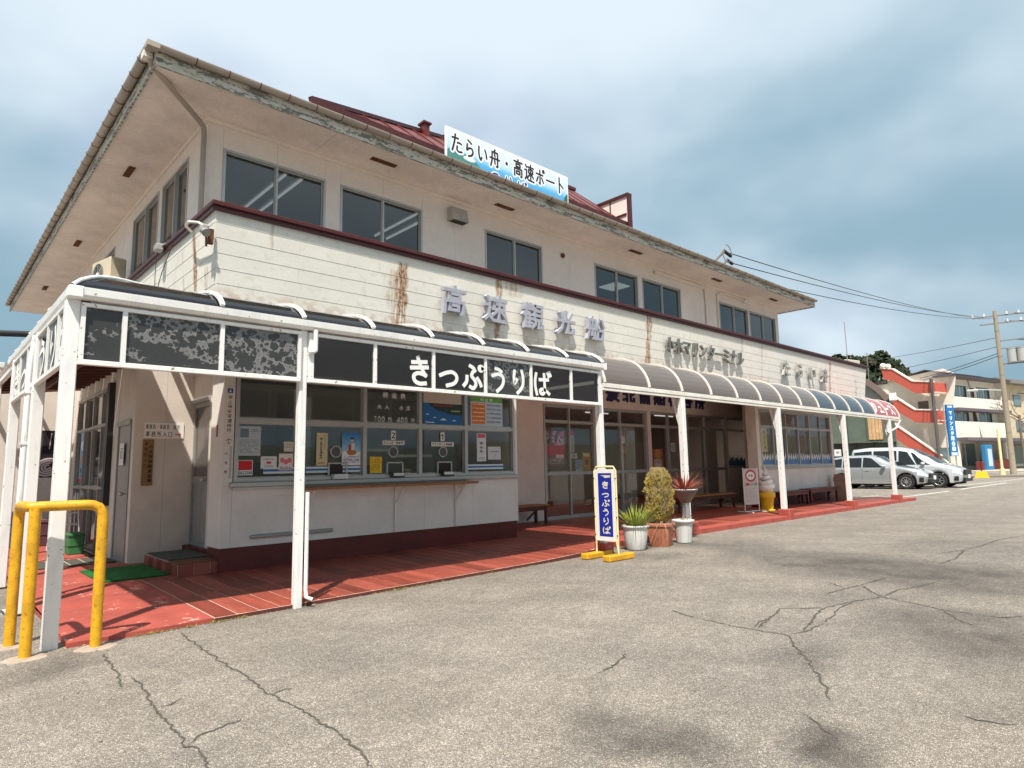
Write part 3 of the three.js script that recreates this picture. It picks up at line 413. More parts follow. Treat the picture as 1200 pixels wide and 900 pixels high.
// soffit, fascia, gutter
const EX0 = -1.05, EX1 = 20.02, EZ = 0.03, EB = -17.4, SY = 6.852;
{
  const cut = [EX0, 1.62, 4.4, 7.2, 10, 12.8, 15.6, 18.4, EX1]; for (let i = 0; i < cut.length - 1; i++) shell('soffit_panel', bx(cut[i] + 0.003, cut[i + 1] - 0.003, SY, SY + 0.02 + 0.001 * (i % 2), -0.899, EZ), M.soffit);
  for (let z = -0.902, k = 0; z > EB + 0.1; z -= 2.75, k++) shell('soffit_panel', bx(EX0, -0.102, SY, SY + 0.02 + 0.001 * (k % 2), Math.max(EB, z - 2.744), z), M.soffit);
  shell('soffit_panel', bx(19.152, EX1, SY, SY + 0.02, EB, -0.902), M.soffit);
  shell('cornice', [bx(-0.13, 19.18, 6.78, 6.849, -0.899, -0.865), bx(-0.134, -0.101, 6.78, 6.849, -16.4, -0.9)], M.wallPink);
  const fs = [bx(EX0 - 0.03, EX1 + 0.03, SY - 0.03, 7.03, EZ + 0.001, EZ + 0.035), bx(EX0 - 0.032, EX0 - 0.001, SY - 0.03, 7.03, EB, EZ), bx(EX1 + 0.001, EX1 + 0.032, SY - 0.03, 7.03, EB, EZ)];
  for (const g of fs) { const u = g.attributes.uv; for (let i = 0; i < u.count; i++) u.setXY(i, u.getX(i) * 0.16, u.getY(i) * 0.9); } shell('fascia', fs, M.fascia);
  for (const [x, z, t] of [[2.72, -0.41, 0], [5.71, -0.5, 0], [10.23, -0.46, 0], [14.22, -0.44, 0], [17.9, -0.44, 0], [-0.57, -3.71, 1], [-0.58, -8.6, 1], [-0.6, -13.5, 1]]) { const o = shell('soffit_vent', [bx(-0.25, 0.25, -0.016, -0.001, -0.055, 0.055), ...[-0.03, 0, 0.03].map((q) => bx(-0.235, 0.235, -0.022, -0.0165, q - 0.008, q + 0.008))], M.rust); o.position.set(x, SY, z); o.rotation.y = t ? Math.PI / 2 : 0; }
  // half-round gutters in lengths, with brackets
  const half = (L) => { const g = new THREE.CylinderGeometry(0.065, 0.065, L, 14, 1, true, Math.PI, Math.PI), a = new THREE.CylinderGeometry(0.06, 0.06, L, 14, 1, true, Math.PI, Math.PI); for (const q of [g, a]) q.rotateZ(Math.PI / 2); return [g, a]; };
  const gl = 3.51; for (let i = 0; i < 6; i++) { const o = shell('gutter', half(gl - 0.004), M.gutter); o.rotation.x = 0; o.position.set(-1.06 + gl * (i + 0.5), 7.055 - 0.004 * (i % 2), 0.132); }
  for (let i = 0; i < 5; i++) { const o = shell('gutter', half(3.5), M.gutter); o.rotation.y = Math.PI / 2; o.position.set(-1.15, 7.055 - 0.004 * (i % 2), 0.132 - 3.505 * (i + 0.5)); }
  const br = new THREE.TorusGeometry(0.069, 0.007, 5, 12, Math.PI); br.rotateX(Math.PI); const band = (x, z, t) => { const o = shell('gutter_bracket', br, M.rust); o.position.set(x, 7.055, z); o.rotation.y = t; };
  for (let x = -0.6; x < 20; x += 0.44) band(x, 0.132, Math.PI / 2); for (let z = -0.3; z > -17.2; z -= 0.44) band(-1.15, z, 0);
  shell('gutter_corner', [bx(-1.215, -1.06, 6.985, 7.06, 0.06, 0.197)], M.gutter);
}
// roof: low hipped metal roof, raised part behind
{
  const e = 7.085, ex0 = -1.12, ex1 = 20.1, ez = 0.1, eb = -17.5, r = 0.27, inn = 4.2, x0 = ex0 + inn, x1 = ex1 - inn, z0 = ez - inn, z1 = eb + inn, y = e + inn * r;
  shell('roof', [quad([ex0, e, ez], [ex1, e, ez], [x1, y, z0], [x0, y, z0]), quad([ex0, e, eb], [ex0, e, ez], [x0, y, z0], [x0, y, z1]), quad([ex1, e, ez], [ex1, e, eb], [x1, y, z1], [x1, y, z0]), quad([ex1, e, eb], [ex0, e, eb], [x0, y, z1], [x1, y, z1]), quad([x0, y, z0], [x1, y, z0], [x1, y, z1], [x0, y, z1]), bx(ex0, ex1, e - 0.03, e - 0.002, ez - 0.06, ez), bx(ex0, ex0 + 0.06, e - 0.03, e - 0.002, eb, ez - 0.061), bx(EX0, EX1, SY + 0.03, SY + 0.05, EB, -0.9)], M.roofRed);
  for (let x = -0.7; x < 20; x += 0.455) shell('roof_seam', sbar([x, e + 0.012, ez - 0.004], [x, e + 0.012 + 1.6 * r, ez - 1.6], 0.022, 0.03), M.roofRed);
  for (let x = -0.25, k = 0; x < 20; x += 0.91, k++) { const g = new THREE.SphereGeometry(0.07, 8, 6, 0, Math.PI * 2, 0, Math.PI / 2); g.scale(1.5, 0.9, 0.8); g.translate(x + 0.05 * hash(k, 2), e + 0.03, ez - 0.16); shell('snow_guard', g, M.letterPale); }
  const p = [[2.1, 8.5, -2.0], [12.0, 8.5, -2.0], [12.0, 10.2, -4.0], [6.75, 10.15, -4.0], [2.6, 8.55, -4.0]];
  shell('upper_roof', [poly(p, [[0, 1, 2], [0, 2, 3], [0, 3, 4]]), quad([2.1, 7.4, -2.12], [12, 7.4, -2.12], [12, 8.47, -2.12], [2.1, 8.47, -2.12]), quad([2.25, 7.4, -4], [2.25, 7.4, -2.12], [2.25, 8.5, -2.12], [2.25, 8.5, -4]), quad([6.75, 10.15, -4], [12, 10.2, -4], [12, 7.5, -6], [6.75, 7.5, -6])], M.roofRed);
  shell('upper_roof_trim', [sbar([2.06, 8.49, -1.98], [12.0, 8.49, -1.98], 0.05, 0.12), sbar([2.06, 8.53, -2.0], [6.75, 10.2, -4.0], 0.1, 0.08), sbar([6.7, 10.2, -4.0], [12, 10.25, -4.0], 0.12, 0.1)], M.trim);
  for (let x = 2.9; x < 12; x += 0.6) { const zt = Math.min(2, (x - 2.1) / 4.65 * 2); shell('roof_seam', sbar([x, 8.515, -2.0], [x, 8.515 + zt * 0.84, -2.0 - zt], 0.02, 0.03), M.roofRed); }
  const ew = shell('end_wall', bx(12.0, 12.12, 7.4, 9.36, -3.15, -1.94), M.wallPink); mesh('end_wall_trim', [bx(11.96, 12.16, 9.361, 9.45, -3.2, -1.9), bx(11.97, 11.998, 8.78, 8.84, -3.1, -1.99), bx(11.975, 11.998, 8.3, 9.36, -2.6, -2.57), bx(11.96, 12.15, 7.4, 9.36, -1.938, -1.9)], M.trim, ew);
  shell('roof_vent', [bx(5.7, 5.86, 9.6, 9.98, -3.6, -3.4), bx(5.66, 5.9, 9.981, 10.03, -3.64, -3.36)], M.roofRed);
}
// downpipe at the corner, vent hood, wall conduits
shell('downpipe', tube([[-1.13, 6.98, -0.02], [-1.11, 6.9, -0.08], [-0.22, 6.62, -0.75], [-0.17, 6.52, -0.83], [-0.17, 6.2, -0.84], [-0.17, 4.4, -0.84]], 0.04, 10, 5), M.gutter);
shell('gutter_outlet', bx(-1.21, -1.1, 6.93, 7.02, -0.14, 0.0), M.whiteOld);
{ const h = shell('vent_hood', [prism([[0, 0], [0.2, 0], [0.2, 0.28], [0.06, 0.28]], 0, 0.4)], M.letterPale); h.rotation.y = Math.PI / 2; h.position.set(4.5, 6.35, -0.7); mesh('vent_opening', bx(0.02, 0.18, -0.004, -0.001, 0.03, 0.37), M.black, h); }
shell('wall_conduit', tube([[11.6, 6.68, -0.86], [14.2, 6.68, -0.86], [14.25, 6.6, -0.86], [14.25, 4.9, -0.86]], 0.03, 8, 3), M.soffit); shell('wall_conduit', [tube([[14.95, 4.9, -0.86], [14.95, 6.62, -0.86], [15.0, 6.7, -0.86], [16.6, 6.7, -0.86]], 0.025, 8, 3)], M.soffit);
shell('wall_lamp', [bx(16.62, 16.95, 6.62, 6.72, -0.89, -0.8)], M.whiteOld);
shell('wall_vent', [new THREE.CylinderGeometry(0.06, 0.06, 0.04, 12).rotateX(Math.PI / 2).translate(7.9, 6.36, -0.88)], M.rust);

// parapet of painted boards, leaning outwards
const PB = { x0: -0.26, x1: 23.42, y: 3.7, z: 0.3 }, PT = { x0: -0.35, x1: 23.56, y: 4.93, z: 0.4 };
const boardTex = (xa, xb, s, streaks, W = 2048) => dataTex(W, 192, (u, v) => {
  const x = mix(xa, xb, u), y = mix(3.7, 4.93, v), n = fbm(x * 1.3, y * 1.7, s, 4), g = fbm(x * 7, y * 9, s + 4, 4), f = fbm(x * 30, y * 14, s + 9, 2);
  let c = [0.865 + 0.05 * n + 0.02 * f, (xa > 5 ? 0.84 : 0.85) + 0.05 * n + 0.02 * f, 0.81 + 0.05 * n + 0.02 * f];
  const worn = sstep(0.2, 0.5, g + 0.35 * n + 0.1); c = c.map((q, i) => mix(q, [0.80, 0.78, 0.72][i], worn * 0.5));
  for (const [sx, w, top, bot, k] of streaks) {
    const wob = 0.07 * fbm(y * 2.2, sx, 3, 3), d = Math.abs(x - sx - wob) / (w * (0.75 + 0.5 * fbm(y * 5, sx, 9, 2))), on = sstep(1, 0.45, d) * sstep(top + 0.05, top - 0.05, y) * sstep(bot - 0.03, bot + 0.08, y);
    const grainy = sstep(-0.3 - 0.15 * k, 0.32, g * 0.35 + f * 0.25 + fbm(x * 24, y * 1.5, 7, 3) * 0.95 + 0.1 * k); const col = f > 0.12 ? [0.43, 0.31, 0.22] : [0.64, 0.50, 0.39];
    c = c.map((q, i) => mix(q, col[i], on * grainy * k));
  }
  const low = sstep(3.92, 3.72, y + 0.1 * n) * sstep(0.0, 0.25, g + 0.12); c = c.map((q, i) => mix(q, [0.62, 0.42, 0.31][i], low * 0.3));
  return c;
}, true, false);
const ST1 = [[0.45, 0.05, 4.93, 4.5, 0.35], [2.62, 0.17, 4.75, 3.7, 0.95], [2.5, 0.3, 4.6, 3.7, 0.4], [4.72, 0.12, 4.93, 3.7, 0.85], [5.1, 0.35, 4.88, 4.6, 0.45], [9.45, 0.18, 4.93, 3.7, 0.95], [6.7, 0.06, 4.4, 3.7, 0.25], [7.6, 0.04, 4.9, 3.7, 0.2]], ST2 = [[13.9, 0.1, 4.9, 4.2, 0.3], [15.1, 0.08, 4.9, 3.8, 0.3], [20.1, 0.14, 4.85, 3.75, 0.7], [18.2, 0.06, 4.6, 3.8, 0.3], [22.5, 0.2, 4.4, 3.7, 0.35]];
M.boardA = std({ map: boardTex(-0.5, 11.8, 5, ST1), roughness: 0.7, bumpMap: grainBump, bumpScale: 0.001 });
M.boardB = std({ map: boardTex(11.8, 24, 8, ST2), roughness: 0.7, bumpMap: grainBump, bumpScale: 0.001 });
M.boardL = std({ map: boardTex(-9.5, 0.5, 15, [[-0.52, 0.13, 4.8, 3.7, 0.95], [-1.05, 0.07, 4.7, 3.7, 0.4], [-0.05, 0.12, 4.2, 3.7, 0.5], [-3.4, 0.12, 4.7, 3.7, 0.5]], 1536), roughness: 0.7, bumpMap: grainBump, bumpScale: 0.001 });
M.boardC = std({ map: boardTex(-2, 2, 22, [[0.3, 0.1, 4.9, 3.7, 0.5]], 256), roughness: 0.7 });
{
  const rows = 6, at = (t, k) => mix(PB[k], PT[k], t), slope = (PT.z - PB.z) / (PT.y - PB.y);
  const par = shell('parapet', [bx(PB.x0 + 0.06, PB.x1 - 0.06, 3.72, 4.9, 0.12, 0.24), bx(PB.x0 + 0.06, PB.x0 + 0.16, 3.72, 4.9, -9.4, 0.119), bx(PB.x1 - 0.16, PB.x1 - 0.06, 3.72, 4.9, -5, 0.119)], M.woodDark);
  const plank = (a0, a1, b0, b1, y0, y1, z0, z1, side, m, xa, xb) => {   // a*: along at the lower edge, b*: along at the upper edge
    const c = 0.002, d = 0.03, P = side === 'f' ? (s, y, o) => [s, y, mix(z0, z1, (y - y0) / (y1 - y0)) + o] : side === 'l' ? (s, y, o) => [mix(z0, z1, (y - y0) / (y1 - y0)) - o, y, s] : (s, y, o) => [mix(z0, z1, (y - y0) / (y1 - y0)) + o, y, s];
    const q = [P(a0, y0, 0.0015), P(a1, y0, 0.0015), P(b1, y1, -0.0015), P(b0, y1, -0.0015)], i = [P(a0 + c, y0 + c, 0.0015 + c), P(a1 - c, y0 + c, 0.0015 + c), P(b1 - c, y1 - c, -0.0015 + c), P(b0 + c, y1 - c, -0.0015 + c)], k = [P(a0, y0, -d), P(a1, y0, -d), P(b1, y1, -d), P(b0, y1, -d)], pts = [...i, ...q, ...k], T = [[0, 1, 2], [0, 2, 3]];
    for (let e = 0; e < 4; e++) { const f = (e + 1) % 4; T.push([4 + e, 4 + f, f], [4 + e, f, e], [8 + e, 8 + f, 4 + f], [8 + e, 4 + f, 4 + e]); }
    const g = poly(pts, T), u = g.attributes.uv, p = g.attributes.position; for (let n = 0; n < u.count; n++) u.setXY(n, ((side === 'f' ? p.getX(n) : p.getZ(n)) - xa) / (xb - xa), (p.getY(n) - 3.7) / 1.23);
    mesh('board', g, m, par);
  };
  for (let r = 0; r < rows; r++) {
    const t0 = r / rows, t1 = (r + 1) / rows, y0 = at(t0, 'y') + 0.001, y1 = at(t1, 'y') - 0.001, z0 = at(t0, 'z'), z1 = at(t1, 'z');
    const joints = [0.85, 4.22, 7.55, 10.83, 14.2, 17.5, 20.8].map((j, i) => j + (r % 2) * (i === 0 ? 900 : 0)); const js = joints.filter((j) => j < 24);
    const A = [at(t0, 'x0'), ...js], Bx = [at(t1, 'x0'), ...js], C = [...js, at(t0, 'x1')], D = [...js, at(t1, 'x1')];
    for (let k = 0; k < A.length; k++) { const mid = (A[k] + C[k]) / 2; const second = mid > 11.8; if (A[k] < 11.8 && C[k] > 11.8) { plank(A[k] + 0.001, 11.8, Bx[k] + 0.001, 11.8, y0, y1, z0, z1, 'f', M.boardA, -0.5, 11.8); plank(11.803, C[k] - 0.001, 11.803, D[k] - 0.001, y0, y1, z0, z1, 'f', M.boardB, 11.8, 24); } else plank(A[k] + 0.001, C[k] - 0.001, Bx[k] + 0.001, D[k] - 0.001, y0, y1, z0, z1, 'f', second ? M.boardB : M.boardA, second ? 11.8 : -0.5, second ? 24 : 11.8); }
    const x0 = at(t0, 'x0'), x1 = at(t1, 'x0'); let zz = [-9.4, -5.1, -1.72];
    for (let k = 0; k < 3; k++) plank(zz[k] + 0.001, k < 2 ? zz[k + 1] - 0.001 : z0 - 0.034, zz[k] + 0.001, k < 2 ? zz[k + 1] - 0.001 : z1 - 0.034, y0, y1, x0, x1, 'l', M.boardL, -9.5, 0.5);
    plank(-5, z0 - 0.034, -5, z1 - 0.034, y0, y1, at(t0, 'x1'), at(t1, 'x1'), 'r', M.boardC, -5, 0.5);
  }
  shell('parapet_cap', [cbx(PT.x0 - 0.06, PT.x1 + 0.06, 4.931, 5.0, 0.1, PT.z + 0.07, 0.012), cbx(PT.x0 - 0.06, PT.x0 + 0.16, 4.9315, 5.0005, -9.4, 0.098, 0.012), cbx(PT.x1 - 0.16, PT.x1 + 0.06, 4.9315, 5.0005, -5, 0.098, 0.012), bx(PT.x0 - 0.03, PT.x1 + 0.03, 4.87, 4.93, PT.z + 0.012, PT.z + 0.035), bx(PT.x0 - 0.035, PT.x0 - 0.012, 4.87, 4.93, -9.4, PT.z + 0.011)], M.trim);
  shell('parapet_foot', [bx(PB.x0 - 0.02, PB.x1 + 0.02, 3.63, 3.699, 0.1, PB.z + 0.03), bx(PB.x0 - 0.02, PB.x0 + 0.1, 3.63, 3.699, -9.4, 0.099)], M.rust);
  shell('flat_roof', [bx(-0.2, PB.x1 - 0.1, 4.2, 4.26, -5, 0.11), bx(-0.2, 19.0, 4.2, 4.26, -9.4, -5.01)], M.aluGrey);
}
// ---------------------------------------------------------------- ground storey of the terminal
const GC = 3.62;
shell('porch_ceiling', [bx(-0.2, 23.3, 3.56, 3.62, -2.2, 0.27), bx(-0.55, 0.0, 3.56, 3.6195, -9.4, -2.21)], M.soffit);
// ticket office: front wall, plinth, side
wallPanels('wall_panel', T0, [0, 0.4, 0], 0, 5.46, 3.16, [[0.14, 5.4, 0.86, 2.37]], M.wallWhite, 0.12, 1.06);
shell('plinth', [bx(0.015, 5.445, -0.1, 0.399, -0.5, -0.028), bx(5.3, 5.445, -0.1, 0.399, -2.2, -0.501), bx(0.12, 0.3, -0.1, 0.3, -2.0, -0.501)], M.plinth);
shell('wall_panel', [bx(0, 0.16, 0.4, 3.56, -0.5, -0.121)], M.wallWhite);
shell('wall_panel', bx(0.2, 0.32, 2.56, 3.56, -1.998, -0.501), M.wallCream); shell('wall_panel', bx(0.2, 0.32, 0.3, 2.559, -1.2, -0.501), M.wallCream);
shell('wall_panel', [bx(5.34, 5.46, 0.4, 3.56, -2.2, -0.121)], M.wallCream);
shell('wall_panel', [bx(-0.63, -0.2, 0.03, 3.56, -2.12, -2.0)], M.wallCream); shell('wall_panel', [bx(-0.197, 0.34, 0.03, 3.56, -2.12, -2.001)], M.wallCream);
// ticket windows
const TW = win('ticket_window', T0, [0.15, 1.27, 0.0], 0, 5.24, 1.5, [0.94, 2.01, 3.07, 4.06], [0.85], { fw: 0.05, bw: 0.065, mat: M.alu, glass: M.glass });
shell('window_sill', [cbx(0.1, 5.44, 1.2, 1.268, -0.02, 0.075, 0.01), bx(0.13, 0.98, 1.165, 1.198, 0.01, 0.05)], M.alu);
shell('counter_ledge', [cbx(1.03, 4.24, 1.135, 1.175, 0.005, 0.31, 0.006)], M.woodBrown);
for (const x of [1.2, 2.72, 3.95]) shell('ledge_bracket', [bx(x - 0.02, x + 0.02, 0.42, 1.134, 0.003, 0.035), sbar([x, 0.86, 0.035], [x, 1.12, 0.26], 0.022, 0.022)], M.whiteOld);
shell('wall_rail', cbx(0.4, 1.62, 0.5, 0.55, 0.004, 0.05, 0.01), M.aluGrey);
// booking room inside
shell('office_floor', bx(0.17, 5.33, 0.2, 0.3, -2.2, -0.5), M.interior);
shell('office_ceiling', bx(0.165, 5.335, 2.95, 3.0, -2.2, -0.125), M.ceil);
shell('office_back_wall', bx(0.34, 5.335, 0.3, 2.949, -2.32, -2.21), M.interior);
shell('office_cupboard', [bx(0.35, 1.5, 0.3, 2.1, -2.2, -1.75), bx(4.3, 5.3, 0.3, 1.9, -2.2, -1.7)], plain(0.34, 0.36, 0.36, 0.5));
shell('office_desk', [bx(0.3, 5.3, 1.1, 1.14, -0.75, -0.13), bx(0.3, 5.3, 0.3, 1.09, -0.7, -0.66)], plain(0.42, 0.4, 0.36, 0.5));
shell('office_partition', [bx(1.32, 1.36, 1.14, 2.7, -1.4, -0.75), bx(1.52, 1.66, 1.14, 2.6, -0.9, -0.86), bx(2.0, 3.2, 1.72, 1.77, -0.95, -0.9), bx(3.25, 4.1, 1.62, 1.67, -0.95, -0.9)], plain(0.66, 0.66, 0.6, 0.6));
for (const [x, w, h, c, z] of [[2.75, 0.5, 0.34, [0.05, 0.2, 0.34], -0.5], [3.0, 0.22, 0.28, [0.03, 0.16, 0.28], -0.4], [3.42, 0.1, 0.16, [0.35, 0.42, 0.4], -0.3], [1.95, 0.4, 0.3, [0.05, 0.05, 0.055], -0.5], [3.95, 0.2, 0.2, [0.4, 0.25, 0.08], -0.35], [4.75, 0.4, 0.5, [0.1, 0.1, 0.1], -0.6], [0.8, 0.45, 0.4, [0.06, 0.1, 0.15], -0.6]]) tag(mesh('office_box', cbx(x - w / 2, x + w / 2, 1.141, 1.141 + h, z - 0.12, z + 0.08, 0.01), plain(...c, 0.55)), `${c[2] > c[0] * 2 ? 'blue' : c[0] > 0.3 ? 'pale' : 'dark'} box on the desk behind the ticket windows, ${x < 1.5 ? 'below the pale printed sheet' : x < 2.4 ? 'behind the boat poster' : x < 2.9 ? 'behind window two, wide' : x < 3.2 ? 'behind window two, narrow' : x < 3.6 ? 'a small tin behind window one' : x < 4.2 ? 'behind window one' : 'behind the striped end window'}`, 'box');
// sheltered side door with tiled step
{
  const d = shell('side_door', [bx(0, 0.78, 0, 0.05, -0.05, 0.0), bx(0, 0.78, 2.13, 2.2, -0.05, 0.0), bx(0, 0.05, 0.051, 2.129, -0.05, 0.0), bx(0.73, 0.78, 0.051, 2.129, -0.05, 0.0), bx(0.051, 0.729, 0.95, 1.05, -0.045, -0.004), bx(0.051, 0.729, 0.051, 0.949, -0.04, -0.022), bx(0.35, 0.43, 0.051, 0.949, -0.021, -0.019), bx(0, 0.78, 2.201, 2.26, -0.05, 0.05)], M.aluGrey); d.position.set(0.21, 0.3, -1.99); d.rotation.y = LFT;
  mesh('door_pane', bx(0.051, 0.729, 1.051, 2.129, -0.034, -0.028), plain(0.12, 0.11, 0.1, 0.15), d); mesh('door_handle', [new THREE.SphereGeometry(0.035, 10, 8).translate(0.68, 1.0, 0.045), bar([0.68, 1.0, 0], [0.68, 1.0, 0.045], 0.014), bx(0.655, 0.705, 0.96, 1.04, -0.003, 0.004)], M.alu, d);
  const s = thing('door_step', 'dark red tiled step with a grey mat below the side door', 'step', [-0.22, 0.07, -0.8]);
  mesh('step_block', bx(-0.26, 0.335, -0.1, 0.17, -0.85, 0.74), M.grout, s); for (let i = 0; i < 3; i++) mesh('tile', cbx(-0.262 + 0.2 * i + 0.004, -0.262 + 0.2 * i + 0.194, -0.09, 0.172, 0.735, 0.752, 0.004), i % 2 ? M.tileC : M.tileB, s); for (let i = 0; i < 7; i++) mesh('tile', cbx(-0.272, -0.258, -0.09, 0.172, -0.83 + 0.224 * i, -0.615 + 0.224 * i, 0.004), i % 2 ? M.plinth : M.tileB, s); for (let i = 0; i < 3; i++) for (let j = 0; j < 2; j++) mesh('tile', cbx(-0.262 + 0.2 * i + 0.004, -0.262 + 0.2 * i + 0.194, 0.166, 0.184, 0.3 + j * 0.22, 0.515 + j * 0.22, 0.004), M.rust, s);
  tag(mesh('doormat', cbx(-0.46, 0.08, 0.252, 0.266, -1.62, -0.52, 0.004), plain(0.06, 0.065, 0.055, 0.95)), 'grey doormat on the tiled step of the side door', 'doormat');
}
// passage side: toilet door, glazed shop front, end wall
wallPanels('wall_panel', T0, [-0.63, 0.03, -7.0], LFT, 4.88, 3.53, [[3.98, 4.85, 0, 2.22], [0.32, 3.42, 0.03, 2.9]], M.wallCream);
{
  const d = shell('toilet_door', [bx(0, 0.85, 0, 0.05, -0.05, 0), bx(0, 0.85, 2.12, 2.2, -0.05, 0.02), bx(0, 0.06, 0.051, 2.119, -0.05, 0), bx(0.79, 0.85, 0.051, 2.119, -0.05, 0), bx(0.061, 0.789, 0.051, 2.119, -0.045, -0.02), bx(0.12, 0.73, 0.12, 0.95, -0.019, -0.012), bx(0.12, 0.73, 1.1, 2.05, -0.019, -0.012)], M.aluGrey); d.position.set(-0.645, 0.05, -3.01); d.rotation.y = LFT;
  mesh('door_handle', [new THREE.SphereGeometry(0.035, 10, 8).translate(0.7, 1.06, 0.05), bar([0.7, 1.06, -0.01], [0.7, 1.06, 0.05], 0.012)], M.alu, d);
  const s = tag(mesh('toilet_sign', board(0.26, 0.34, 0.004), printed(96, 128, (c) => { c.fillStyle = '#e9e7e0'; c.fillRect(0, 0, 96, 128); c.fillStyle = '#3a3a3a'; for (const x of [32, 64]) { c.beginPath(); c.arc(x, 34, 8, 0, 7); c.fill(); c.fillRect(x - 8, 45, 16, 46); } })), 'small white sign with two figures on the toilet door', 'sign'); s.position.set(-0.665, 1.72, -2.55); s.rotation.y = LFT;
}
win('shop_front', T0, [-0.63, 0.08, -6.68], LFT, 3.08, 2.84, [0.78, 1.54, 2.3], [1.1, 2.2], { fw: 0.06, bw: 0.05, mat: M.aluGrey });
shell('shutter_post', bx(-0.72, -0.632, 0.9, 2.95, -3.58, -3.4), M.dark);
shell('shop_interior', [bx(-0.5, 4.5, 0.0, 0.05, -7, -2.4), bx(4.4, 4.5, 0.05, 3.5, -7, -2.4), bx(-0.5, 4.5, 3.45, 3.5, -7, -2.4), bx(-0.5, 4.5, 0.05, 3.45, -7.1, -7.001)], M.interior);
wallPanels('wall_panel', T0, [-9, 0.0, -7.0], 0, 8.37, 3.5, [[1.0, 6.9, 0.3, 2.2]], M.wallCream, 0.12, 1.2);
shell('far_room', [bx(-9, -2, 0.02, 3.4, -9.5, -9.4), bx(-2.06, -1.96, 0.02, 3.4, -9.4, -7.13), bx(-9, -2, 3.4, 3.45, -9.5, -7.13)], M.interiorDark);
// recessed entrance wall
const ZR = -2.2;
wallPanels('wall_panel', T0, [5.462, 0.05, ZR], 0, 15.5, 3.51, [[2.98, 13.45, 0, 2.93]], M.wallPink, 0.12, 1.2);
shell('entrance_pillar', [bx(12.78, 12.95, 0.09, 2.978, ZR - 0.1, ZR + 0.05), bx(17.35, 17.42, 0.09, 2.978, ZR - 0.1, ZR + 0.03)], M.wallPink);
const dgl = (i) => M.glass;
win('entrance_window', T0, [8.45, 0.1, ZR], 0, 1.95, 2.87, [0.96], [1.12, 2.44], { fw: 0.05, bw: 0.05, mat: M.alu });
win('entrance_door', T0, [10.402, 0.1, ZR], 0, 2.37, 2.87, [1.15], [1.12, 2.44], { fw: 0.05, bw: 0.055, mat: M.alu });
win('entrance_door', T0, [12.955, 0.1, ZR], 0, 2.03, 2.87, [0.97], [1.12, 2.44], { fw: 0.05, bw: 0.055, mat: M.alu });
win('entrance_door', T0, [14.99, 0.1, ZR], 0, 2.355, 2.87, [1.06], [1.12, 2.44], { fw: 0.05, bw: 0.055, mat: M.alu });
win('entrance_window', T0, [17.425, 1.25, ZR], 0, 1.48, 1.72, [], [1.29], { fw: 0.05, bw: 0.05, mat: M.alu });
shell('wall_panel', bx(17.425, 18.91, 0.09, 1.249, ZR - 0.1, ZR), M.wallPink);
shell('entrance_sill', bx(8.44, 17.35, 0.0, 0.1, ZR - 0.02, ZR + 0.06), M.alu);
shell('hall_floor', bx(5.3, 21, 0.0, 0.08, -8, ZR - 0.12), M.tileB);
shell('hall_ceiling', bx(5.3, 21, 3.2, 3.3, -8, ZR - 0.125), M.ceil);
shell('hall_wall', [bx(5.3, 21, 0.08, 3.2, -8.1, -8), bx(5.3, 5.4, 0.08, 3.2, -8, -2.33), bx(20.9, 21, 0.08, 3.2, -8, -2.33)], M.interiorDark);
for (const [x, z, w] of [[9.2, -4.2, 1.2], [10.6, -5.2, 1.2], [13.2, -4.4, 1.2], [16.4, -4.0, 1.2], [18.4, -3.4, 1.2]]) lampBar('ceiling_lamp', x - w / 2, x + w / 2, z - 0.06, z + 0.06, 3.12, `lit fluorescent lamp in the waiting hall ${x < 10 ? 'behind the pink poster' : x < 12 ? 'behind the doors nearest the pink poster' : x < 15 ? 'behind the doors past the pillar' : x < 17 ? 'behind the curtained doors' : 'behind the wave-painted window'}`, 14);
// curtains: pleated sheets
const curtain = (x0, x1, z, label) => { const n = Math.round((x1 - x0) / 0.025), pts = []; for (let i = 0; i <= n; i++) pts.push([mix(x0, x1, i / n), z + 0.025 * Math.sin(i * 1.35) + 0.008 * hash(i, 1)]); const gs = []; for (let i = 0; i < n; i++) gs.push(quad([pts[i][0], 0.16, pts[i][1]], [pts[i + 1][0], 0.16, pts[i + 1][1]], [pts[i + 1][0], 2.5, pts[i + 1][1]], [pts[i][0], 2.5, pts[i][1]])); tag(mesh('curtain', gs, plain(0.42, 0.36, 0.30, 0.9)), label, 'curtain'); };
curtain(11.75, 12.55, ZR - 0.25, 'beige pleated curtain inside the doors by the pillar'); curtain(16.1, 17.1, ZR - 0.22, 'beige pleated curtain inside the doors beside the wave-painted window');
// letters over the entrance
{ const t = thing('entrance_lettering', 'dark blue letters on the beam above the entrance doors', 'sign', [10.95, 3.19, ZR + 0.004]); [...'渡北前船待合所'].forEach((ch, i) => { const o = mesh('letter', glyphSolid(ch, 0.56, 0.36, 0.075, 0.03), M.letterNavy, t); o.position.x = i * 0.76; }); }
// shop kiosk at the far end
const ZK = -0.05;
wallPanels('wall_panel', T0, [15.28, 0.5, ZK], 0, 5.68, 3.06, [[0.2, 5.5, 0.76, 2.5]], M.wallWhite, 0.12, 0.95);
shell('plinth', bx(15.3, 20.94, 0.05, 0.499, ZK - 0.3, ZK - 0.03), M.plinth);
shell('wall_panel', bx(15.28, 15.42, 0.5, 3.56, ZK - 0.32, ZK - 0.121), M.wallPink); shell('wall_panel', bx(20.82, 20.96, 0.05, 3.56, -7, ZK - 0.121), M.wallPink);
shell('kiosk_back_wall', [sbar([15.36, 1.8, ZK - 0.4], [18.85, 1.8, ZR - 0.02], 0.08, 3.5)], M.interiorDark);
win('kiosk_window', T0, [15.48, 1.26, ZK], 0, 5.3, 1.74, [0.88, 1.77, 2.65, 3.53, 4.42], [1.22], { fw: 0.06, bw: 0.055, mat: M.alu });
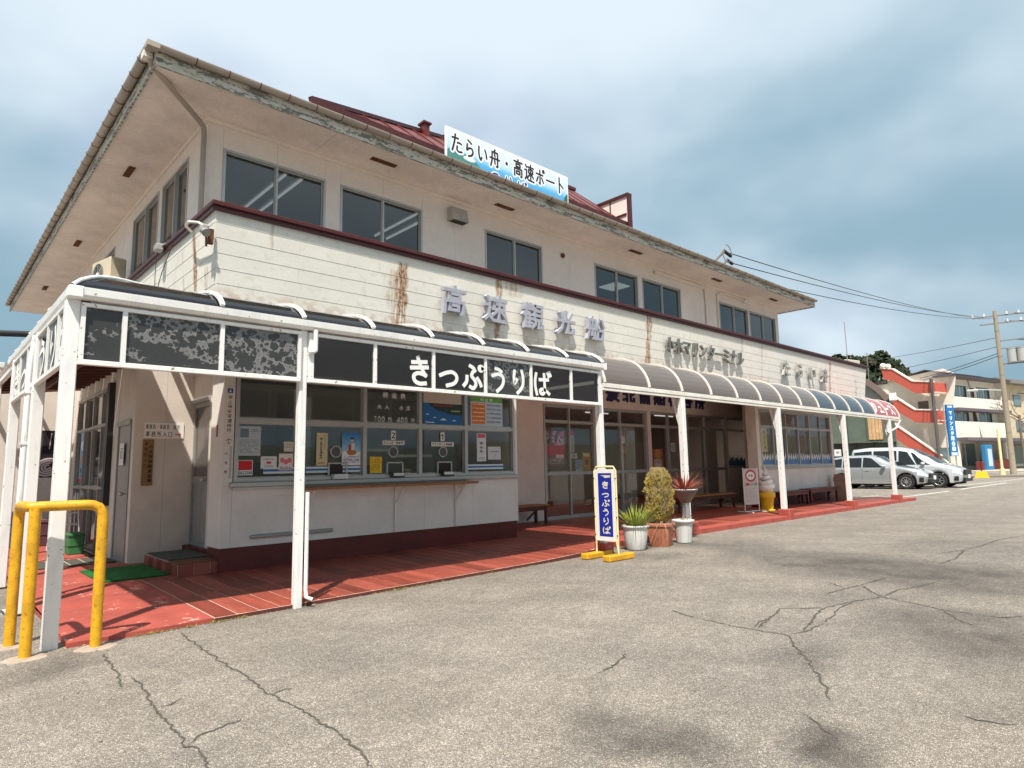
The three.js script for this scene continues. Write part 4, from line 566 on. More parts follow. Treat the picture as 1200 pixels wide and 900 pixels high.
shell('kiosk_sill', cbx(15.45, 20.8, 1.2, 1.258, ZK, ZK + 0.06, 0.01), M.alu);
// painted waves on the kiosk glass
const wave = (w, s) => { const sh = new THREE.Shape(); sh.moveTo(0, 0); sh.lineTo(w, 0); const n = 14; for (let i = n; i >= 0; i--) { const x = w * i / n; sh.lineTo(x, 0.16 + 0.07 * Math.sin(i * 1.9 + s) + 0.05 * hash(i, s)); } return new THREE.ShapeGeometry(sh); };
const wave2 = (w, s) => { const sh = new THREE.Shape(); sh.moveTo(0, 0.12); const n = 10; for (let i = 0; i <= n; i++) { const x = w * i / n; sh.lineTo(x, 0.12 + (i % 2 ? 0.22 : 0.06) + 0.05 * hash(i, s + 2)); } sh.lineTo(w, 0.1); return new THREE.ShapeGeometry(sh); };
for (let i = 0; i < 6; i++) { const t = thing('wave_decal', 'white and blue wave film along the foot of the kiosk windows', 'decal', [15.56 + i * 0.885, 1.325, ZK - 0.028], 0, 'wave films on the kiosk windows'); mesh('white_crest', wave2(0.8, i), M.paper, t); mesh('blue_wave', wave(0.8, i * 2).translate(0, 0, 0.003), plain(0.06, 0.2, 0.42, 0.5), t); }
{ const t = thing('wave_decal', 'blue wave film along the foot of the entrance window', 'decal', [17.5, 1.31, ZR - 0.028]); mesh('blue_wave', wave(1.35, 9).scale(1, 1.2, 1), plain(0.04, 0.12, 0.3, 0.5), t); mesh('white_crest', wave2(1.35, 4).translate(0, 0.02, -0.003), M.paper, t); }
// ---------------------------------------------------------------- canopy over the ticket windows, with its arm down the side
const f1 = [[0, 3.02], [0.04, 3.065], [0.1, 3.115], [0.22, 3.183], [0.38, 3.235], [0.55, 3.27], [1.1, 3.36], [2.28, 3.5]];
const f1y = (d) => { for (let i = 1; i < f1.length; i++) if (d <= f1[i][0]) return mix(f1[i - 1][1], f1[i][1], (d - f1[i - 1][0]) / (f1[i][0] - f1[i - 1][0])); return 3.5; };
const C1 = thing('ticket_canopy', 'white framed canopy with dark curved roof and black lettered panels before the ticket windows', 'canopy');
{
  const part = (n, g, m, p = C1) => mesh(n, g, m, p);
  const X = [-0.93, -0.08, 0.77, 1.61, 2.45, 3.28, 4.11, 4.95], prof = (e, s = 1) => f1.map(([d, y]) => [e - d * s, y]);
  for (let i = 0; i < X.length - 1; i++) part('roof_panel', sheet(prof(2.575), X[i] + 0.012, X[i + 1] - 0.012, 0.004), M.smokeRoof);
  for (const x of X) part('roof_rib', sheet(prof(2.585).map(([z, y]) => [z, y + 0.012]), x - 0.02, x + 0.02, 0.03), M.whiteMetal);
  // hipped corner
  { const n = 16, P = [], T = []; const xs = f1.map(([d]) => d).filter((d) => d < 1.25).concat(1.265), W = xs.length; for (const a of xs) for (const b of xs) P.push([-2.17 + a, f1y(Math.min(a, b)), 2.575 - b]); for (let i = 0; i < W - 1; i++) for (let j = 0; j < W - 1; j++) { const k = i * W + j; T.push([k, k + 1, k + W + 1], [k, k + W + 1, k + W]); } part('roof_panel', poly(P, T), M.smokeRoof); part('roof_rib', tube(xs.map((d) => [-2.17 + d, f1y(d) + 0.012, 2.575 - d]), 0.018, 6, 2), M.whiteMetal); }
  const Z = [1.33, 0.6, -0.1, -0.8, -1.5, -2.2], rib = (z0, z1, th, lift, m, nm) => { const o = part(nm, sheet([...f1.filter(([d]) => d < 1.5), [1.55, 3.41]].map(([d, y]) => [2.17 - d, y + lift]), z0, z1, th), m); o.rotation.y = LFT; return o; };
  for (let i = 0; i < Z.length - 1; i++) rib(Z[i + 1] + 0.012, Z[i] - 0.012, 0.004, 0, M.smokeRoof, 'roof_panel'); for (const z of Z) rib(z - 0.02, z + 0.02, 0.03, 0.012, M.whiteMetal, 'roof_rib');
  for (let z = -2.9; z > -7; z -= 0.7) rib(z + 0.012, z + 0.69, 0.004, 0, M.smokeRoof, 'roof_panel');
  // gutters
  const gp = [[0, 0], [0.07, -0.0], [0.105, 0.03], [0.11, 0.095], [0.095, 0.1], [0.088, 0.045], [0.06, 0.02], [0.012, 0.02], [0.012, 0.1], [0, 0.1]];
  const gut = (L) => { const s = new THREE.Shape(gp.map(([a, b]) => new THREE.Vector2(a, b))), g = new THREE.ExtrudeGeometry(s, { depth: L, bevelEnabled: false }); g.rotateY(-Math.PI / 2); return muv(g); };   // runs along -x from the origin, lip towards +z
  { const o = part('gutter', gut(7.19), M.whiteMetal); o.position.set(5.0, 2.925, 2.485); const q = part('gutter', gut(4.72), M.whiteMetal); q.rotation.y = LFT; q.position.set(-2.085, 2.926, 2.49); part('gutter_corner', cbx(-2.2, -2.08, 2.92, 3.028, 2.48, 2.6, 0.012), M.whiteMetal); part('gutter_cap', [bx(4.985, 5.0, 2.925, 3.03, 2.48, 2.63)], M.whiteMetal); const e = part('gutter', gut(4.2), M.whiteMetal); e.position.set(-2.24, 2.86, -2.13); }
  // posts
  const post = (x, z, y0, y1, w = 0.1, d = 0.1) => part('post', cbx(x - w / 2, x + w / 2, y0, y1, z - d / 2, z + d / 2, 0.008), M.whiteMetal);
  post(-2.14, 2.45, -0.05, 2.924, 0.11, 0.11); post(-0.035, 2.46, -0.05, 2.924, 0.085, 0.085); post(5.0, 2.44, 0.0, 2.924, 0.1, 0.1); post(-2.14, 0.66, 0.02, 2.924, 0.11, 0.11); post(-2.14, -1.5, 0.02, 2.924, 0.11, 0.11); post(-2.14, -4.2, 0.02, 2.924);
  part('post_base', [bx(4.9, 5.1, -0.05, 0.2, 2.33, 2.55)], M.redPaint);
  part('downpipe', [tube([[0.065, 2.93, 2.57], [0.065, 2.72, 2.57], [0.06, 2.69, 2.57], [-0.01, 2.68, 2.55]], 0.026, 8, 4)], M.whiteMetal); part('downpipe', [tube([[0.035, 1.18, 2.515], [0.035, 0.14, 2.515], [0.05, 0.09, 2.53], [0.09, 0.075, 2.56]], 0.022, 8, 4)], M.whiteMetal);
  part('downpipe', [tube([[-2.17, 2.93, 0.46], [-2.18, 2.82, 0.46], [-2.2, 2.5, 0.45], [-2.2, 0.1, 0.45], [-2.21, 0.04, 0.47], [-2.28, 0.02, 0.5]], 0.036, 10, 5)], M.whiteMetal);
  part('pipe_clip', [0.35, 1.05, 1.75, 2.3].map((y) => bx(-2.245, -2.13, y - 0.012, y + 0.012, 0.4, 0.49)), M.whiteMetal);
  part('roof_beam', [bx(-2.0, 5.0, 2.9, 2.97, 2.4, 2.45), bx(-2.14, -2.08, 2.9, 2.97, -6.9, 2.38), bx(-0.3, -0.22, 3.3, 3.4, -7, 0.25)], M.whiteMetal);
  for (let z = 2.0; z > -6.9; z -= 0.45) part('purlin', sbar([-2.1, 2.99, z], [-0.64, z > -1.95 ? 3.12 : 3.16, z], 0.045, 0.06), M.steelRed);
  part('purlin', [sbar([-0.64, 3.05, 2.2], [-0.64, 3.05, -2.0], 0.06, 0.09), sbar([-1.4, 2.98, 2.3], [-1.4, 3.0, -6.9], 0.05, 0.07)], M.steelRed);
  for (let x = 0.8; x < 5; x += 0.84) part('purlin', sbar([x, 3.0, 2.42], [x, 3.38, 0.05], 0.04, 0.06), M.whiteOld);
  // front sign frame and panels
  const y0 = 2.352, y1 = 2.9, zf = 2.515;
  const cells = [[-2.05, -1.77, M.flakeA], [-1.73, -0.92, M.flakeB], [-0.88, -0.115, M.flakeC], [0.065, 0.81, M.acrylic], [0.85, 1.65, M.acrylic], [1.69, 2.51, M.acrylic], [2.55, 3.37, M.flakeB], [3.41, 4.23, M.acrylic], [4.27, 4.9, M.acrylic]];
  part('sign_frame', [cbx(-2.085, -0.08, y0, y0 + 0.045, zf - 0.025, zf + 0.025, 0.004), cbx(-2.085, -0.08, y1 - 0.035, y1, zf - 0.025, zf + 0.025, 0.004), cbx(0.01, 4.95, y0, y0 + 0.045, zf - 0.025, zf + 0.025, 0.004), cbx(0.01, 4.95, y1 - 0.035, y1, zf - 0.025, zf + 0.025, 0.004), ...[[-2.085, -2.05], [-1.77, -1.73], [-0.92, -0.88], [-0.115, -0.08], [0.01, 0.065], [0.81, 0.85], [1.65, 1.69], [2.51, 2.55], [3.37, 3.41], [4.23, 4.27], [4.9, 4.95]].map(([a, b]) => bx(a, b, y0 + 0.0455, y1 - 0.0355, zf - 0.022, zf + 0.022))], M.whiteMetal);
  const face = (a, b, m) => { const w = b - a, g = quad([a, y0 + 0.046, zf - 0.004], [b, y0 + 0.046, zf - 0.004], [b, y1 - 0.036, zf - 0.004], [a, y1 - 0.036, zf - 0.004]), u = g.attributes.uv, p = g.attributes.position; for (let i = 0; i < u.count; i++) u.setXY(i, (p.getX(i) - a) / 0.8, (p.getY(i) - y0 - 0.046) / 0.47); return part('sign_panel', g, m); };
  const panels = cells.map(([a, b, m], i) => { const p = face(a, b, m); return p; }); panels[1].userData.label = 'panel with silvery flaked film';
  const put = (ch, x, panel, w = 0.36, s = 0.37, y = 2.42) => { const o = mesh('letter', glyphSolid(ch, w, s, 0.05, 0.002, true), M.paper, panel); o.position.set(x, y, zf - 0.002); };
  put('き', 1.275, panels[4]); put('っ', 1.735, panels[5], 0.36, 0.37); put('ぷ', 2.13, panels[5], 0.36); put('う', 2.6, panels[6], 0.34); put('り', 2.99, panels[6], 0.34); put('ば', 3.44, panels[7], 0.37);
  // side sign along the arm
  const xs = -2.17, ed = [-1.42, -0.74, -0.06, 0.58], ed2 = [0.74, 1.44, 2.06, 2.37];
  for (const e of [ed, ed2]) { const a = e[0], b = e[e.length - 1]; part('sign_frame', [cbx(xs - 0.022, xs + 0.022, y0, y0 + 0.045, a - 0.03, b + 0.03, 0.004), cbx(xs - 0.022, xs + 0.022, y1 - 0.035, y1, a - 0.03, b + 0.03, 0.004), ...e.map((z) => bx(xs - 0.02, xs + 0.02, y0 + 0.0455, y1 - 0.0355, z - 0.02, z + 0.02))], M.whiteMetal);
    for (let i = 0; i < e.length - 1; i++) { const g = quad([xs, y0 + 0.046, e[i] + 0.02], [xs, y0 + 0.046, e[i + 1] - 0.02], [xs, y1 - 0.036, e[i + 1] - 0.02], [xs, y1 - 0.036, e[i] + 0.02]), u = g.attributes.uv, p = g.attributes.position; for (let k = 0; k < u.count; k++) u.setXY(k, p.getZ(k) / 0.8, (p.getY(k) - y0) / 0.5); const pn = part('sign_panel', g, i % 2 ? M.flakeA : M.acrylic); const ch = (e === ed ? 'きっぷ' : 'うりば')[i]; if (ch) { const o = mesh('letter', glyphSolid(ch, Math.min(0.5, e[i + 1] - e[i] - 0.06), 0.4, 0.05, 0.002, true), M.paper, pn); o.position.set(xs - 0.002, 2.41, e[i] + 0.05); o.rotation.y = LFT; } } }
}
// ---------------------------------------------------------------- arched canopy along the entrance
const f2 = [[1.8, 2.87], [1.785, 2.95], [1.755, 3.04], [1.70, 3.15], [1.63, 3.25], [1.53, 3.345], [1.4, 3.425], [1.2, 3.5], [0.8, 3.56], [0.1, 3.6]];
const C2 = thing('entrance_canopy', 'long arched canopy with brown, navy and red panels on white posts before the entrance', 'canopy');
{
  const part = (n, g, m, p = C2) => mesh(n, g, m, p);
  const X = [5.94, 7.30, 8.44, 9.58, 10.72, 11.85, 12.98, 14.11, 15.24, 16.37, 17.49, 18.61, 19.7, 20.8, 22.05];
  for (let i = 0; i < X.length - 1; i++) { const m = X[i] < 15.2 ? M.brownRoof : X[i] < 19.6 ? M.navyRoof : M.redRoof, o = part('roof_panel', sheet(f2, X[i] + 0.02, X[i + 1] - 0.02, 0.005), m); if (X[i] > 15.2) o.userData.label = X[i] < 19.6 ? 'navy roof panel' : 'red roof panel with white lettering';
    if (X[i] > 19.6) { const t = X[i] < 20 ? 'ジュ' : 'ース'; [...t].forEach((ch, k) => { const g = glyphSolid(ch, 0.36, 0.4, 0.07, 0.004, true), p = g.attributes.position; const arc = (s) => { let L = 0; for (let q = 1; q < f2.length; q++) { const l = Math.hypot(f2[q][0] - f2[q - 1][0], f2[q][1] - f2[q - 1][1]); if (L + l >= s) { const u = (s - L) / l, dz = (f2[q][0] - f2[q - 1][0]) / l, dy = (f2[q][1] - f2[q - 1][1]) / l; return [mix(f2[q - 1][0], f2[q][0], u), mix(f2[q - 1][1], f2[q][1], u), dy, -dz]; } L += l; } return [0, 3.6, 0, 1]; }; for (let v = 0; v < p.count; v++) { const a = arc(0.07 + p.getY(v)), h = p.getZ(v) + 0.006; p.setXYZ(v, X[i] + 0.1 + k * 0.5 + p.getX(v), a[1] + a[3] * h, a[0] + a[2] * h); } g.computeVertexNormals(); part('letter', g, M.paper, o); }); } }
  for (const x of X) part('roof_rib', sheet(f2.map(([z, y]) => [z + 0.008, y + 0.01]), x - 0.024, x + 0.024, 0.03), M.whiteOld);
  part('front_beam', [cbx(5.9, 22.1, 2.79, 2.868, 1.755, 1.83, 0.006), cbx(5.9, 22.1, 2.735, 2.786, 1.765, 1.82, 0.005)], M.whiteOld);
  part('back_beam', bx(5.9, 22.1, 3.45, 3.56, 0.02, 0.09), M.whiteOld);
  part('end_frame', [bx(5.91, 5.935, 2.87, 3.2, 1.6, 1.64), bx(5.905, 5.93, 2.868, 2.93, 0.1, 1.75)], M.whiteOld);
  for (const x of [8.42, 12.75, 16.98, 20.95]) { part('post', cbx(x - 0.06, x + 0.06, 0.2, 2.73, 1.73, 1.85, 0.008), M.whiteMetal); part('post_base', cbx(x - 0.13, x + 0.13, -0.05, 0.26, 1.69, 1.97, 0.012), M.redPaint); part('brace', sbar([x, 2.1, 1.78], [x, 2.92, 1.58], 0.07, 0.08), M.whiteMetal); }
  part('end_pipe', tube([[22.07, 2.76, 1.82], [22.0, 2.7, 1.8], [21.7, 2.5, 1.8], [20.72, 2.3, 1.8]], 0.03, 8, 3), M.whiteOld);
  for (const x of X.slice(1, -1)) part('rafter', sbar([x, 2.82, 1.76], [x, 3.5, 0.08], 0.03, 0.04), M.whiteOld);
}
// ---------------------------------------------------------------- raised letters on the parapet
const wallZ = (y) => mix(0.3, 0.4, (y - 3.7) / 1.23);
function lettering(name, label, text, x, y, w, h, t, d, off, pitch, m) {
  const o = thing(name, label, 'sign', [x, y, wallZ(y) + 0.012]); o.rotation.x = Math.atan2(0.1, 1.23) * 1;
  [...text].forEach((ch, i) => { const l = mesh('letter', glyphSolid(ch, w, h, t, d), m, o); l.position.set(i * pitch, 0, off); mesh('stand_off', [bar([w * 0.3, h * 0.45, -off], [w * 0.3, h * 0.45, 0.01], 0.008, 6), bar([w * 0.7, h * 0.5, -off], [w * 0.7, h * 0.5, 0.01], 0.008, 6)], M.letterSteel, l); });
  return o;
}
lettering('raised_lettering', 'five large lilac characters standing off the parapet boards', '高速観光船', 3.32, 4.03, 0.56, 0.5, 0.056, 0.085, 0.045, 0.945, M.letterLilac);
lettering('raised_lettering', 'ten small dark steel characters in a row on the parapet', '小木マリンターミナル', 10.0, 4.1, 0.34, 0.37, 0.05, 0.06, 0.05, 0.385, M.letterSteel);
lettering('raised_lettering', 'four widely spaced pale grey characters near the parapet end', 'たらい舟', 16.2, 4.03, 0.52, 0.48, 0.06, 0.08, 0.05, 0.96, M.letterPale);
// ---------------------------------------------------------------- sign on the roof
{
  const t = thing('roof_sign', 'white and blue painted sign board standing on the roof above the eaves', 'sign', [6.38, 7.5, -1.0]);
  const p = mesh('sign_board', board(3.72, 0.94, 0.05), printed(1024, 259, (c, w, h) => {
    const g = c.createLinearGradient(0, 0, 0, h); g.addColorStop(0, '#e8f4fa'); g.addColorStop(0.45, '#bfe0f2'); g.addColorStop(0.6, '#5fb4e6'); g.addColorStop(1, '#2f86cc'); c.fillStyle = g; c.fillRect(0, 0, w, h);
    c.fillStyle = '#4d8a86'; c.beginPath(); c.moveTo(0, 150); c.quadraticCurveTo(60, 80, 130, 130); c.quadraticCurveTo(200, 120, 260, 190); c.lineTo(0, 259); c.fill(); c.fillStyle = '#2f6a55'; c.beginPath(); c.moveTo(980, 259); c.quadraticCurveTo(960, 150, 1024, 120); c.lineTo(1024, 259); c.fill(); c.fillStyle = '#e9eef0'; c.beginPath(); c.ellipse(170, 150, 46, 14, 0, 0, 7); c.fill(); c.fillStyle = '#a8382c'; c.fillRect(100, 128, 14, 22);
    const txt = 'たらい舟・高速ボート'; for (const [lw, col] of [[34, '#f4f7f8'], [13, '#1d1e26']]) drawText(c, txt, 34, 24, 86, 118, lw, col, 97);
    for (const [lw, col] of [[26, '#f4f7f8'], [11, '#23409a']]) drawText(c, 'のりば', 330, 160, 84, 84, lw, col, 110);
    c.strokeStyle = '#f3f5f5'; c.lineWidth = 14; c.strokeRect(0, 0, w, h);
  }, 0.4), t); p.position.y = 0.47;
  mesh('sign_support', [sbar([-1.5, -0.25, -0.05], [-1.5, 0.9, -0.05], 0.05), sbar([1.5, -0.25, -0.05], [1.5, 0.9, -0.05], 0.05), sbar([-1.5, 0.8, -0.06], [-1.5, -0.1, -0.7], 0.04), sbar([1.5, 0.8, -0.06], [1.5, -0.1, -0.7], 0.04)], M.aluGrey, t);
}
// ---------------------------------------------------------------- notices and posters
function notice(name, label, cat, [x, y, z], w, h, draw, turn = 0, res = 256, d = 0.003, group) {
  const o = mesh(name, board(w, h, d), printed(Math.round(res * (w >= h ? 1 : w / h)), Math.round(res * (w >= h ? h / w : 1)), draw)); o.position.set(x, y, z); o.rotation.y = turn; return tag(o, label, cat, group);
}
const fillc = (c, w, h, col) => { c.fillStyle = col; c.fillRect(0, 0, w, h); };
const GZ = -0.03;   // just outside the ticket-window glass
const onGlass = (name, label, x0, x1, y0, y1, draw, res = 256) => notice(name, label, 'notice', [(x0 + x1) / 2, (y0 + y1) / 2, GZ], x1 - x0, y1 - y0, draw, 0, res);
onGlass('notice_sheet', 'large pale printed sheet in the ticket window beside the vertical white sign', 0.21, 0.52, 1.63, 2.04, (c, w, h) => { fillc(c, w, h, '#b9c6cb'); c.fillStyle = '#6c8598'; c.fillRect(w * 0.08, h * 0.08, w * 0.38, h * 0.3); lines(c, w * 0.55, h * 0.1, w * 0.35, h * 0.12, 2, '#6d7880'); lines(c, w * 0.08, h * 0.45, w * 0.84, h * 0.48, 10, '#84929a'); });
onGlass('security_sticker', 'red and white security company sticker in the window corner', 0.215, 0.42, 1.36, 1.57, (c, w, h) => { fillc(c, w, h, '#d9dde0'); c.fillStyle = '#d0141c'; c.fillRect(w * 0.05, h * 0.04, w * 0.9, h * 0.62); c.fillStyle = '#1a2742'; c.font = `bold ${h * 0.27}px sans-serif`; c.textAlign = 'center'; c.textBaseline = 'middle'; c.fillText('SECOM', w / 2, h * 0.84); });
onGlass('notice_sheet', 'small white sheet with a red mark beside the security sticker', 0.53, 0.76, 1.45, 1.62, (c, w, h) => { fillc(c, w, h, '#dfe2e0'); lines(c, w * 0.15, h * 0.15, w * 0.7, h * 0.2, 2, '#7a7f84'); c.fillStyle = '#c9444c'; c.fillRect(w * 0.36, h * 0.42, w * 0.28, h * 0.2); lines(c, w * 0.2, h * 0.72, w * 0.6, h * 0.18, 2, '#8a8f94'); });
onGlass('notice_sheet', 'white sheet with pink shapes low in the ticket window', 0.79, 1.0, 1.42, 1.66, (c, w, h) => { fillc(c, w, h, '#e6dedc'); c.fillStyle = '#e0737c'; for (const [x, y] of [[0.25, 0.4], [0.5, 0.5], [0.75, 0.4]]) { c.beginPath(); c.arc(w * x, h * y, w * 0.17, 0, 7); c.fill(); } lines(c, w * 0.1, h * 0.78, w * 0.8, h * 0.16, 2, '#76706e'); });
onGlass('notice_sheet', 'small cream card pinned above the pink-shape sheet', 0.86, 1.0, 1.69, 1.83, (c, w, h) => { fillc(c, w, h, '#d9d4c2'); lines(c, w * 0.1, h * 0.2, w * 0.8, h * 0.5, 4, '#7d776a'); });
onGlass('notice_sheet', 'tall cream paper strip with vertical writing in the ticket window', 1.36, 1.54, 1.48, 1.97, (c, w, h) => { fillc(c, w, h, '#d3c79f'); drawText(c, '海上保安官連絡所', w * 0.3, h * 0.14, w * 0.24, h * 0.075, 2.4, '#3a3426', 0, h * 0.084); lines(c, w * 0.7, h * 0.05, w * 0.1, h * 0.45, 14, '#5c5440'); c.fillStyle = '#b58a3a'; c.fillRect(w * 0.1, h * 0.9, w * 0.7, h * 0.04); });
onGlass('boat_poster', 'blue and white poster with figures in a tub boat', 1.78, 2.1, 1.48, 1.98, (c, w, h) => { fillc(c, w, h, '#e4e6ea'); const g = c.createLinearGradient(0, 0, 0, h * 0.6); g.addColorStop(0, '#2e7fc2'); g.addColorStop(1, '#a8d3ea'); c.fillStyle = g; c.fillRect(0, 0, w, h * 0.58); c.fillStyle = '#b6703c'; c.beginPath(); c.ellipse(w * 0.52, h * 0.6, w * 0.26, h * 0.09, 0, 0, 7); c.fill(); c.fillStyle = '#d7b48c'; c.beginPath(); c.arc(w * 0.55, h * 0.24, w * 0.09, 0, 7); c.fill(); c.fillStyle = '#a9563a'; c.fillRect(w * 0.34, h * 0.36, w * 0.16, h * 0.2); c.fillStyle = '#e3d2c0'; c.fillRect(w * 0.5, h * 0.32, w * 0.18, h * 0.22); c.fillStyle = '#27303f'; c.beginPath(); c.arc(w * 0.55, h * 0.2, w * 0.1, Math.PI, 0); c.fill(); lines(c, w * 0.08, h * 0.72, w * 0.84, h * 0.22, 5, '#565b78'); });
onGlass('yellow_notice', 'bright yellow notice low in window two', 2.27, 2.49, 1.35, 1.61, (c, w, h) => { fillc(c, w, h, '#e9bd17'); lines(c, w * 0.12, h * 0.12, w * 0.76, h * 0.76, 7, '#8a6a12', 0.6); });
onGlass('window_number', 'white number two label on its ticket window', 2.66, 2.745, 1.885, 2.035, (c, w, h) => { fillc(c, w, h, '#eceae4'); c.fillStyle = '#15161a'; c.font = `bold ${h * 0.9}px sans-serif`; c.textAlign = 'center'; c.textBaseline = 'middle'; c.fillText('2', w / 2, h * 0.53); });
onGlass('window_strip', 'white strip with dark print below the number two', 2.5, 2.92, 1.8, 1.872, (c, w, h) => { fillc(c, w, h, '#dedcd4'); drawText(c, 'たらい舟・料金所', w * 0.05, h * 0.2, w * 0.09, h * 0.6, 3, '#2a2a2c', w * 0.112); });
onGlass('window_number', 'white number one label on its ticket window', 3.66, 3.745, 1.88, 2.03, (c, w, h) => { fillc(c, w, h, '#eceae4'); c.fillStyle = '#15161a'; c.font = `bold ${h * 0.9}px sans-serif`; c.textAlign = 'center'; c.textBaseline = 'middle'; c.fillText('1', w / 2, h * 0.53); });
onGlass('window_strip', 'white strip with dark print below the number one', 3.46, 3.95, 1.785, 1.86, (c, w, h) => { fillc(c, w, h, '#dedcd4'); drawText(c, 'マリンボート高速船', w * 0.04, h * 0.2, w * 0.085, h * 0.6, 3, '#2a2a2c', w * 0.1); });
onGlass('ship_poster', 'blue picture board of boats on the sea above window one', 3.3, 4.15, 2.17, 2.53, (c, w, h) => { fillc(c, w, h, '#1b67a8'); c.fillStyle = '#173a34'; c.beginPath(); c.moveTo(w * 0.12, 0); c.lineTo(w, 0); c.lineTo(w, h * 0.5); c.quadraticCurveTo(w * 0.7, h * 0.6, w * 0.55, h * 0.42); c.quadraticCurveTo(w * 0.3, h * 0.4, w * 0.12, 0); c.fill(); c.fillStyle = '#9c2f2a'; c.fillRect(w * 0.25, h * 0.05, w * 0.5, h * 0.07); c.fillStyle = '#b9a27a'; c.fillRect(w * 0.7, h * 0.3, w * 0.24, h * 0.06); c.fillStyle = '#e8f2f6'; for (const [x, y, s] of [[0.1, 0.55, 0.05], [0.28, 0.7, 0.05], [0.5, 0.8, 0.1], [0.78, 0.82, 0.06]]) { c.beginPath(); c.moveTo(w * (x - s), h * y); c.lineTo(w * (x + s), h * y); c.lineTo(w * x, h * (y - s)); c.fill(); } c.fillRect(w * 0.05, h * 0.9, w * 0.22, h * 0.04); });
onGlass('paper_blind', 'blank buff paper covering the glass above the ship picture', 3.3, 4.13, 2.535, 2.72, (c, w, h) => fillc(c, w, h, '#c9b8a8'));
onGlass('price_board', 'green, orange and white price list in the end ticket window', 4.34, 5.12, 2.16, 2.7, (c, w, h) => { fillc(c, w, h, '#c3ccd4'); c.fillStyle = '#63a03c'; c.fillRect(0, 0, w, h * 0.16); drawText(c, '料金表', w * 0.3, h * 0.02, w * 0.11, h * 0.12, 3, '#f2f2e6', w * 0.14); c.fillStyle = '#d0742c'; c.fillRect(w * 0.03, h * 0.2, w * 0.42, h * 0.72); for (let r = 0; r < 5; r++) { lines(c, w * 0.06, h * (0.23 + r * 0.14), w * 0.36, h * 0.07, 1, '#f1dcc0', 0.9, r); c.fillStyle = '#aebcc8'; c.fillRect(w * 0.48, h * (0.2 + r * 0.144), w * 0.5, h * 0.125); lines(c, w * 0.5, h * (0.24 + r * 0.144), w * 0.46, h * 0.08, 1, '#5c6674', 0.8, r + 9); } }, 384);
onGlass('notice_sheet', 'tall white strip with pink head in the end ticket window', 4.48, 4.7, 1.52, 2.03, (c, w, h) => { fillc(c, w, h, '#d6d8da'); c.fillStyle = '#cc5468'; c.fillRect(w * 0.08, h * 0.02, w * 0.84, h * 0.14); drawText(c, '待合所', w * 0.3, h * 0.3, w * 0.36, h * 0.11, 4, '#3f4048', 0, h * 0.15); lines(c, w * 0.12, h * 0.86, w * 0.76, h * 0.1, 2, '#777b82'); });
onGlass('notice_sheet', 'white sheet with a pen drawing in the end ticket window', 4.74, 5.06, 1.55, 1.79, (c, w, h) => { fillc(c, w, h, '#c9cac9'); lines(c, w * 0.12, h * 0.36, w * 0.76, h * 0.12, 1, '#34363a', 0.9); c.strokeStyle = '#34363a'; c.lineWidth = 6; c.beginPath(); c.moveTo(w * 0.5, h * 0.82); c.lineTo(w * 0.62, h * 0.58); c.stroke(); });
for (const [a, b, l] of [[0.57, 1.02, 'blue and white striped film along the first ticket window'], [1.2, 1.56, 'blue and white striped film left of the tray opening'], [1.8, 2.1, 'blue and white striped film below the boat poster'], [4.26, 5.12, 'blue and white striped film along the end ticket window']]) onGlass('striped_film', l, a, b, 1.375, 1.465, (c, w, h) => { fillc(c, w, h, '#d5dde2'); c.fillStyle = '#1f6ba8'; c.fillRect(0, h * 0.32, w, h * 0.34); });
// fare lettering on the glass
{
  const t = thing('fare_lettering', 'white fare figures lettered on the glass above window two', 'lettering', [2.3, 2.14, GZ]);
  const row = (txt, x, y, s, p) => [...txt].forEach((ch, i) => { const o = mesh('letter', glyphSolid(ch, s, s, s * 0.15, 0.002), M.paper, t); o.position.set(x + i * p, y, 0); });
  row('料金表', 0.2, 0.43, 0.09, 0.17); row('大人', 0.1, 0.24, 0.075, 0.14); row('小児', 0.52, 0.24, 0.075, 0.13); row('円', 0.3, 0.04, 0.07, 0.1); row('円', 0.75, 0.04, 0.07, 0.1);
  for (const [s, x, y] of [['700', 0.06, 0.03], ['400', 0.5, 0.03]]) { [...s].forEach((d, i) => { const g = d === '0' ? new THREE.TorusGeometry(0.028, 0.009, 4, 18).scale(0.8, 1.45, 0.15).translate(0, 0.045, 0.001) : d === '7' ? mergeGeometries(flat([bx(-0.024, 0.024, 0.072, 0.088, 0, 0.002), sbar([0.018, 0.072, 0.0015], [-0.01, 0.0, 0.0015], 0.016, 0.002)])) : mergeGeometries(flat([bx(0.004, 0.02, 0, 0.088, 0, 0.002), bx(-0.032, 0.034, 0.018, 0.034, 0, 0.0028), sbar([0.01, 0.086, 0.0015], [-0.028, 0.03, 0.0015], 0.014, 0.002)])); const o = mesh('figure', g, M.paper, t); o.position.set(x + i * 0.075, y, 0); }); }
}
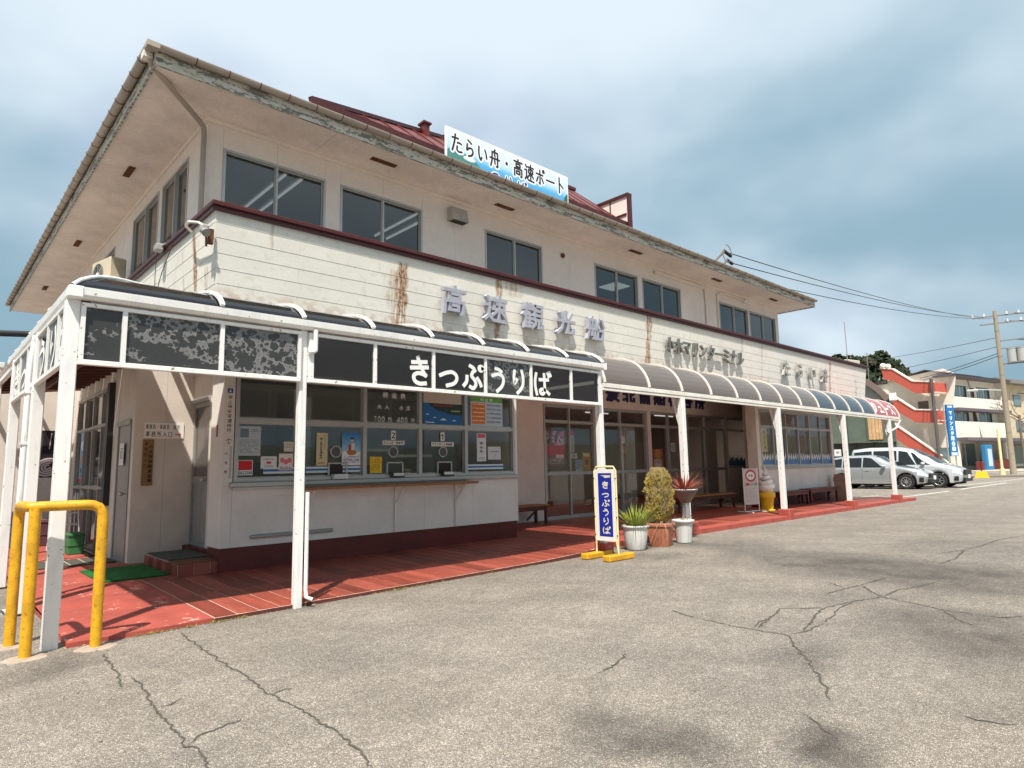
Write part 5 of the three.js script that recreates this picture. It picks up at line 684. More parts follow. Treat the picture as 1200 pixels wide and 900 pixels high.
// speaking grilles and pay trays of the ticket windows
for (const [x, l] of [[1.68, 'beside the boat poster'], [2.7, 'in window two'], [3.71, 'in window one']]) {
  const g = thing('speaking_grille', `round steel speaking grille ${l}`, 'grille', [x, 1.69, GZ]);
  mesh('ring', new THREE.TorusGeometry(0.085, 0.014, 8, 28), M.alu, g); const hl = []; for (let i = -3; i <= 3; i++) { const q = Math.sqrt(0.08 ** 2 - (i * 0.022) ** 2); hl.push(bx(-q, q, i * 0.022 - 0.004, i * 0.022 + 0.004, -0.004, 0.004)); } mesh('grille_slats', [new THREE.CylinderGeometry(0.082, 0.082, 0.003, 24).rotateX(Math.PI / 2), ...hl], plain(0.10, 0.10, 0.10, 0.5, 0.3), g);
  const p = thing('pay_opening', `framed pay opening with a money tray ${l}`, 'opening', [x + 0.03, 1.3, GZ]);
  mesh('opening_frame', [cbx(-0.16, -0.135, 0.02, 0.2, -0.02, 0.02, 0.005), cbx(0.135, 0.16, 0.02, 0.2, -0.02, 0.02, 0.005), cbx(-0.16, 0.16, 0.201, 0.225, -0.02, 0.02, 0.005)], M.alu, p); mesh('opening', bx(-0.134, 0.134, 0.02, 0.2, -0.012, -0.006), plain(0.035, 0.03, 0.026, 0.8), p); mesh('money_tray', [cbx(-0.11, 0.13, -0.025, 0.05, 0.0, 0.12, 0.008)], x > 2 ? plain(0.05, 0.05, 0.05, 0.4) : M.white, p); mesh('tray_label', bx(-0.09, 0.11, 0.0, 0.045, 0.1205, 0.124), M.paper, p);
}
// vertical sign boards on the office corner
notice('vertical_sign', 'tall white sign with black characters and a blue crest on the office corner', 'sign', [0.07, 2.24, 0.004], 0.13, 0.66, (c, w, h) => { fillc(c, w, h, '#dfdcd6'); c.fillStyle = '#1d54a6'; c.fillRect(w * 0.2, h * 0.03, w * 0.56, h * 0.1); c.fillStyle = '#cfe0ef'; c.beginPath(); c.moveTo(w * 0.48, h * 0.045); c.lineTo(w * 0.62, h * 0.11); c.lineTo(w * 0.34, h * 0.11); c.fill(); drawText(c, '海上保安官連絡所', w * 0.24, h * 0.17, w * 0.48, h * 0.082, 5, '#23242a', 0, h * 0.099); }, 0, 640, 0.012);
notice('vertical_sign', 'second white vertical sign below it with a bird mark and fine print', 'sign', [0.07, 1.58, 0.004], 0.13, 0.62, (c, w, h) => { fillc(c, w, h, '#dcd9d3'); c.strokeStyle = '#23242a'; c.lineWidth = 7; c.beginPath(); c.moveTo(w * 0.2, h * 0.1); c.quadraticCurveTo(w * 0.5, h * 0.02, w * 0.8, h * 0.09); c.moveTo(w * 0.5, h * 0.04); c.lineTo(w * 0.4, h * 0.16); c.lineTo(w * 0.7, h * 0.13); c.stroke(); drawText(c, '小木所', w * 0.14, h * 0.34, w * 0.3, h * 0.07, 5, '#23242a', 0, h * 0.2); lines(c, w * 0.62, h * 0.22, w * 0.24, h * 0.7, 30, '#44454a', 0.9); }, 0, 640, 0.012);
notice('red_plate', 'small red plate on the white office corner pillar', 'plate', [-0.004, 1.98, -0.24], 0.05, 0.16, (c, w, h) => { fillc(c, w, h, '#8a2722'); lines(c, w * 0.3, h * 0.1, w * 0.4, h * 0.8, 8, '#d8b8a8'); }, LFT, 96);
notice('entrance_sign', 'white sign with black writing and a red arrow on the passage wall', 'sign', [-0.215, 2.07, -1.998], 0.56, 0.24, (c, w, h) => { fillc(c, w, h, '#f0ebe3'); drawText(c, '乗務員・事務員', w * 0.03, h * 0.1, w * 0.075, h * 0.32, 4.5, '#1e1e24', w * 0.086); drawText(c, '休所', w * 0.72, h * 0.1, w * 0.075, h * 0.32, 4.5, '#1e1e24', w * 0.1); drawText(c, '事務所入口', w * 0.03, h * 0.55, w * 0.115, h * 0.37, 6, '#1a1a1e', w * 0.14); drawGlyph(c, '→', w * 0.76, h * 0.56, w * 0.18, h * 0.36, 11, '#b01c22', 'butt'); }, 0, 512, 0.01);
notice('wooden_plaque', 'tall wooden plaque with dark brushed writing on the passage wall', 'sign', [-0.43, 1.58, -1.998], 0.15, 0.7, (c, w, h) => { fillc(c, w, h, '#8a6a3c'); lines(c, w * 0.05, 0, w * 0.9, h, 60, '#7a5c33', 0.4); drawText(c, '事務所入口', w * 0.12, h * 0.05, w * 0.34, h * 0.09, 5, '#3a2a16', 0, h * 0.12); drawText(c, '小木所休船員金表', w * 0.54, h * 0.12, w * 0.38, h * 0.085, 7, '#241a0e', 0, h * 0.105); }, 0, 512, 0.02);
// passage posters
for (const [z, l, a] of [[-6.1, 'blue travel poster at the far end of the glazed shop front', 1], [-3.95, 'blue travel poster with red head next to the dark shutter post', 2]]) notice('travel_poster', l, 'poster', [-0.612, 1.76, z], 0.42, 1.0, (c, w, h) => { fillc(c, w, h, a === 1 ? '#7fa6c4' : '#6f8fc0'); c.fillStyle = '#b8423c'; c.fillRect(0, a === 1 ? h * 0.92 : 0, w, h * 0.08); c.fillStyle = '#dfe6ea'; c.beginPath(); c.ellipse(w * 0.5, h * 0.28, w * 0.34, h * 0.1, 0, 0, 7); c.fill(); c.fillStyle = '#b88a62'; c.beginPath(); c.ellipse(w * 0.5, h * 0.55, w * 0.3, h * 0.09, 0, 0, 7); c.fill(); c.fillStyle = '#2f5d9a'; c.fillRect(w * 0.2, h * 0.72, w * 0.6, h * 0.08); lines(c, w * 0.1, h * 0.84, w * 0.8, h * 0.07, 2, '#3a4560'); }, LFT);
notice('black_poster', 'black poster with white brush circles on the passage end wall', 'poster', [-1.1, 1.85, -6.998], 0.5, 0.95, (c, w, h) => { fillc(c, w, h, '#17161a'); c.strokeStyle = '#cdbfc0'; c.lineWidth = 9; for (let i = 0; i < 4; i++) { c.beginPath(); c.ellipse(w * 0.6, h * 0.78, w * (0.1 + i * 0.1), h * (0.04 + i * 0.045), -0.4, 0.4, 5.6); c.stroke(); } c.lineWidth = 5; c.beginPath(); c.moveTo(w * 0.66, h * 0.06); c.lineTo(w * 0.62, h * 0.4); c.stroke(); lines(c, w * 0.3, h * 0.08, w * 0.1, h * 0.4, 9, '#8f7f80'); });
notice('pink_paper', 'narrow pink paper strip below the black poster', 'notice', [-1.3, 1.16, -6.998], 0.25, 0.42, (c, w, h) => { fillc(c, w, h, '#b53a52'); lines(c, w * 0.3, h * 0.1, w * 0.4, h * 0.8, 7, '#7d1f33', 0.8); });
// entrance posters
const inHall = (name, label, x0, x1, y0, y1, draw) => notice(name, label, 'poster', [(x0 + x1) / 2, (y0 + y1) / 2, ZR - 0.075], x1 - x0, y1 - y0, draw);
inHall('event_poster', 'large pink and white event poster in the first entrance window', 8.62, 9.28, 1.42, 2.3, (c, w, h) => { fillc(c, w, h, '#8f6f78'); for (let i = 0; i < 60; i++) { c.fillStyle = ['#d98ca0', '#c9b6bc', '#7a4a56', '#e4c3cb', '#5a3a44'][i % 5]; c.beginPath(); c.arc(w * hash(i, 1), h * 0.42 * hash(i, 2), w * 0.09 * hash(i, 3) + 4, 0, 7); c.fill(); } c.fillStyle = '#d2506e'; c.fillRect(0, h * 0.42, w, h * 0.27); c.fillStyle = '#f0d5da'; c.fillRect(w * 0.5, h * 0.68, w * 0.45, h * 0.1); lines(c, w * 0.08, h * 0.8, w * 0.84, h * 0.16, 4, '#e6dede'); });
inHall('notice_sheet', 'narrow white strip with a red head in the first entrance window', 9.5, 9.66, 1.75, 2.32, (c, w, h) => { fillc(c, w, h, '#b4b6b4'); c.fillStyle = '#b6464c'; c.fillRect(0, 0, w, h * 0.2); lines(c, w * 0.3, h * 0.26, w * 0.4, h * 0.68, 9, '#5f7a78'); });
inHall('notice_sheet', 'small white card below the red-headed strip', 9.48, 9.76, 1.6, 1.73, (c, w, h) => { fillc(c, w, h, '#cbc9c2'); c.fillStyle = '#55565a'; c.fillRect(w * 0.4, h * 0.4, w * 0.25, h * 0.24); });
inHall('notice_sheet', 'pale blue sheet low in the first entrance window', 9.68, 9.95, 1.26, 1.56, (c, w, h) => { fillc(c, w, h, '#9fb4c2'); lines(c, w * 0.1, h * 0.12, w * 0.8, h * 0.7, 6, '#5f7484'); });
inHall('notice_sheet', 'ochre poster beside the pale blue sheet', 9.97, 10.3, 1.26, 1.76, (c, w, h) => { fillc(c, w, h, '#bd8a42'); c.fillStyle = '#e0cf9a'; c.fillRect(w * 0.1, h * 0.06, w * 0.8, h * 0.16); c.fillStyle = '#7c4f2a'; c.beginPath(); c.arc(w * 0.5, h * 0.5, w * 0.26, 0, 7); c.fill(); lines(c, w * 0.1, h * 0.78, w * 0.8, h * 0.16, 3, '#4f3a22'); });
inHall('notice_sheet', 'two small white notes stuck on the entrance door, upper one', 11.66, 11.84, 2.02, 2.22, (c, w, h) => { fillc(c, w, h, '#d8d6cd'); lines(c, w * 0.15, h * 0.2, w * 0.7, h * 0.6, 4, '#8a8882'); });
inHall('notice_sheet', 'two small notes stuck on the entrance door, lower buff one', 11.66, 11.84, 1.76, 1.94, (c, w, h) => { fillc(c, w, h, '#b9a489'); lines(c, w * 0.15, h * 0.2, w * 0.7, h * 0.6, 4, '#7a6a55'); });
inHall('food_poster', 'orange and white poster in the doors past the pillar', 13.15, 13.68, 1.3, 1.86, (c, w, h) => { fillc(c, w, h, '#b0572e'); c.fillStyle = '#e0d8cc'; c.fillRect(w * 0.12, h * 0.55, w * 0.7, h * 0.4); lines(c, w * 0.18, h * 0.6, w * 0.6, h * 0.2, 3, '#7d4a3a'); c.fillStyle = '#d58f52'; c.beginPath(); c.arc(w * 0.5, h * 0.28, w * 0.3, 0, 7); c.fill(); });
inHall('notice_sheet', 'white card on the door next to the orange poster', 14.12, 14.36, 1.78, 2.06, (c, w, h) => { fillc(c, w, h, '#d3d2cc'); lines(c, w * 0.15, h * 0.2, w * 0.7, h * 0.6, 4, '#85837c'); });
notice('cream_poster', 'framed cream poster with brown writing in the first kiosk window', 'poster', [15.83, 2.08, ZK - 0.09], 0.6, 0.78, (c, w, h) => { fillc(c, w, h, '#6e4a30'); c.fillStyle = '#dcc78c'; c.fillRect(w * 0.05, h * 0.04, w * 0.9, h * 0.92); drawText(c, '海の小木', w * 0.56, h * 0.12, w * 0.26, h * 0.16, 6, '#6a5226', 0, h * 0.2); lines(c, w * 0.12, h * 0.12, w * 0.3, h * 0.75, 10, '#8b743f'); });
notice('red_board', 'dark red round-topped board behind the kiosk glass', 'board', [18.6, 2.05, ZK - 0.2], 0.95, 0.75, (c, w, h) => { fillc(c, w, h, '#6b1d1c'); c.strokeStyle = '#8e3a33'; c.lineWidth = 8; c.beginPath(); c.arc(w * 0.5, h * 0.5, h * 0.3, 0, 7); c.stroke(); });
// metric uv on a rounded shape, keeping its smooth normals
function smoothUv(g) { g = g.toNonIndexed(); const n = g.attributes.normal.clone(); g = muv(g, 2.2); g.setAttribute('normal', n); return g; }
// ---------------------------------------------------------------- yellow guard rail round the corner post
{
  const t = thing('guard_rail', 'yellow steel guard rail bent around the corner post of the canopy', 'guard rail');
  const C = [-1.86, 2.7], B = [-2.34, 2.66], A = [-2.37, 2.13], H = 1.16, r = 0.041;
  mesh('rail', [tube([[C[0], -0.05, C[1]], [C[0], 0.5, C[1]], [C[0], H - 0.12, C[1]], [C[0] - 0.012, H - 0.05, C[1]], [C[0] - 0.05, H - 0.012, C[1]], [C[0] - 0.12, H, C[1]], [-2.1, H, 2.68], [B[0] + 0.08, H, B[1]], [B[0] - 0.01, H, B[1] - 0.02], [A[0] + 0.005, H, B[1] - 0.1], [A[0], H, A[1] + 0.14], [A[0], H - 0.02, A[1] + 0.05], [A[0], H - 0.1, A[1]], [A[0], 0.5, A[1]], [A[0], -0.05, A[1]]], r, 14, 5)].map((g) => smoothUv(g)), M.yellow, t);
  mesh('leg', smoothUv(bar([B[0] + 0.02, -0.05, B[1]], [B[0] + 0.02, H - 0.01, B[1]], r * 1.02, 14)), M.yellow, t);
  for (const [x, z] of [C, [B[0] + 0.02, B[1]], A]) { const g = new THREE.CylinderGeometry(0.1, 0.125, 0.012, 26); g.scale(1.25, 1, 0.9); const p = g.attributes.position; for (let i = 0; i < p.count; i++) { const k = 1 + 0.35 * N3(p.getX(i) * 14 + x * 9, 1, p.getZ(i) * 14 + z * 5); p.setX(i, p.getX(i) * k); p.setZ(i, p.getZ(i) * k); } g.translate(x, groundY(x, z) + 0.006, z); mesh('footing', g, std({ map: grainMap([0.62, 0.555, 0.50], 0.34, 9, 68), roughness: 0.95 }), t); }
}
// ---------------------------------------------------------------- mats in the passage
tag(mesh('green_mat', [cbx(-1.28, -0.5, 0.094, 0.11, -1.64, -0.3, 0.006)], M.green), 'bright green artificial grass mat before the tiled step', 'mat');
{ const t = thing('slatted_mat', 'black door mat with pale bars on the red passage floor', 'mat', [-1.25, 0.095, -2.75]); mesh('mat_base', cbx(-0.6, 0.55, 0, 0.015, -0.42, 0.42, 0.004), plain(0.07, 0.065, 0.05, 0.9), t); for (let i = 0; i < 5; i++) mesh('bar', bx(-0.45 + i * 0.21, -0.435 + i * 0.21, 0.0155, 0.02, -0.4, 0.4), plain(0.42, 0.38, 0.28, 0.6), t); }
// ---------------------------------------------------------------- standing ticket sign
{
  const t = thing('standing_sign', 'blue and white upright sign on yellow feet at the kerb', 'sign stand', [4.76, 0.004, 2.7], LFT);
  const w = 0.42;   // local x along the sign, local z towards its face
  for (const s of [-1, 1]) { mesh('foot', [cbx(s * w / 2 - 0.07, s * w / 2 + 0.07, 0, 0.085, -0.3, 0.3, 0.012)], M.yellow, t); }
  const tb = [[-w / 2, 0.06, 0], [-w / 2, 1.2, 0], [-w / 2, 1.34, 0], [-w / 2 + 0.03, 1.375, 0], [0, 1.38, 0], [w / 2 - 0.03, 1.375, 0], [w / 2, 1.34, 0], [w / 2, 1.2, 0], [w / 2, 0.06, 0]];
  mesh('stand_frame', [tube(tb, 0.014, 8, 4), bar([-w / 2, 0.085, 0], [-w / 2 + 0.02, 0.3, 0.03], 0.008, 6), bar([w / 2, 0.085, 0], [w / 2 - 0.02, 0.3, 0.03], 0.008, 6)], M.yellowPale, t);
  const p = mesh('sign_panel', board(w - 0.035, 1.08, 0.02), printed(192, 512, (c, W, h) => { fillc(c, W, h, '#e6e4dc'); c.fillStyle = '#1c2a94'; c.fillRect(W * 0.16, h * 0.055, W * 0.68, h * 0.885); c.fillStyle = '#d8cfae'; c.beginPath(); c.moveTo(W * 0.26, h * 0.085); c.lineTo(W * 0.8, h * 0.085); c.lineTo(W * 0.78, h * 0.115); c.lineTo(W * 0.5, h * 0.125); c.lineTo(W * 0.44, h * 0.1); c.fill(); drawText(c, 'きっぷうりば', W * 0.3, h * 0.17, W * 0.42, h * 0.105, 8, '#e3dcbc', 0, h * 0.126); }, 0.4), t); p.position.set(0, 0.8, -0.01);
  mesh('panel_bolt', [-1, 1].flatMap((s) => [0.35, 0.62, 0.9, 1.2].map((y) => new THREE.SphereGeometry(0.012, 6, 5).translate(s * w / 2, y, 0.014))), M.dark, t);
}
// ---------------------------------------------------------------- planters
function pot(name, prof, m, parent) { const g = new THREE.LatheGeometry(prof.map(([r, y]) => new THREE.Vector2(r, y)), 28); return mesh(name, g, m, parent); }
M.potWhite = std({ map: dataTex(256, 256, (u, v) => { const n = vf(u, v, 5, 201, 4), s = sstep(0.56, 0.7, vf(u, v * 0.3, 14, 205, 4)), k = 0.84 + 0.1 * (n - 0.5) - 0.08 * s; return [k, k * 0.99, k * 0.97]; }), roughness: 0.6 });
M.terracotta = std({ map: grainMap([0.62, 0.40, 0.31], 0.3, 7, 210), roughness: 0.8 });
M.soil = plain(0.06, 0.045, 0.03, 1);
const leafM = (r, g, b) => phy({ color: lin(r, g, b), roughness: 0.75, transmission: 0.25, thickness: 0 });
function blade(a, dir, len, w, droop) { const n = 5, P = [], T = [], s = V3(-dir[2], 0, dir[0]).normalize(); for (let i = 0; i <= n; i++) { const t = i / n, p = [a[0] + dir[0] * len * t, a[1] + dir[1] * len * t - droop * len * t * t, a[2] + dir[2] * len * t], ww = w * (1 - t * t * 0.95) * (0.6 + 0.4 * Math.min(1, t * 4)); P.push([p[0] - s.x * ww, p[1], p[2] - s.z * ww], [p[0] + s.x * ww, p[1], p[2] + s.z * ww]); } for (let i = 0; i < n; i++) { const k = i * 2; T.push([k, k + 1, k + 3], [k, k + 3, k + 2]); } return poly(P, T); }
function tuft(n, r, len, w, tilt, droop, y0 = 0) { const gs = []; for (let i = 0; i < n; i++) { const a = rr(0, 7), t = tilt * Math.sqrt(rnd()), d = [Math.cos(a) * Math.sin(t), Math.cos(t), Math.sin(a) * Math.sin(t)], q = r * Math.sqrt(rnd()); gs.push(blade([Math.cos(a) * q, y0, Math.sin(a) * q], d, len * rr(0.6, 1.1), w * rr(0.7, 1.2), droop * rr(0.3, 1.2))); } return gs; }
{
  const t = thing('potted_grass', 'big round white pot of green strap-leaved plants beside the standing sign', 'potted plant', [5.85, 0.004, 2.42]);
  pot('pot', [[0, 0.0], [0.13, 0], [0.15, 0.02], [0.185, 0.16], [0.2, 0.3], [0.2, 0.36], [0.225, 0.37], [0.23, 0.4], [0.21, 0.405], [0.19, 0.37], [0, 0.36]], M.potWhite, t); mesh('soil', new THREE.CylinderGeometry(0.19, 0.19, 0.01, 20).translate(0, 0.37, 0), M.soil, t);
  mesh('leaves', tuft(95, 0.12, 0.5, 0.012, 1.0, 0.22, 0.37), leafM(0.24, 0.30, 0.04), t); mesh('young_leaves', tuft(40, 0.09, 0.45, 0.011, 0.8, 0.18, 0.37), leafM(0.36, 0.36, 0.04), t); mesh('withered_leaves', tuft(20, 0.16, 0.2, 0.008, 1.5, 0.7, 0.38), leafM(0.4, 0.3, 0.17), t);
}
{
  const t = thing('potted_conifer', 'clipped golden conifer in a square terracotta pot', 'potted shrub', [6.55, 0.004, 2.44]);
  mesh('pot', [poly([[-0.15, 0, -0.15], [0.15, 0, -0.15], [0.15, 0, 0.15], [-0.15, 0, 0.15], [-0.19, 0.36, -0.19], [0.19, 0.36, -0.19], [0.19, 0.36, 0.19], [-0.19, 0.36, 0.19]], [[0, 1, 5], [0, 5, 4], [1, 2, 6], [1, 6, 5], [2, 3, 7], [2, 7, 6], [3, 0, 4], [3, 4, 7], [0, 2, 1], [0, 3, 2]]), cbx(-0.205, 0.205, 0.33, 0.39, -0.205, 0.205, 0.012)], M.terracotta, t).rotation.y = 0.35;
  mesh('trunk', bar([0, 0.38, 0], [0, 0.8, 0], 0.02), M.woodDark, t);
  const prof = (y) => 0.235 * Math.pow(Math.max(0, 1 - Math.pow(Math.abs(2 * y / 0.97 - 1), 3.6)), 0.5) * (1 - 0.1 * sstep(0.5, 0.9, y)) * (1 - 0.14 * Math.exp(-(((y - 0.63) / 0.05) ** 2)));
  const clump = (n, pick, sc) => { const gs = []; for (let i = 0; i < n; i++) { const y = rr(0.02, 0.94), a = rr(0, 6.283), bump = 1 + 0.3 * N3(Math.cos(a) * 2.4, y * 6.5, Math.sin(a) * 2.4), hole = N3(Math.cos(a) * 2.8 + 5, y * 5, Math.sin(a) * 2.8); if (!pick(hole, y)) continue; const r = prof(y) * bump * rr(0.84, 1.1), g = new THREE.ConeGeometry(sc * rr(0.5, 1), sc * 4.2 * rr(0.6, 1.4), 4, 1, true); g.rotateX(rr(0.2, 1.4)); g.rotateY(-a + Math.PI / 2 + rr(-0.7, 0.7)); g.translate(Math.cos(a) * r, 0.4 + y, Math.sin(a) * r); gs.push(g); } return gs; };
  mesh('crown_core', [(() => { const g = new THREE.SphereGeometry(1, 18, 16), p = g.attributes.position; for (let i = 0; i < p.count; i++) { const y = (p.getY(i) + 1) / 2 * 0.93, q = Math.hypot(p.getX(i), p.getZ(i)) || 1, r = prof(y) * 0.88; p.setXYZ(i, p.getX(i) / q * r, 0.42 + y, p.getZ(i) / q * r); } g.computeVertexNormals(); return g; })()], plain(0.2, 0.15, 0.07, 1), t);
  mesh('foliage', clump(4600, (h) => h > -0.22, 0.0095), leafM(0.46, 0.34, 0.04), t); mesh('browned_foliage', clump(2600, (h) => h < 0.0, 0.009), leafM(0.33, 0.22, 0.10), t); mesh('dead_twigs', clump(500, (h, y) => h < -0.1 && y < 0.7, 0.011), leafM(0.3, 0.22, 0.15), t);
  mesh('dry_weeds', tuft(30, 0.14, 0.3, 0.005, 1.5, 0.9, 0.4).map((g) => g.translate(-0.1, 0, 0.1)), leafM(0.5, 0.4, 0.26), t);
}
{
  const t = thing('potted_stump', 'tall white pot with dry stems in front of a post', 'potted plant', [7.16, 0.004, 2.5]);
  pot('pot', [[0, 0], [0.12, 0], [0.135, 0.02], [0.165, 0.36], [0.195, 0.365], [0.2, 0.405], [0.18, 0.41], [0.16, 0.38], [0, 0.37]], M.potWhite, t); mesh('soil', new THREE.CylinderGeometry(0.165, 0.165, 0.01, 20).translate(0, 0.37, 0), M.soil, t);
  mesh('dry_stems', [...tuft(24, 0.13, 0.18, 0.006, 1.1, 0.3, 0.37)], leafM(0.3, 0.2, 0.14), t);
  const b = thing('bowl_planter', 'spiky red-leaved plant in a brown bowl on a glossy column', 'potted plant', [7.66, 0.05, 2.25]);
  mesh('column', [new THREE.CylinderGeometry(0.075, 0.085, 0.62, 20).translate(0, 0.33, 0)], phy({ color: lin(0.42, 0.42, 0.42), roughness: 0.18, metalness: 0.6 }), b);
  pot('bowl', [[0.05, 0.62], [0.09, 0.63], [0.15, 0.72], [0.225, 0.84], [0.235, 0.87], [0.215, 0.875], [0.19, 0.84], [0, 0.82]], std({ map: grainMap([0.48, 0.37, 0.33], 0.3, 7, 222), roughness: 0.7 }), b); mesh('bowl_rim', new THREE.TorusGeometry(0.228, 0.012, 8, 28).rotateX(Math.PI / 2).translate(0, 0.872, 0), M.potWhite, b);
  mesh('leaves', tuft(150, 0.07, 0.44, 0.012, 1.4, 0.05, 0.84), leafM(0.36, 0.09, 0.05), b); mesh('dry_leaves', tuft(26, 0.06, 0.27, 0.01, 1.5, 0.3, 0.84), leafM(0.38, 0.2, 0.1), b);
}
// ---------------------------------------------------------------- benches
function bench(label, x0, x1, z0, z1, h, mTop, mLeg, y = 0.09) {
  const t = thing('bench', label, 'bench', [(x0 + x1) / 2, y, (z0 + z1) / 2], 0); const w = (x1 - x0) / 2, d = (z1 - z0) / 2, n = 4;
  for (let i = 0; i < n; i++) { const a = -d + 2 * d * i / n; mesh('slat', cbx(-w, w, h - 0.035, h, a + 0.004, a + 2 * d / n - 0.004, 0.006), mTop, t); }
  for (const sx of [-1, 1]) for (const sz of [-1, 1]) mesh('leg', cbx(sx * (w - 0.1) - 0.03, sx * (w - 0.1) + 0.03, 0, h - 0.036, sz * (d - 0.06) - 0.03, sz * (d - 0.06) + 0.03, 0.004), mLeg, t);
  for (const s of [-1, 1]) mesh('apron', bx(-w + 0.14, w - 0.14, h - 0.13, h - 0.037, s * (d - 0.05) - 0.015, s * (d - 0.05) + 0.015), mLeg, t);
  for (const s of [-1, 1]) mesh('brace', sbar([s * (w - 0.15), h - 0.06, 0], [s * (w - 0.55), 0.1, 0], 0.03, 0.04), mLeg, t); return t;
}
bench('wooden bench against the wall between ticket office and entrance', 6.25, 7.95, -2.0, -1.55, 0.44, M.woodBrown, M.woodDark);
bench('brown wooden bench before the wave-painted entrance window', 12.0, 15.1, -1.25, -0.7, 0.43, M.woodBrown, M.woodDark);
bench('dark red bench under the kiosk windows beside the ice cream figure', 15.5, 17.6, 0.04, 0.42, 0.44, M.plinth, M.plinth);
bench('dark red bench under the kiosk windows beside the litter bin', 17.65, 19.9, 0.04, 0.42, 0.46, M.plinth, M.plinth);
// ---------------------------------------------------------------- ice cream figure, menu board, litter bin
{
  const t = thing('ice_cream_figure', 'giant plastic soft ice cream in a yellow cone', 'display figure', [14.2, 0.09, 0.66]); t.scale.setScalar(1.1);
  pot('cone_cup', [[0, 0], [0.17, 0], [0.175, 0.03], [0.12, 0.045], [0.125, 0.06], [0.155, 0.3], [0.19, 0.32], [0.2, 0.36], [0.2, 0.44], [0.175, 0.46], [0, 0.46]], M.yellowSign, t);
  mesh('cup_ribs', [...Array.from({ length: 14 }, (_, i) => sbar([Math.cos(i * 0.449) * 0.128, 0.06, Math.sin(i * 0.449) * 0.128], [Math.cos(i * 0.449) * 0.158, 0.3, Math.sin(i * 0.449) * 0.158], 0.012, 0.012))], M.yellowSign, t);
  const gs = [], turns = 4.2, n = 120, pts = []; for (let i = 0; i <= n; i++) { const u = i / n, r = 0.14 * (1 - Math.pow(u, 1.25)) + 0.004, a = -u * turns * 6.283; pts.push([Math.cos(a) * r, 0.5 + 0.5 * u, Math.sin(a) * r, 0.098 * (1 - u * 0.7)]); }
  const P = [], T = [], S = 10; pts.forEach(([x, y, z, r], i) => { const q = Math.atan2(z, x); for (let k = 0; k < S; k++) { const b = k / S * 6.283; P.push([x + Math.cos(q) * Math.cos(b) * r, y + Math.sin(b) * r * 0.85, z + Math.sin(q) * Math.cos(b) * r]); } if (i) for (let k = 0; k < S; k++) { const a = (i - 1) * S + k, c = (i - 1) * S + (k + 1) % S; T.push([a, c, c + S], [a, c + S, a + S]); } });
  const g = mergeVertices(poly(P, T).deleteAttribute('uv').deleteAttribute('normal')); g.computeVertexNormals(); g.setAttribute('uv', new THREE.Float32BufferAttribute(new Float32Array(g.attributes.position.count * 2), 2));
  mesh('ice_cream', [g, new THREE.SphereGeometry(0.17, 18, 10).scale(1, 0.6, 1).translate(0, 0.52, 0), new THREE.ConeGeometry(0.03, 0.16, 10).rotateZ(0.35).translate(-0.02, 1.05, 0)], phy({ color: lin(0.84, 0.81, 0.76), roughness: 0.35, clearcoat: 0.3 }), t);
}
{
  const t = thing('menu_board', 'white standing board with a red ring and price print beside the ice cream figure', 'sign stand', [13.45, 0.09, 0.6], -0.25);
  mesh('stand_frame', [bar([-0.27, 0.02, 0], [-0.27, 1.18, 0], 0.014), bar([0.27, 0.02, 0], [0.27, 1.18, 0], 0.014), bar([-0.27, 0.02, -0.25], [-0.27, 0.02, 0.28], 0.014), bar([0.27, 0.02, -0.25], [0.27, 0.02, 0.28], 0.014), bar([-0.27, 0.03, 0], [0.27, 0.03, 0], 0.012)], M.white, t);
  const p = mesh('sign_panel', board(0.5, 0.95, 0.015), printed(256, 486, (c, w, h) => { fillc(c, w, h, '#b9b6b0'); c.strokeStyle = '#b03a46'; c.lineWidth = 26; c.beginPath(); c.ellipse(w * 0.5, h * 0.2, w * 0.36, h * 0.145, 0, 0, 7); c.stroke(); c.fillStyle = '#d9d6d0'; c.beginPath(); c.ellipse(w * 0.5, h * 0.2, w * 0.28, h * 0.11, 0, 0, 7); c.fill(); drawText(c, '大合', w * 0.32, h * 0.16, w * 0.15, h * 0.075, 6, '#2c2c30', w * 0.19); c.fillStyle = '#a8434a'; c.fillRect(w * 0.08, h * 0.4, w * 0.3, h * 0.08); drawText(c, '400円', w * 0.45, h * 0.4, w * 0.11, h * 0.08, 6, '#26262a', w * 0.12); lines(c, w * 0.1, h * 0.54, w * 0.8, h * 0.4, 7, '#a29f99', 0.7); }), t); p.position.set(0, 0.68, 0);
}
{
  const t = thing('litter_bin', 'tan plastic litter bin with a hinged lid at the end of the kiosk', 'litter bin', [20.35, 0.09, 0.38]);
  mesh('bin_body', [poly([[-0.2, 0, -0.17], [0.2, 0, -0.17], [0.2, 0, 0.17], [-0.2, 0, 0.17], [-0.235, 0.62, -0.2], [0.235, 0.62, -0.2], [0.235, 0.62, 0.2], [-0.235, 0.62, 0.2]], [[0, 1, 5], [0, 5, 4], [1, 2, 6], [1, 6, 5], [2, 3, 7], [2, 7, 6], [3, 0, 4], [3, 4, 7]])], std({ map: grainMap([0.68, 0.56, 0.47], 0.1, 6, 231), roughness: 0.6 }), t);
  mesh('bin_lid', [prism([[-0.25, 0.625], [0.25, 0.625], [0.25, 0.7], [0.12, 0.86], [-0.12, 0.86], [-0.25, 0.7]], -0.215, 0.215)], std({ map: grainMap([0.62, 0.50, 0.42], 0.1, 6, 232), roughness: 0.6 }), t); mesh('bin_flap', bx(-0.15, 0.15, 0.7, 0.82, 0.216, 0.222), plain(0.2, 0.15, 0.12, 0.7), t);
}
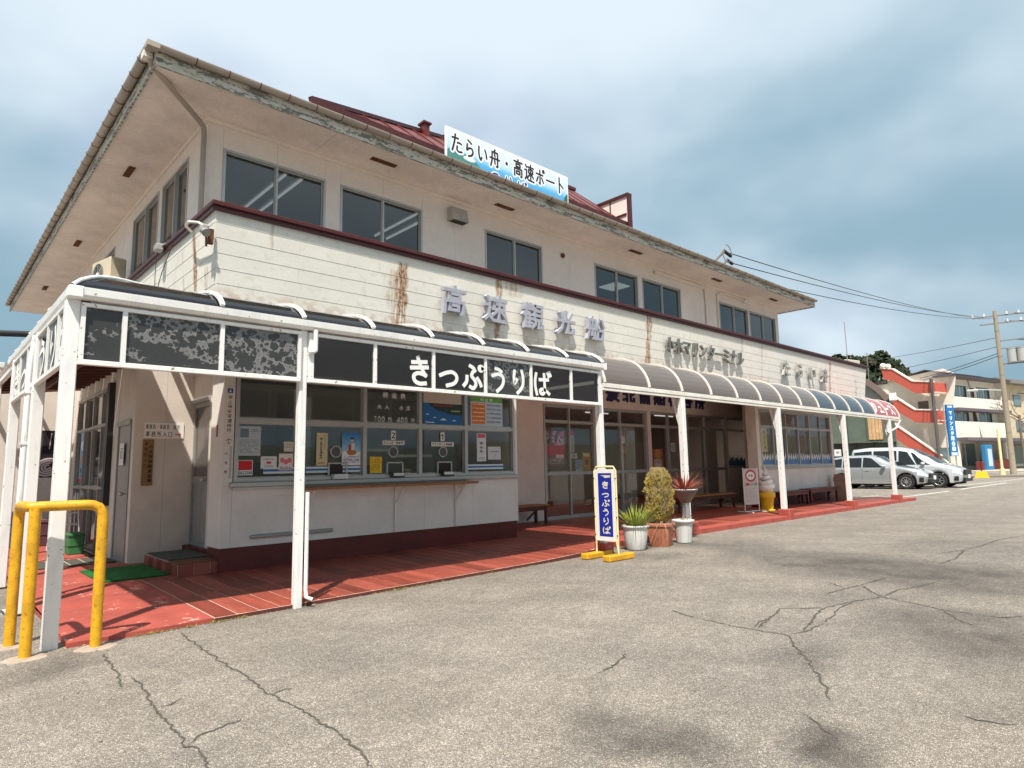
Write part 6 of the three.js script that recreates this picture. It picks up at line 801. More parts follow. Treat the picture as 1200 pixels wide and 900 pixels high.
// ---------------------------------------------------------------- air conditioners, lamp, cables
function aircon(label, [x, y, z], turn) { const t = thing('air_conditioner', label, 'air conditioner', [x, y, z], turn); mesh('casing', cbx(-0.4, 0.4, 0.03, 0.6, -0.15, 0.15, 0.02), M.beige ??= std({ map: grainMap([0.80, 0.745, 0.65], 0.1, 5, 311, 0.1), roughness: 0.55 }), t); mesh('fan_opening', new THREE.CylinderGeometry(0.22, 0.22, 0.01, 28).rotateX(Math.PI / 2).translate(-0.1, 0.31, 0.151), M.dark, t); mesh('fan_grille', [...[0.07, 0.12, 0.17, 0.22].map((r) => new THREE.TorusGeometry(r, 0.005, 5, 28).translate(-0.1, 0.31, 0.165)), bx(-0.32, 0.12, 0.305, 0.315, 0.158, 0.166), bx(-0.105, -0.095, 0.09, 0.53, 0.159, 0.167)], M.aluGrey, t); mesh('fan_hub', new THREE.CylinderGeometry(0.045, 0.045, 0.02, 16).rotateX(Math.PI / 2).translate(-0.1, 0.31, 0.16), M.paper, t); for (const s of [-1, 1]) mesh('foot', bx(s * 0.28 - 0.04, s * 0.28 + 0.04, -0.05, 0.029, -0.16, 0.16), M.dark, t); return t; }
aircon('old air conditioner on the side roof below the upper windows', [-0.5, 4.98, -5.3], LFT + 0.2); shell('aircon_shelf', bx(-0.9, -0.1, 4.87, 4.92, -5.8, -4.8), M.aluGrey);
aircon('air conditioner behind the parapet near the window pair at the far end', [15.0, 4.68, -0.45], 0.0); aircon('air conditioner partly hidden behind the parapet next to the wall conduit', [13.1, 4.55, -0.45], 0.0); shell('aircon_stand', [bx(14.55, 15.45, 4.26, 4.63, -0.6, -0.3), bx(12.65, 13.55, 4.26, 4.5, -0.6, -0.3)], M.rust);
{
  const t = thing('corner_floodlight', 'weathered floodlight on a bent arm at the parapet corner', 'floodlight');
  mesh('arm', tube([[-0.4, 4.8, -0.42], [-0.5, 4.84, -0.34], [-0.53, 4.82, -0.1], [-0.5, 4.72, 0.22], [-0.47, 4.64, 0.36]], 0.018, 8, 4), M.whiteOld, t); mesh('lamp_head', [cbx(-0.53, -0.43, 4.53, 4.64, 0.34, 0.46, 0.03), new THREE.CylinderGeometry(0.035, 0.055, 0.09, 14).rotateX(-0.9).translate(-0.48, 4.53, 0.46)], M.letterPale, t); mesh('bracket', [bx(-0.42, -0.36, 4.4, 4.6, 0.36, 0.42), bar([-0.45, 4.5, 0.4], [-0.45, 4.35, 0.42], 0.015)], M.rust, t);
}
tag(mesh('side_spotlight', [cbx(-0.52, -0.4, 4.88, 5.0, -1.95, -1.78, 0.02), bar([-0.45, 4.95, -1.8], [-0.36, 5.02, -1.7], 0.015)], M.letterPale), 'small grey spotlight clipped to the parapet cap on the side', 'spotlight');
tag(mesh('hanging_cable', [tube([[-0.47, 4.95, -1.9], [-0.48, 4.5, -1.92], [-0.47, 4.05, -1.9], [-0.5, 3.72, -1.85]], 0.006, 5, 4), tube([[-0.42, 4.88, -1.2], [-0.5, 4.4, -1.5], [-0.55, 3.75, -1.75]], 0.006, 5, 4)], M.dark), 'two thin cables hanging down the side of the parapet', 'cable');
tag(mesh('thick_cable', tube([[-9, 3.42, -1.6], [-5, 3.28, -2.0], [-3.0, 3.33, -2.2], [-1.2, 3.52, -2.4], [-0.6, 3.6, -2.5]], 0.045, 8, 6), M.dark), 'thick black cable hanging in to the side of the canopy', 'cable');
// weeds along the walkway edge
{
  const tufts = []; for (const [a, b, n] of [[-1.55, -0.95, 46], [-0.9, -0.55, 40], [0.85, 1.9, 34], [1.1, 1.35, 20], [2.6, 3.6, 10]]) for (let i = 0; i < n; i++) { const x = rr(a, b), z = zFront(x) + rr(0.0, 0.03); for (const g of tuft(4, 0.015, 0.04, 0.0035, 1.2, 0.4, groundY(x, z) + 0.002)) tufts.push(g.translate(x, 0, z)); }
  stuff(mesh('kerb_weeds', tufts, leafM(0.33, 0.30, 0.05))).userData.label = 'yellow-green weeds growing along the walkway edge'; 
}
// loose grit along the walkway edge and round the posts
{
  const n = 2600, im = new THREE.InstancedMesh(new THREE.DodecahedronGeometry(0.004, 0), std({ map: grainMap([0.60, 0.55, 0.49], 0.2, 9, 320), roughness: 1 }), n), m = new THREE.Matrix4(), q = new THREE.Quaternion();
  for (let i = 0; i < n; i++) { const near = rnd() < 0.6, x = near ? rr(-2.2, 8) : rr(-3.2, 6), z = near ? zFront(x) + 0.02 + 0.35 * rnd() ** 3 : rr(2.8, 7); q.setFromEuler(new THREE.Euler(rr(0, 6), rr(0, 6), rr(0, 6))); const k = rr(0.4, 1.5) * (rnd() < 0.05 ? 1.8 : 1); m.compose(V3(x, groundY(x, z) + 0.003 * k, z), q, V3(k, k * 0.8, k)); im.setMatrixAt(i, m); }
  im.name = 'loose_grit'; scene.add(im); stuff(im); im.userData.label = 'loose grit scattered along the walkway edge';
}
// shop goods in the passage
for (const [x, z, w, h, c, l] of [[-2.75, -5.8, 0.7, 0.75, [0.03, 0.17, 0.2], 'teal display case at the end of the passage'], [-1.55, -6.4, 0.3, 0.66, [0.02, 0.06, 0.15], 'dark blue crate stack by the passage end wall'], [-1.15, -6.3, 0.35, 0.5, [0.1, 0.04, 0.05], 'maroon box by the passage end wall'], [-0.95, -4.2, 0.22, 0.35, [0.03, 0.16, 0.05], 'green bin beside the shutter post'], [-3.4, -3.6, 0.7, 0.62, [0.55, 0.24, 0.03], 'orange crates at the open side of the passage']]) { const t = thing('goods_box', l, 'crate', [x, 0.09, z]); mesh('box_body', [cbx(-w / 2, w / 2, 0, h, -0.2, 0.2, 0.015)], plain(...c, 0.6), t); mesh('box_rim', [cbx(-w / 2 - 0.012, w / 2 + 0.012, h * 0.86, h * 0.93, -0.212, 0.212, 0.008), cbx(-w / 2 - 0.01, w / 2 + 0.01, h * 0.4, h * 0.45, -0.21, 0.21, 0.008)], plain(c[0] * 0.7, c[1] * 0.7, c[2] * 0.7, 0.6), t); }
{ const t = thing('folding_rack', 'white wire rack standing in the passage by the glazed shop front', 'rack', [-1.0, 0.09, -4.9]); mesh('rack_frame', [bar([-0.2, 0, 0.3], [-0.15, 1.0, 0.1], 0.012), bar([0.2, 0, 0.3], [0.15, 1.0, 0.1], 0.012), bar([-0.2, 0, -0.3], [-0.15, 1.0, -0.1], 0.012), bar([0.2, 0, -0.3], [0.15, 1.0, -0.1], 0.012), bar([-0.2, 0.01, 0.3], [0.2, 0.01, 0.3], 0.012), bar([-0.2, 0.01, -0.3], [0.2, 0.01, -0.3], 0.012)], M.white, t); for (let i = 0; i < 4; i++) mesh('shelf', bx(-0.18, 0.18, 0.25 + i * 0.2, 0.26 + i * 0.2, -0.2, 0.2), M.whiteOld, t); }
// ---------------------------------------------------------------- parked cars
M.paintSilver = phy({ color: lin(0.47, 0.49, 0.505), metalness: 0.55, roughness: 0.32, clearcoat: 1, clearcoatRoughness: 0.04 });
M.paintPearl = phy({ color: lin(0.62, 0.64, 0.66), metalness: 0.35, roughness: 0.3, clearcoat: 1, clearcoatRoughness: 0.04 });
M.carGlass = phy({ color: lin(0.012, 0.015, 0.015), roughness: 0.04 });
M.chrome = plain(0.6, 0.6, 0.6, 0.15, 0.9); M.rim = plain(0.52, 0.53, 0.54, 0.3, 0.7); M.lampGlass = phy({ color: lin(0.75, 0.8, 0.82), roughness: 0.08, clearcoat: 1 });
// side view: [length position, height]; local +x is the front
function car(name, label, [x, y, z], turn, o) {
  const t = thing(name, label, 'car', [x, y, z], turn), { L, W, H, belt, sill, hood, top, wb, f, R: wr } = o;
  const interp = (a, s) => { for (let i = 1; i < a.length; i++) if (s <= a[i][0]) return mix(a[i - 1][1], a[i][1], sstep(0, 1, (s - a[i - 1][0]) / (a[i][0] - a[i - 1][0])) * 0.5 + 0.5 * (s - a[i - 1][0]) / (a[i][0] - a[i - 1][0])); return a[a.length - 1][1]; };
  const roofY = (s) => interp(top, s), beltY = (s) => Math.min(interp(belt, s), roofY(s) - 0.004), n = 72;
  const half = (s, v) => { const e = Math.min(1, Math.pow(Math.max(0, 1 - Math.pow(Math.abs(2 * s / L - 1), 7)), 0.5) + 0.04); return v * e; };
  const fw = wb[0], rw = wb[1], wheels = [fw, rw];
  const rows = (s) => { const ry = roofY(s), by = beltY(s), b0 = interp(sill, s), k = W / 2, tum = clamp((ry - by) / 0.5), sh = 0.055 + 0.17 * tum; let lo = b0; for (const q of wheels) { const d = Math.abs(s - q); if (d < wr + 0.07) lo = Math.max(lo, wr + Math.sqrt((wr + 0.07) ** 2 - d * d) - 0.0); } lo = Math.min(lo, by - 0.1);
    const m = mix(lo, by, 0.5); return [[half(s, k * 0.955), lo], [half(s, k * 0.995), mix(lo, by, 0.25)], [half(s, k), m], [half(s, k * 0.985), mix(lo, by, 0.82)], [half(s, k * 0.955), by], [half(s, k * 0.955 - sh * 0.5), mix(by, ry, 0.52)], [half(s, k * 0.955 - sh * 0.86), mix(by, ry, 0.88)], [half(s, k * 0.82 - sh * 0.9), mix(by, ry, 0.975)], [half(s, k * 0.45), ry + 0.012 * tum], [0, ry + 0.02 * tum]]; };
  const st = []; for (let i = 0; i <= n; i++) st.push(0.002 + (L - 0.004) * (0.5 - 0.5 * Math.cos(Math.PI * i / n)) * 0.35 + (L - 0.004) * (i / n) * 0.65);
  for (const q of wheels) for (const d of [-wr - 0.071, -wr - 0.03, wr + 0.03, wr + 0.071]) st.push(q + d); st.sort((a, b) => a - b);
  const P = [], I = [], K = 19; st.forEach((s, i) => { const r = rows(s), full = [...r.map(([w, yy]) => [w, yy]), ...r.slice(0, -1).reverse().map(([w, yy]) => [-w, yy])]; full.forEach(([w, yy]) => P.push(s - L / 2, yy, w)); if (i) for (let k = 0; k < K - 1; k++) { const a = (i - 1) * K + k; I.push(a, a + 1, a + K + 1, a, a + K + 1, a + K); } });
  for (const [b, s] of [[0, 1], [(st.length - 1) * K, -1]]) for (let k = 1; k < K - 1; k++) s > 0 ? I.push(b, b + k + 1, b + k) : I.push(b, b + k, b + k + 1);
  const g = new THREE.BufferGeometry(); g.setAttribute('position', new THREE.Float32BufferAttribute(P, 3)); g.setIndex(I); g.computeVertexNormals(); g.setAttribute('uv', new THREE.Float32BufferAttribute(new Float32Array(P.length / 3 * 2), 2));
  mesh('body', g, o.paint, t); mesh('underbody', bx(-L / 2 + 0.25, L / 2 - 0.25, 0.16, 0.45, -W / 2 + 0.22, W / 2 - 0.22), M.rubber, t);
  // glass panels lie just proud of the body
  const skin = (s, u, side, out) => { const r = rows(s), ry = r[9][1], by = r[4][1]; let a = r[4], b = r[6]; const yy = mix(by, r[6][1], u), w = u < 0.55 ? mix(a[0], r[5][0], u / 0.57) : mix(r[5][0], b[0], (u - 0.57) / 0.43); return [s - L / 2, yy, side * (w + out)]; };
  const sideGlass = (s0, s1, u0, u1, side, rake0 = 0, rake1 = 0) => { const P2 = [], T2 = [], nx = 8, ny = 4; for (let i = 0; i <= nx; i++) for (let j = 0; j <= ny; j++) { const u = mix(u0, u1, j / ny), s = mix(s0 + rake0 * (j / ny), s1 + rake1 * (j / ny), i / nx); P2.push(skin(s, u, side, 0.007)); } for (let i = 0; i < nx; i++) for (let j = 0; j < ny; j++) { const a = i * (ny + 1) + j; T2.push([a, a + 1, a + ny + 2], [a, a + ny + 2, a + ny + 1]); } return poly(P2, T2); };
  for (const side of [-1, 1]) for (const [s0, s1, r0, r1] of o.glass) mesh('side_window', sideGlass(s0, s1, 0.03, 0.93, side, r0, r1), M.carGlass, t);
  const screen = (s0, s1) => { const P2 = [], T2 = [], nx = 8, ny = 8; for (let i = 0; i <= nx; i++) { const s = mix(s0, s1, i / nx), r = rows(s); for (let j = 0; j <= ny; j++) { const v = (j / ny) * 2 - 1, w = r[7][0] * 0.97 * v, yy = r[9][1] - (r[9][1] - r[7][1]) * v * v + 0.012; P2.push([s - L / 2, yy, w]); } } for (let i = 0; i < nx; i++) for (let j = 0; j < ny; j++) { const a = i * (ny + 1) + j; T2.push([a, a + 1, a + ny + 2], [a, a + ny + 2, a + ny + 1]); } return poly(P2, T2); };
  mesh('windscreen', screen(...o.screen), M.carGlass, t); if (o.rear) mesh('rear_window', screen(...o.rear), M.carGlass, t);
  for (const s of o.doors) for (const side of [-1, 1]) mesh('door_seam', [0.02, 0.25, 0.5, 0.75].map((q) => { const r = rows(s), a = (u) => { const k = u * 4, i = Math.min(3, Math.floor(k)); return [s - L / 2, mix(r[i][1], r[i + 1][1], k - i), side * (mix(r[i][0], r[i + 1][0], k - i) + 0.001)]; }; return sbar(a(q), a(q + 0.24), 0.008, 0.004); }), M.dark, t);
  for (const s of o.handles) for (const side of [-1, 1]) { const r = rows(s); mesh('door_handle', cbx(s - L / 2 - 0.09, s - L / 2 + 0.09, beltY(s) - 0.13, beltY(s) - 0.1, side * (r[3][0]) - 0.015, side * r[3][0] + 0.022, 0.008), o.paint, t); }
  for (const s of [1, -1]) for (const q of wheels) {
    const wgrp = new THREE.Group(); wgrp.name = 'wheel'; wgrp.position.set(q - L / 2, wr, s * (W / 2 - 0.11)); t.add(wgrp);
    const tg = new THREE.LatheGeometry([[wr * 0.62, -0.1], [wr * 0.93, -0.105], [wr, -0.08], [wr, 0.08], [wr * 0.93, 0.105], [wr * 0.62, 0.1], [wr * 0.6, 0.04]].map(([a, b]) => new THREE.Vector2(a, b)), 30).rotateX(Math.PI / 2); mesh('tyre', tg, M.rubber, wgrp);
    const sp = []; for (let k = 0; k < o.spokes; k++) { const a = k / o.spokes * 6.283; sp.push(sbar([Math.cos(a) * 0.05, Math.sin(a) * 0.05, s * 0.085], [Math.cos(a) * wr * 0.62, Math.sin(a) * wr * 0.62, s * 0.07], 0.045, 0.02)); } mesh('rim', [new THREE.TorusGeometry(wr * 0.625, 0.018, 8, 30).translate(0, 0, s * 0.085), new THREE.CylinderGeometry(0.06, 0.06, 0.03, 16).rotateX(Math.PI / 2).translate(0, 0, s * 0.085), ...sp], M.rim, wgrp); mesh('brake_disc', new THREE.CylinderGeometry(wr * 0.6, wr * 0.6, 0.02, 24).rotateX(Math.PI / 2).translate(0, 0, s * 0.03), M.dark, wgrp);
    mesh('wheel_arch', new THREE.CylinderGeometry(wr + 0.06, wr + 0.06, 0.5, 24, 1, true, 0, Math.PI).rotateX(Math.PI / 2).rotateZ(Math.PI / 2).translate(q - L / 2, wr, s * (W / 2 - 0.27)), M.rubber, t);
  }
  const s1 = o.mirror, r1 = rows(s1); for (const s of [-1, 1]) { const m = mesh('mirror', [new THREE.SphereGeometry(0.11, 14, 10).scale(0.75, 0.62, 1).translate(s1 - L / 2, beltY(s1) + 0.07, s * (r1[4][0] + 0.1)), sbar([s1 - L / 2, beltY(s1) + 0.03, s * (r1[4][0] - 0.01)], [s1 - L / 2, beltY(s1) + 0.05, s * (r1[4][0] + 0.08)], 0.04, 0.03)], o.paint, t); mesh('mirror_glass', bx(s1 - L / 2 - 0.083, s1 - L / 2 - 0.078, beltY(s1) + 0.02, beltY(s1) + 0.12, s * (r1[4][0] + 0.1) - 0.07, s * (r1[4][0] + 0.1) + 0.07), M.chrome, m); }
  // lamps, grille, plate
  for (const s of [-1, 1]) { const a = L - 0.42, P2 = [], T2 = []; for (let i = 0; i <= 6; i++) { const q = mix(a, L - 0.06, i / 6), r = rows(q); for (const u of [0.62, 0.95]) { const k = u * 4, ii = Math.min(3, Math.floor(k)); P2.push([q - L / 2 + 0.008, mix(r[ii][1], r[ii + 1][1], k - ii) + 0.004, s * (mix(r[ii][0], r[ii + 1][0], k - ii) + 0.008)]); } } for (let i = 0; i < 6; i++) { const k = i * 2; T2.push([k, k + 1, k + 3], [k, k + 3, k + 2]); } mesh('headlight', poly(P2, T2), M.lampGlass, t); }
  mesh('grille', [bx(L / 2 - 0.06, L / 2 + 0.012, hood * 0.55, hood * 0.78, -W * 0.3, W * 0.3)], M.dark, t); mesh('bumper_intake', [bx(L / 2 - 0.08, L / 2 + 0.014, 0.27, 0.27 + 0.16, -W * 0.36, W * 0.36), ...[-1, 1].map((s) => bx(L / 2 - 0.34, L / 2 - 0.2, 0.3, 0.5, s * (W / 2 - 0.1) - 0.04, s * (W / 2 - 0.1) + 0.06))], M.dark, t); mesh('number_plate', bx(L / 2 + 0.015, L / 2 + 0.03, 0.4, 0.565, -0.165, 0.165), M.paper, t);
  return t;
}
car('parked_estate_car', 'silver low estate car parked in front of the minivan', [28.85, 0.15, -1.25], -Math.PI / 2, { L: 4.4, W: 1.7, H: 1.48, paint: M.paintSilver, R: 0.315, spokes: 9, wb: [3.56, 0.96], hood: 0.85, sill: [[0, 0.36], [0.3, 0.24], [4.0, 0.22], [4.4, 0.3]], belt: [[0, 0.86], [0.4, 0.94], [2.6, 0.92], [3.4, 0.9], [4.1, 0.76], [4.4, 0.55]], top: [[0, 0.95], [0.1, 1.12], [0.5, 1.38], [1.2, 1.465], [2.0, 1.475], [2.45, 1.4], [2.9, 1.17], [3.3, 0.965], [3.8, 0.88], [4.2, 0.76], [4.4, 0.58]], glass: [[0.35, 0.98, 0.2, 0], [1.04, 1.82, 0, 0], [1.88, 2.72, 0, -0.5]], screen: [2.36, 3.22], rear: [0.12, 0.52], doors: [1.0, 1.85, 2.95], handles: [1.15, 2.05], mirror: 2.75 });
car('parked_minivan', 'tall pearl white minivan parked beside the silver estate car', [30.95, 0.15, -0.65], -Math.PI / 2, { L: 4.75, W: 1.74, H: 1.83, paint: M.paintPearl, R: 0.32, spokes: 7, wb: [3.82, 0.96], hood: 1.0, sill: [[0, 0.38], [0.3, 0.24], [4.3, 0.22], [4.75, 0.3]], belt: [[0, 0.98], [2.8, 1.0], [3.6, 1.0], [4.3, 0.9], [4.75, 0.6]], top: [[0, 1.0], [0.05, 1.4], [0.22, 1.76], [1.0, 1.83], [2.2, 1.82], [2.75, 1.72], [3.3, 1.42], [3.85, 1.07], [4.2, 0.97], [4.55, 0.84], [4.75, 0.62]], glass: [[0.28, 1.15, 0.05, 0], [1.22, 2.2, 0, 0], [2.28, 2.98, 0, -0.35], [3.02, 3.55, -0.25, -0.62]], screen: [2.72, 3.84], rear: [0.03, 0.22], doors: [1.2, 2.25, 3.2], handles: [1.35, 2.45], mirror: 3.28 });
// parking lines
{ const ln = (a, b, w) => { const A = pix(...a, 'y', 0.15), B = pix(...b, 'y', 0.15), d = B.clone().sub(A).setY(0), n = V3(-d.z, 0, d.x).normalize().multiplyScalar(w / 2), q = (p, s) => [p.x + n.x * s, groundY(p.x, p.z) + 0.005, p.z + n.z * s]; return [0, 1, 2, 3].map((k) => { const p = A.clone().lerp(B, k / 4), r = A.clone().lerp(B, (k + 1) / 4); return quad(q(p, -1), q(p, 1), q(r, 1), q(r, -1)); }); };
  const m = std({ map: grainMap([0.80, 0.79, 0.76], 0.22, 20, 240, 0.3), roughness: 0.9 }); [[[1030, 580], [1110, 575.5], 0.14], [[1110, 575.5], [1180, 566], 0.13], [[985, 579], [1030, 577.5], 0.12], [[1120, 570], [1200, 561], 0.12]].forEach(([a, b, w]) => struct(mesh('parking_line', ln(a, b, w), m)).userData.label = 'worn white painted line on the asphalt by the cars'); }
// ---------------------------------------------------------------- green hall with a barrel roof
{
  const g0 = thing('green_hall', 'dark green hall with a brown barrel roof behind the parked cars', 'building', [38.75, 0.1, -8.95], 18 * R);
  const Rz = 5.6, up = (a) => [Math.sin(a) * Rz, 3.9 + Math.cos(a) * 3.55], arc = []; for (let i = 0; i <= 20; i++) arc.push(up(-1.25 + 2.5 * i / 20));
  mesh('gable_wall', [prism([[-5.3, 5.0], [5.3, 5.0], ...arc.slice(2, -2).reverse().map(([a, b]) => [a * 0.97, b - 0.1])], 0, 0.15).rotateY(-Math.PI / 2)], plain(0.30, 0.31, 0.28, 0.8), g0);
  mesh('wall', [bx(-0.0, 0.16, 2.4, 4.99, -5.45, 5.45), bx(0.162, 9, 0, 4.99, 5.3, 5.45), bx(0.5, 0.6, 0, 2.4, -5.4, 5.2)], std({ map: grainMap([0.33, 0.37, 0.33], 0.12, 5, 250), roughness: 0.75 }), g0);
  mesh('barrel_roof', [sheet(arc.map(([a, b]) => [a, b]), -0.5, 9, 0.35)], plain(0.16, 0.115, 0.10, 0.6), g0);
  mesh('roof_end_block', cbx(-0.55, -0.3, 4.85, 5.3, 5.25, 5.65, 0.02), M.paper, g0);
  for (let i = 0; i < 4; i++) mesh('timber_board', cbx(-0.06, -0.005, 2.55, 5.25, 4.0 + 0.19 * i, 4.18 + 0.19 * i, 0.01), M.woodTan ??= std({ map: dataTex(256, 256, (u, v) => { const k = 0.8 + 0.3 * vn(u, v * 0.05, 64, 3) + 0.1 * vf(u, v, 8, 5); return [0.74 * k, 0.60 * k, 0.44 * k]; }), roughness: 0.8 }), g0);
  for (let i = 0; i < 12; i++) mesh('shop_post', bx(0.3, 0.42, 0, 2.39, -5.3 + i * 0.95, -5.2 + i * 0.95), plain(0.06, 0.05, 0.045, 0.7), g0);
  mesh('wall_lamp', cbx(-0.4, -0.02, 5.9, 6.02, 3.1, 3.6, 0.04), M.paper, g0);
  for (let i = 0; i < 10; i++) mesh('rib', bx(-0.03, -0.004, 2.42, 4.98, -5.3 + i * 1.02, -5.26 + i * 1.02), plain(0.05, 0.06, 0.05, 0.7), g0);
  notice('red_banner', 'white banner with red writing in front of the green hall', 'banner', [38.6, 1.75, -8.4], 0.75, 1.5, (c, w, h) => { fillc(c, w, h, '#e8d6cf'); drawText(c, 'のりば', w * 0.14, h * 0.04, w * 0.7, h * 0.27, 20, '#c73a32', 0, h * 0.31); }, LFT, 256, 0.02);
  notice('white_plate', 'small white square plate in front of the green hall', 'sign', [38.8, 1.9, -6.6], 0.4, 0.42, (c, w, h) => { fillc(c, w, h, '#dcdcd8'); c.fillStyle = '#8a8a90'; c.fillRect(w * 0.3, h * 0.3, w * 0.4, h * 0.3); }, LFT, 64, 0.02);
}
// ---------------------------------------------------------------- cream apartment house with red outside stairs
{
  const turn = -11.4 * R, c0 = pix(1123, 549, 'x', 72), G = thing('apartment_house', 'cream three-storey house with red zigzag outside stairs', 'building', [c0.x, 0.12, c0.z], turn);
  const cream = std({ map: grainMap([0.91, 0.88, 0.825], 0.06, 4, 260), roughness: 0.9 }), red = std({ map: grainMap([0.74, 0.35, 0.29], 0.08, 4, 261), roughness: 0.8 }), roof = plain(0.13, 0.11, 0.13, 0.5), frame = plain(0.10, 0.13, 0.13, 0.5), tealGlass = phy({ color: lin(0.14, 0.22, 0.23), roughness: 0.06, clearcoat: 1 });
  const W = 11.6, H = 9.6, D = 7.6;   // local: corner at the origin, facade along +x, side wall along -z
  mesh('wall', [bx(0, 0.2, 0, H - 0.2, -D, 0), bx(0.201, W, 3.35, 5.0, -0.2, 0), bx(0.201, W, 6.15, 7.35, -0.9, -0.7), bx(0.201, W, 8.75, H - 0.2, -0.9, -0.7), bx(W - 0.2, W, 0, H - 0.2, -D, -0.001), bx(0.201, 1.0, 5.0, 8.75, -2.2, -2.0), bx(0.201, W, 0, 3.3, -3.2, -3.0)], cream, G);
  mesh('wall', [bx(0.201, W, 6.3, 7.45, -0.15, 0.0)], cream, G);
  for (const [y0, y1, zz] of [[7.35, 8.75, -0.7], [5.0, 6.15, -0.7]]) { const ws = [[2.0, 4.9], [7.2, 10.0]]; let p = 0.9; const gs = []; for (const [a, b] of [...ws, [W - 0.2, W - 0.2]]) { gs.push(bx(p, a, y0 + 0.001, y1 - 0.001, zz - 0.2, zz)); p = b; } mesh('wall', gs, cream, G); for (const [a, b] of ws) { const wn = mesh('window', [bx(a, b, y0 + 0.001, y0 + 0.08, zz - 0.15, zz + 0.03), bx(a, b, y1 - 0.08, y1 - 0.001, zz - 0.15, zz + 0.03), bx(a, a + 0.08, y0 + 0.08, y1 - 0.08, zz - 0.15, zz + 0.03), bx(b - 0.08, b, y0 + 0.08, y1 - 0.08, zz - 0.15, zz + 0.03)], frame, G); for (let k = 0; k < 4; k++) { const q0 = mix(a + 0.08, b - 0.08, k / 4), q1 = mix(a + 0.08, b - 0.08, (k + 1) / 4); mesh('pane', bx(q0 + 0.03, q1 - 0.03, y0 + 0.081, y1 - 0.081, zz - 0.1, zz - 0.08), tealGlass, wn); if (k % 2 === 0) mesh('curtain', bx(q0 + 0.1, q0 + 0.4, y0 + 0.09, y1 - 0.09, zz - 0.079, zz - 0.074), plain(0.5, 0.55, 0.55, 0.9), wn); } } for (const a of [5.8]) mesh('dark_opening', bx(a, a + 0.8, y0 + 0.1, y1 - 0.1, zz + 0.002, zz + 0.006), plain(0.05, 0.035, 0.03, 0.8), G); }
  mesh('eaves', [bx(-0.6, W + 0.5, H - 0.2, H, -1.2, 0.6), bx(0.3, W + 0.2, 6.02, 6.3, -0.69, 0.5), bx(0.3, W + 0.2, 3.02, 3.34, -0.19, 1.0)], roof, G);
  mesh('roof', [quad([-0.6, H + 0.02, 0.7], [W + 0.5, H + 0.02, 0.7], [W + 0.5, H + 0.75, -2.0], [-0.4, H + 0.75, -2.0]), quad([W + 0.5, H - 0.4, -8], [-0.4, H - 0.4, -8], [-0.4, H + 0.75, -2.0], [W + 0.5, H + 0.75, -2.0])], roof, G);
  // where a point of the photograph meets a plane of the house, in the house's own frame
  const inv = new THREE.Matrix4().makeRotationY(-turn), eye = camera.position.clone().sub(G.position).applyMatrix4(inv);
  const loc = (px, py, x) => { const d = V3((px - 600) / 754.37, -(py - 450) / 754.37, -1).applyMatrix4(camM).applyMatrix4(inv), t = (x - eye.x) / d.x; return [eye.z + d.z * t, eye.y + d.y * t]; };
  const slabX = (pts, x0, x1) => prism(pts.map(([z, y]) => [-z, y]), x0, x1).rotateY(Math.PI / 2);   // outline in (z, y), extruded along x
  mesh('gable', slabX([loc(1119, 438, 0), loc(1104, 432, 0), loc(1070, 440, 0), loc(1040, 446, 0), [loc(1040, 446, 0)[0], 6], [0, 6]], -0.012, 0.19), cream, G);
  const SX = -2.4;
  const flights = [[[1032, 432], [1046, 433], [1069, 447], [1094, 448], [1094, 460.5], [1073, 461], [1046, 446], [1036, 445]], [[1046, 464], [1072, 480.5], [1098, 481], [1098, 495.5], [1073, 495], [1046, 479]], [[1046, 496], [1103, 535], [1103, 549], [1096, 548], [1046, 511]]];
  const tops = [[0, 1, 2, 3], [0, 1, 2], [0, 1]];
  flights.forEach((f, k) => {
    const P = f.map(([a, b]) => loc(a, b, SX)), o = mesh('stair_parapet', slabX(P, SX, SX + 0.16), red, G);
    for (let i = 0; i < tops[k].length - 1; i++) { const [z0, y0] = P[tops[k][i]], [z1, y1] = P[tops[k][i + 1]]; mesh('parapet_cap', sbar([SX + 0.1, y0 + 0.06, z0], [SX + 0.1, y1 + 0.06, z1], 0.34, 0.13), cream, o); mesh('stair_slab', sbar([SX + 1.2, y0 - 1.0, z0], [SX + 1.2, y1 - 1.0, z1], 2.1, 0.18), cream, o); }
    if (k < 2) { const e = P[k ? 2 : 3], b = P[k ? 3 : 4]; mesh('landing_parapet', bx(SX + 0.161, -0.02, b[1], e[1], e[0] - 0.16, e[0]), red, G); }
  });
  { const q = loc(1040, 470, -0.3), z1 = loc(1066, 500, -0.3)[0], z2 = loc(1092, 520, -1.2); mesh('side_wall', bx(-1.5, -0.001, 0, loc(1040, 450, -0.3)[1] - 0.6, q[0] - 0.3, q[0]), cream, G); mesh('stair_pier', prism([[0, 0], [0.5, 0], [0.5, 4.4], [0.3, 4.4]].map(([a, b]) => [a - z2[0], b]), -1.5, -1.2).rotateY(Math.PI / 2), cream, G); mesh('side_door', bx(-0.03, -0.013, 5.4, 7.2, z1 + 0.9, z1 + 1.9), plain(0.16, 0.12, 0.09, 0.7), G); mesh('side_door', bx(-0.03, -0.013, 0.3, 2.4, z1 + 2.2, z1 + 3.4), tealGlass, G); }
  mesh('roof_globe', [new THREE.SphereGeometry(0.3, 14, 10).translate(-2.3, loc(1034, 429, SX)[1], loc(1034, 429, SX)[0]), new THREE.SphereGeometry(0.28, 14, 10).translate(-2.3, loc(1040, 429.5, SX)[1], loc(1040, 429.5, SX)[0])], cream, G);
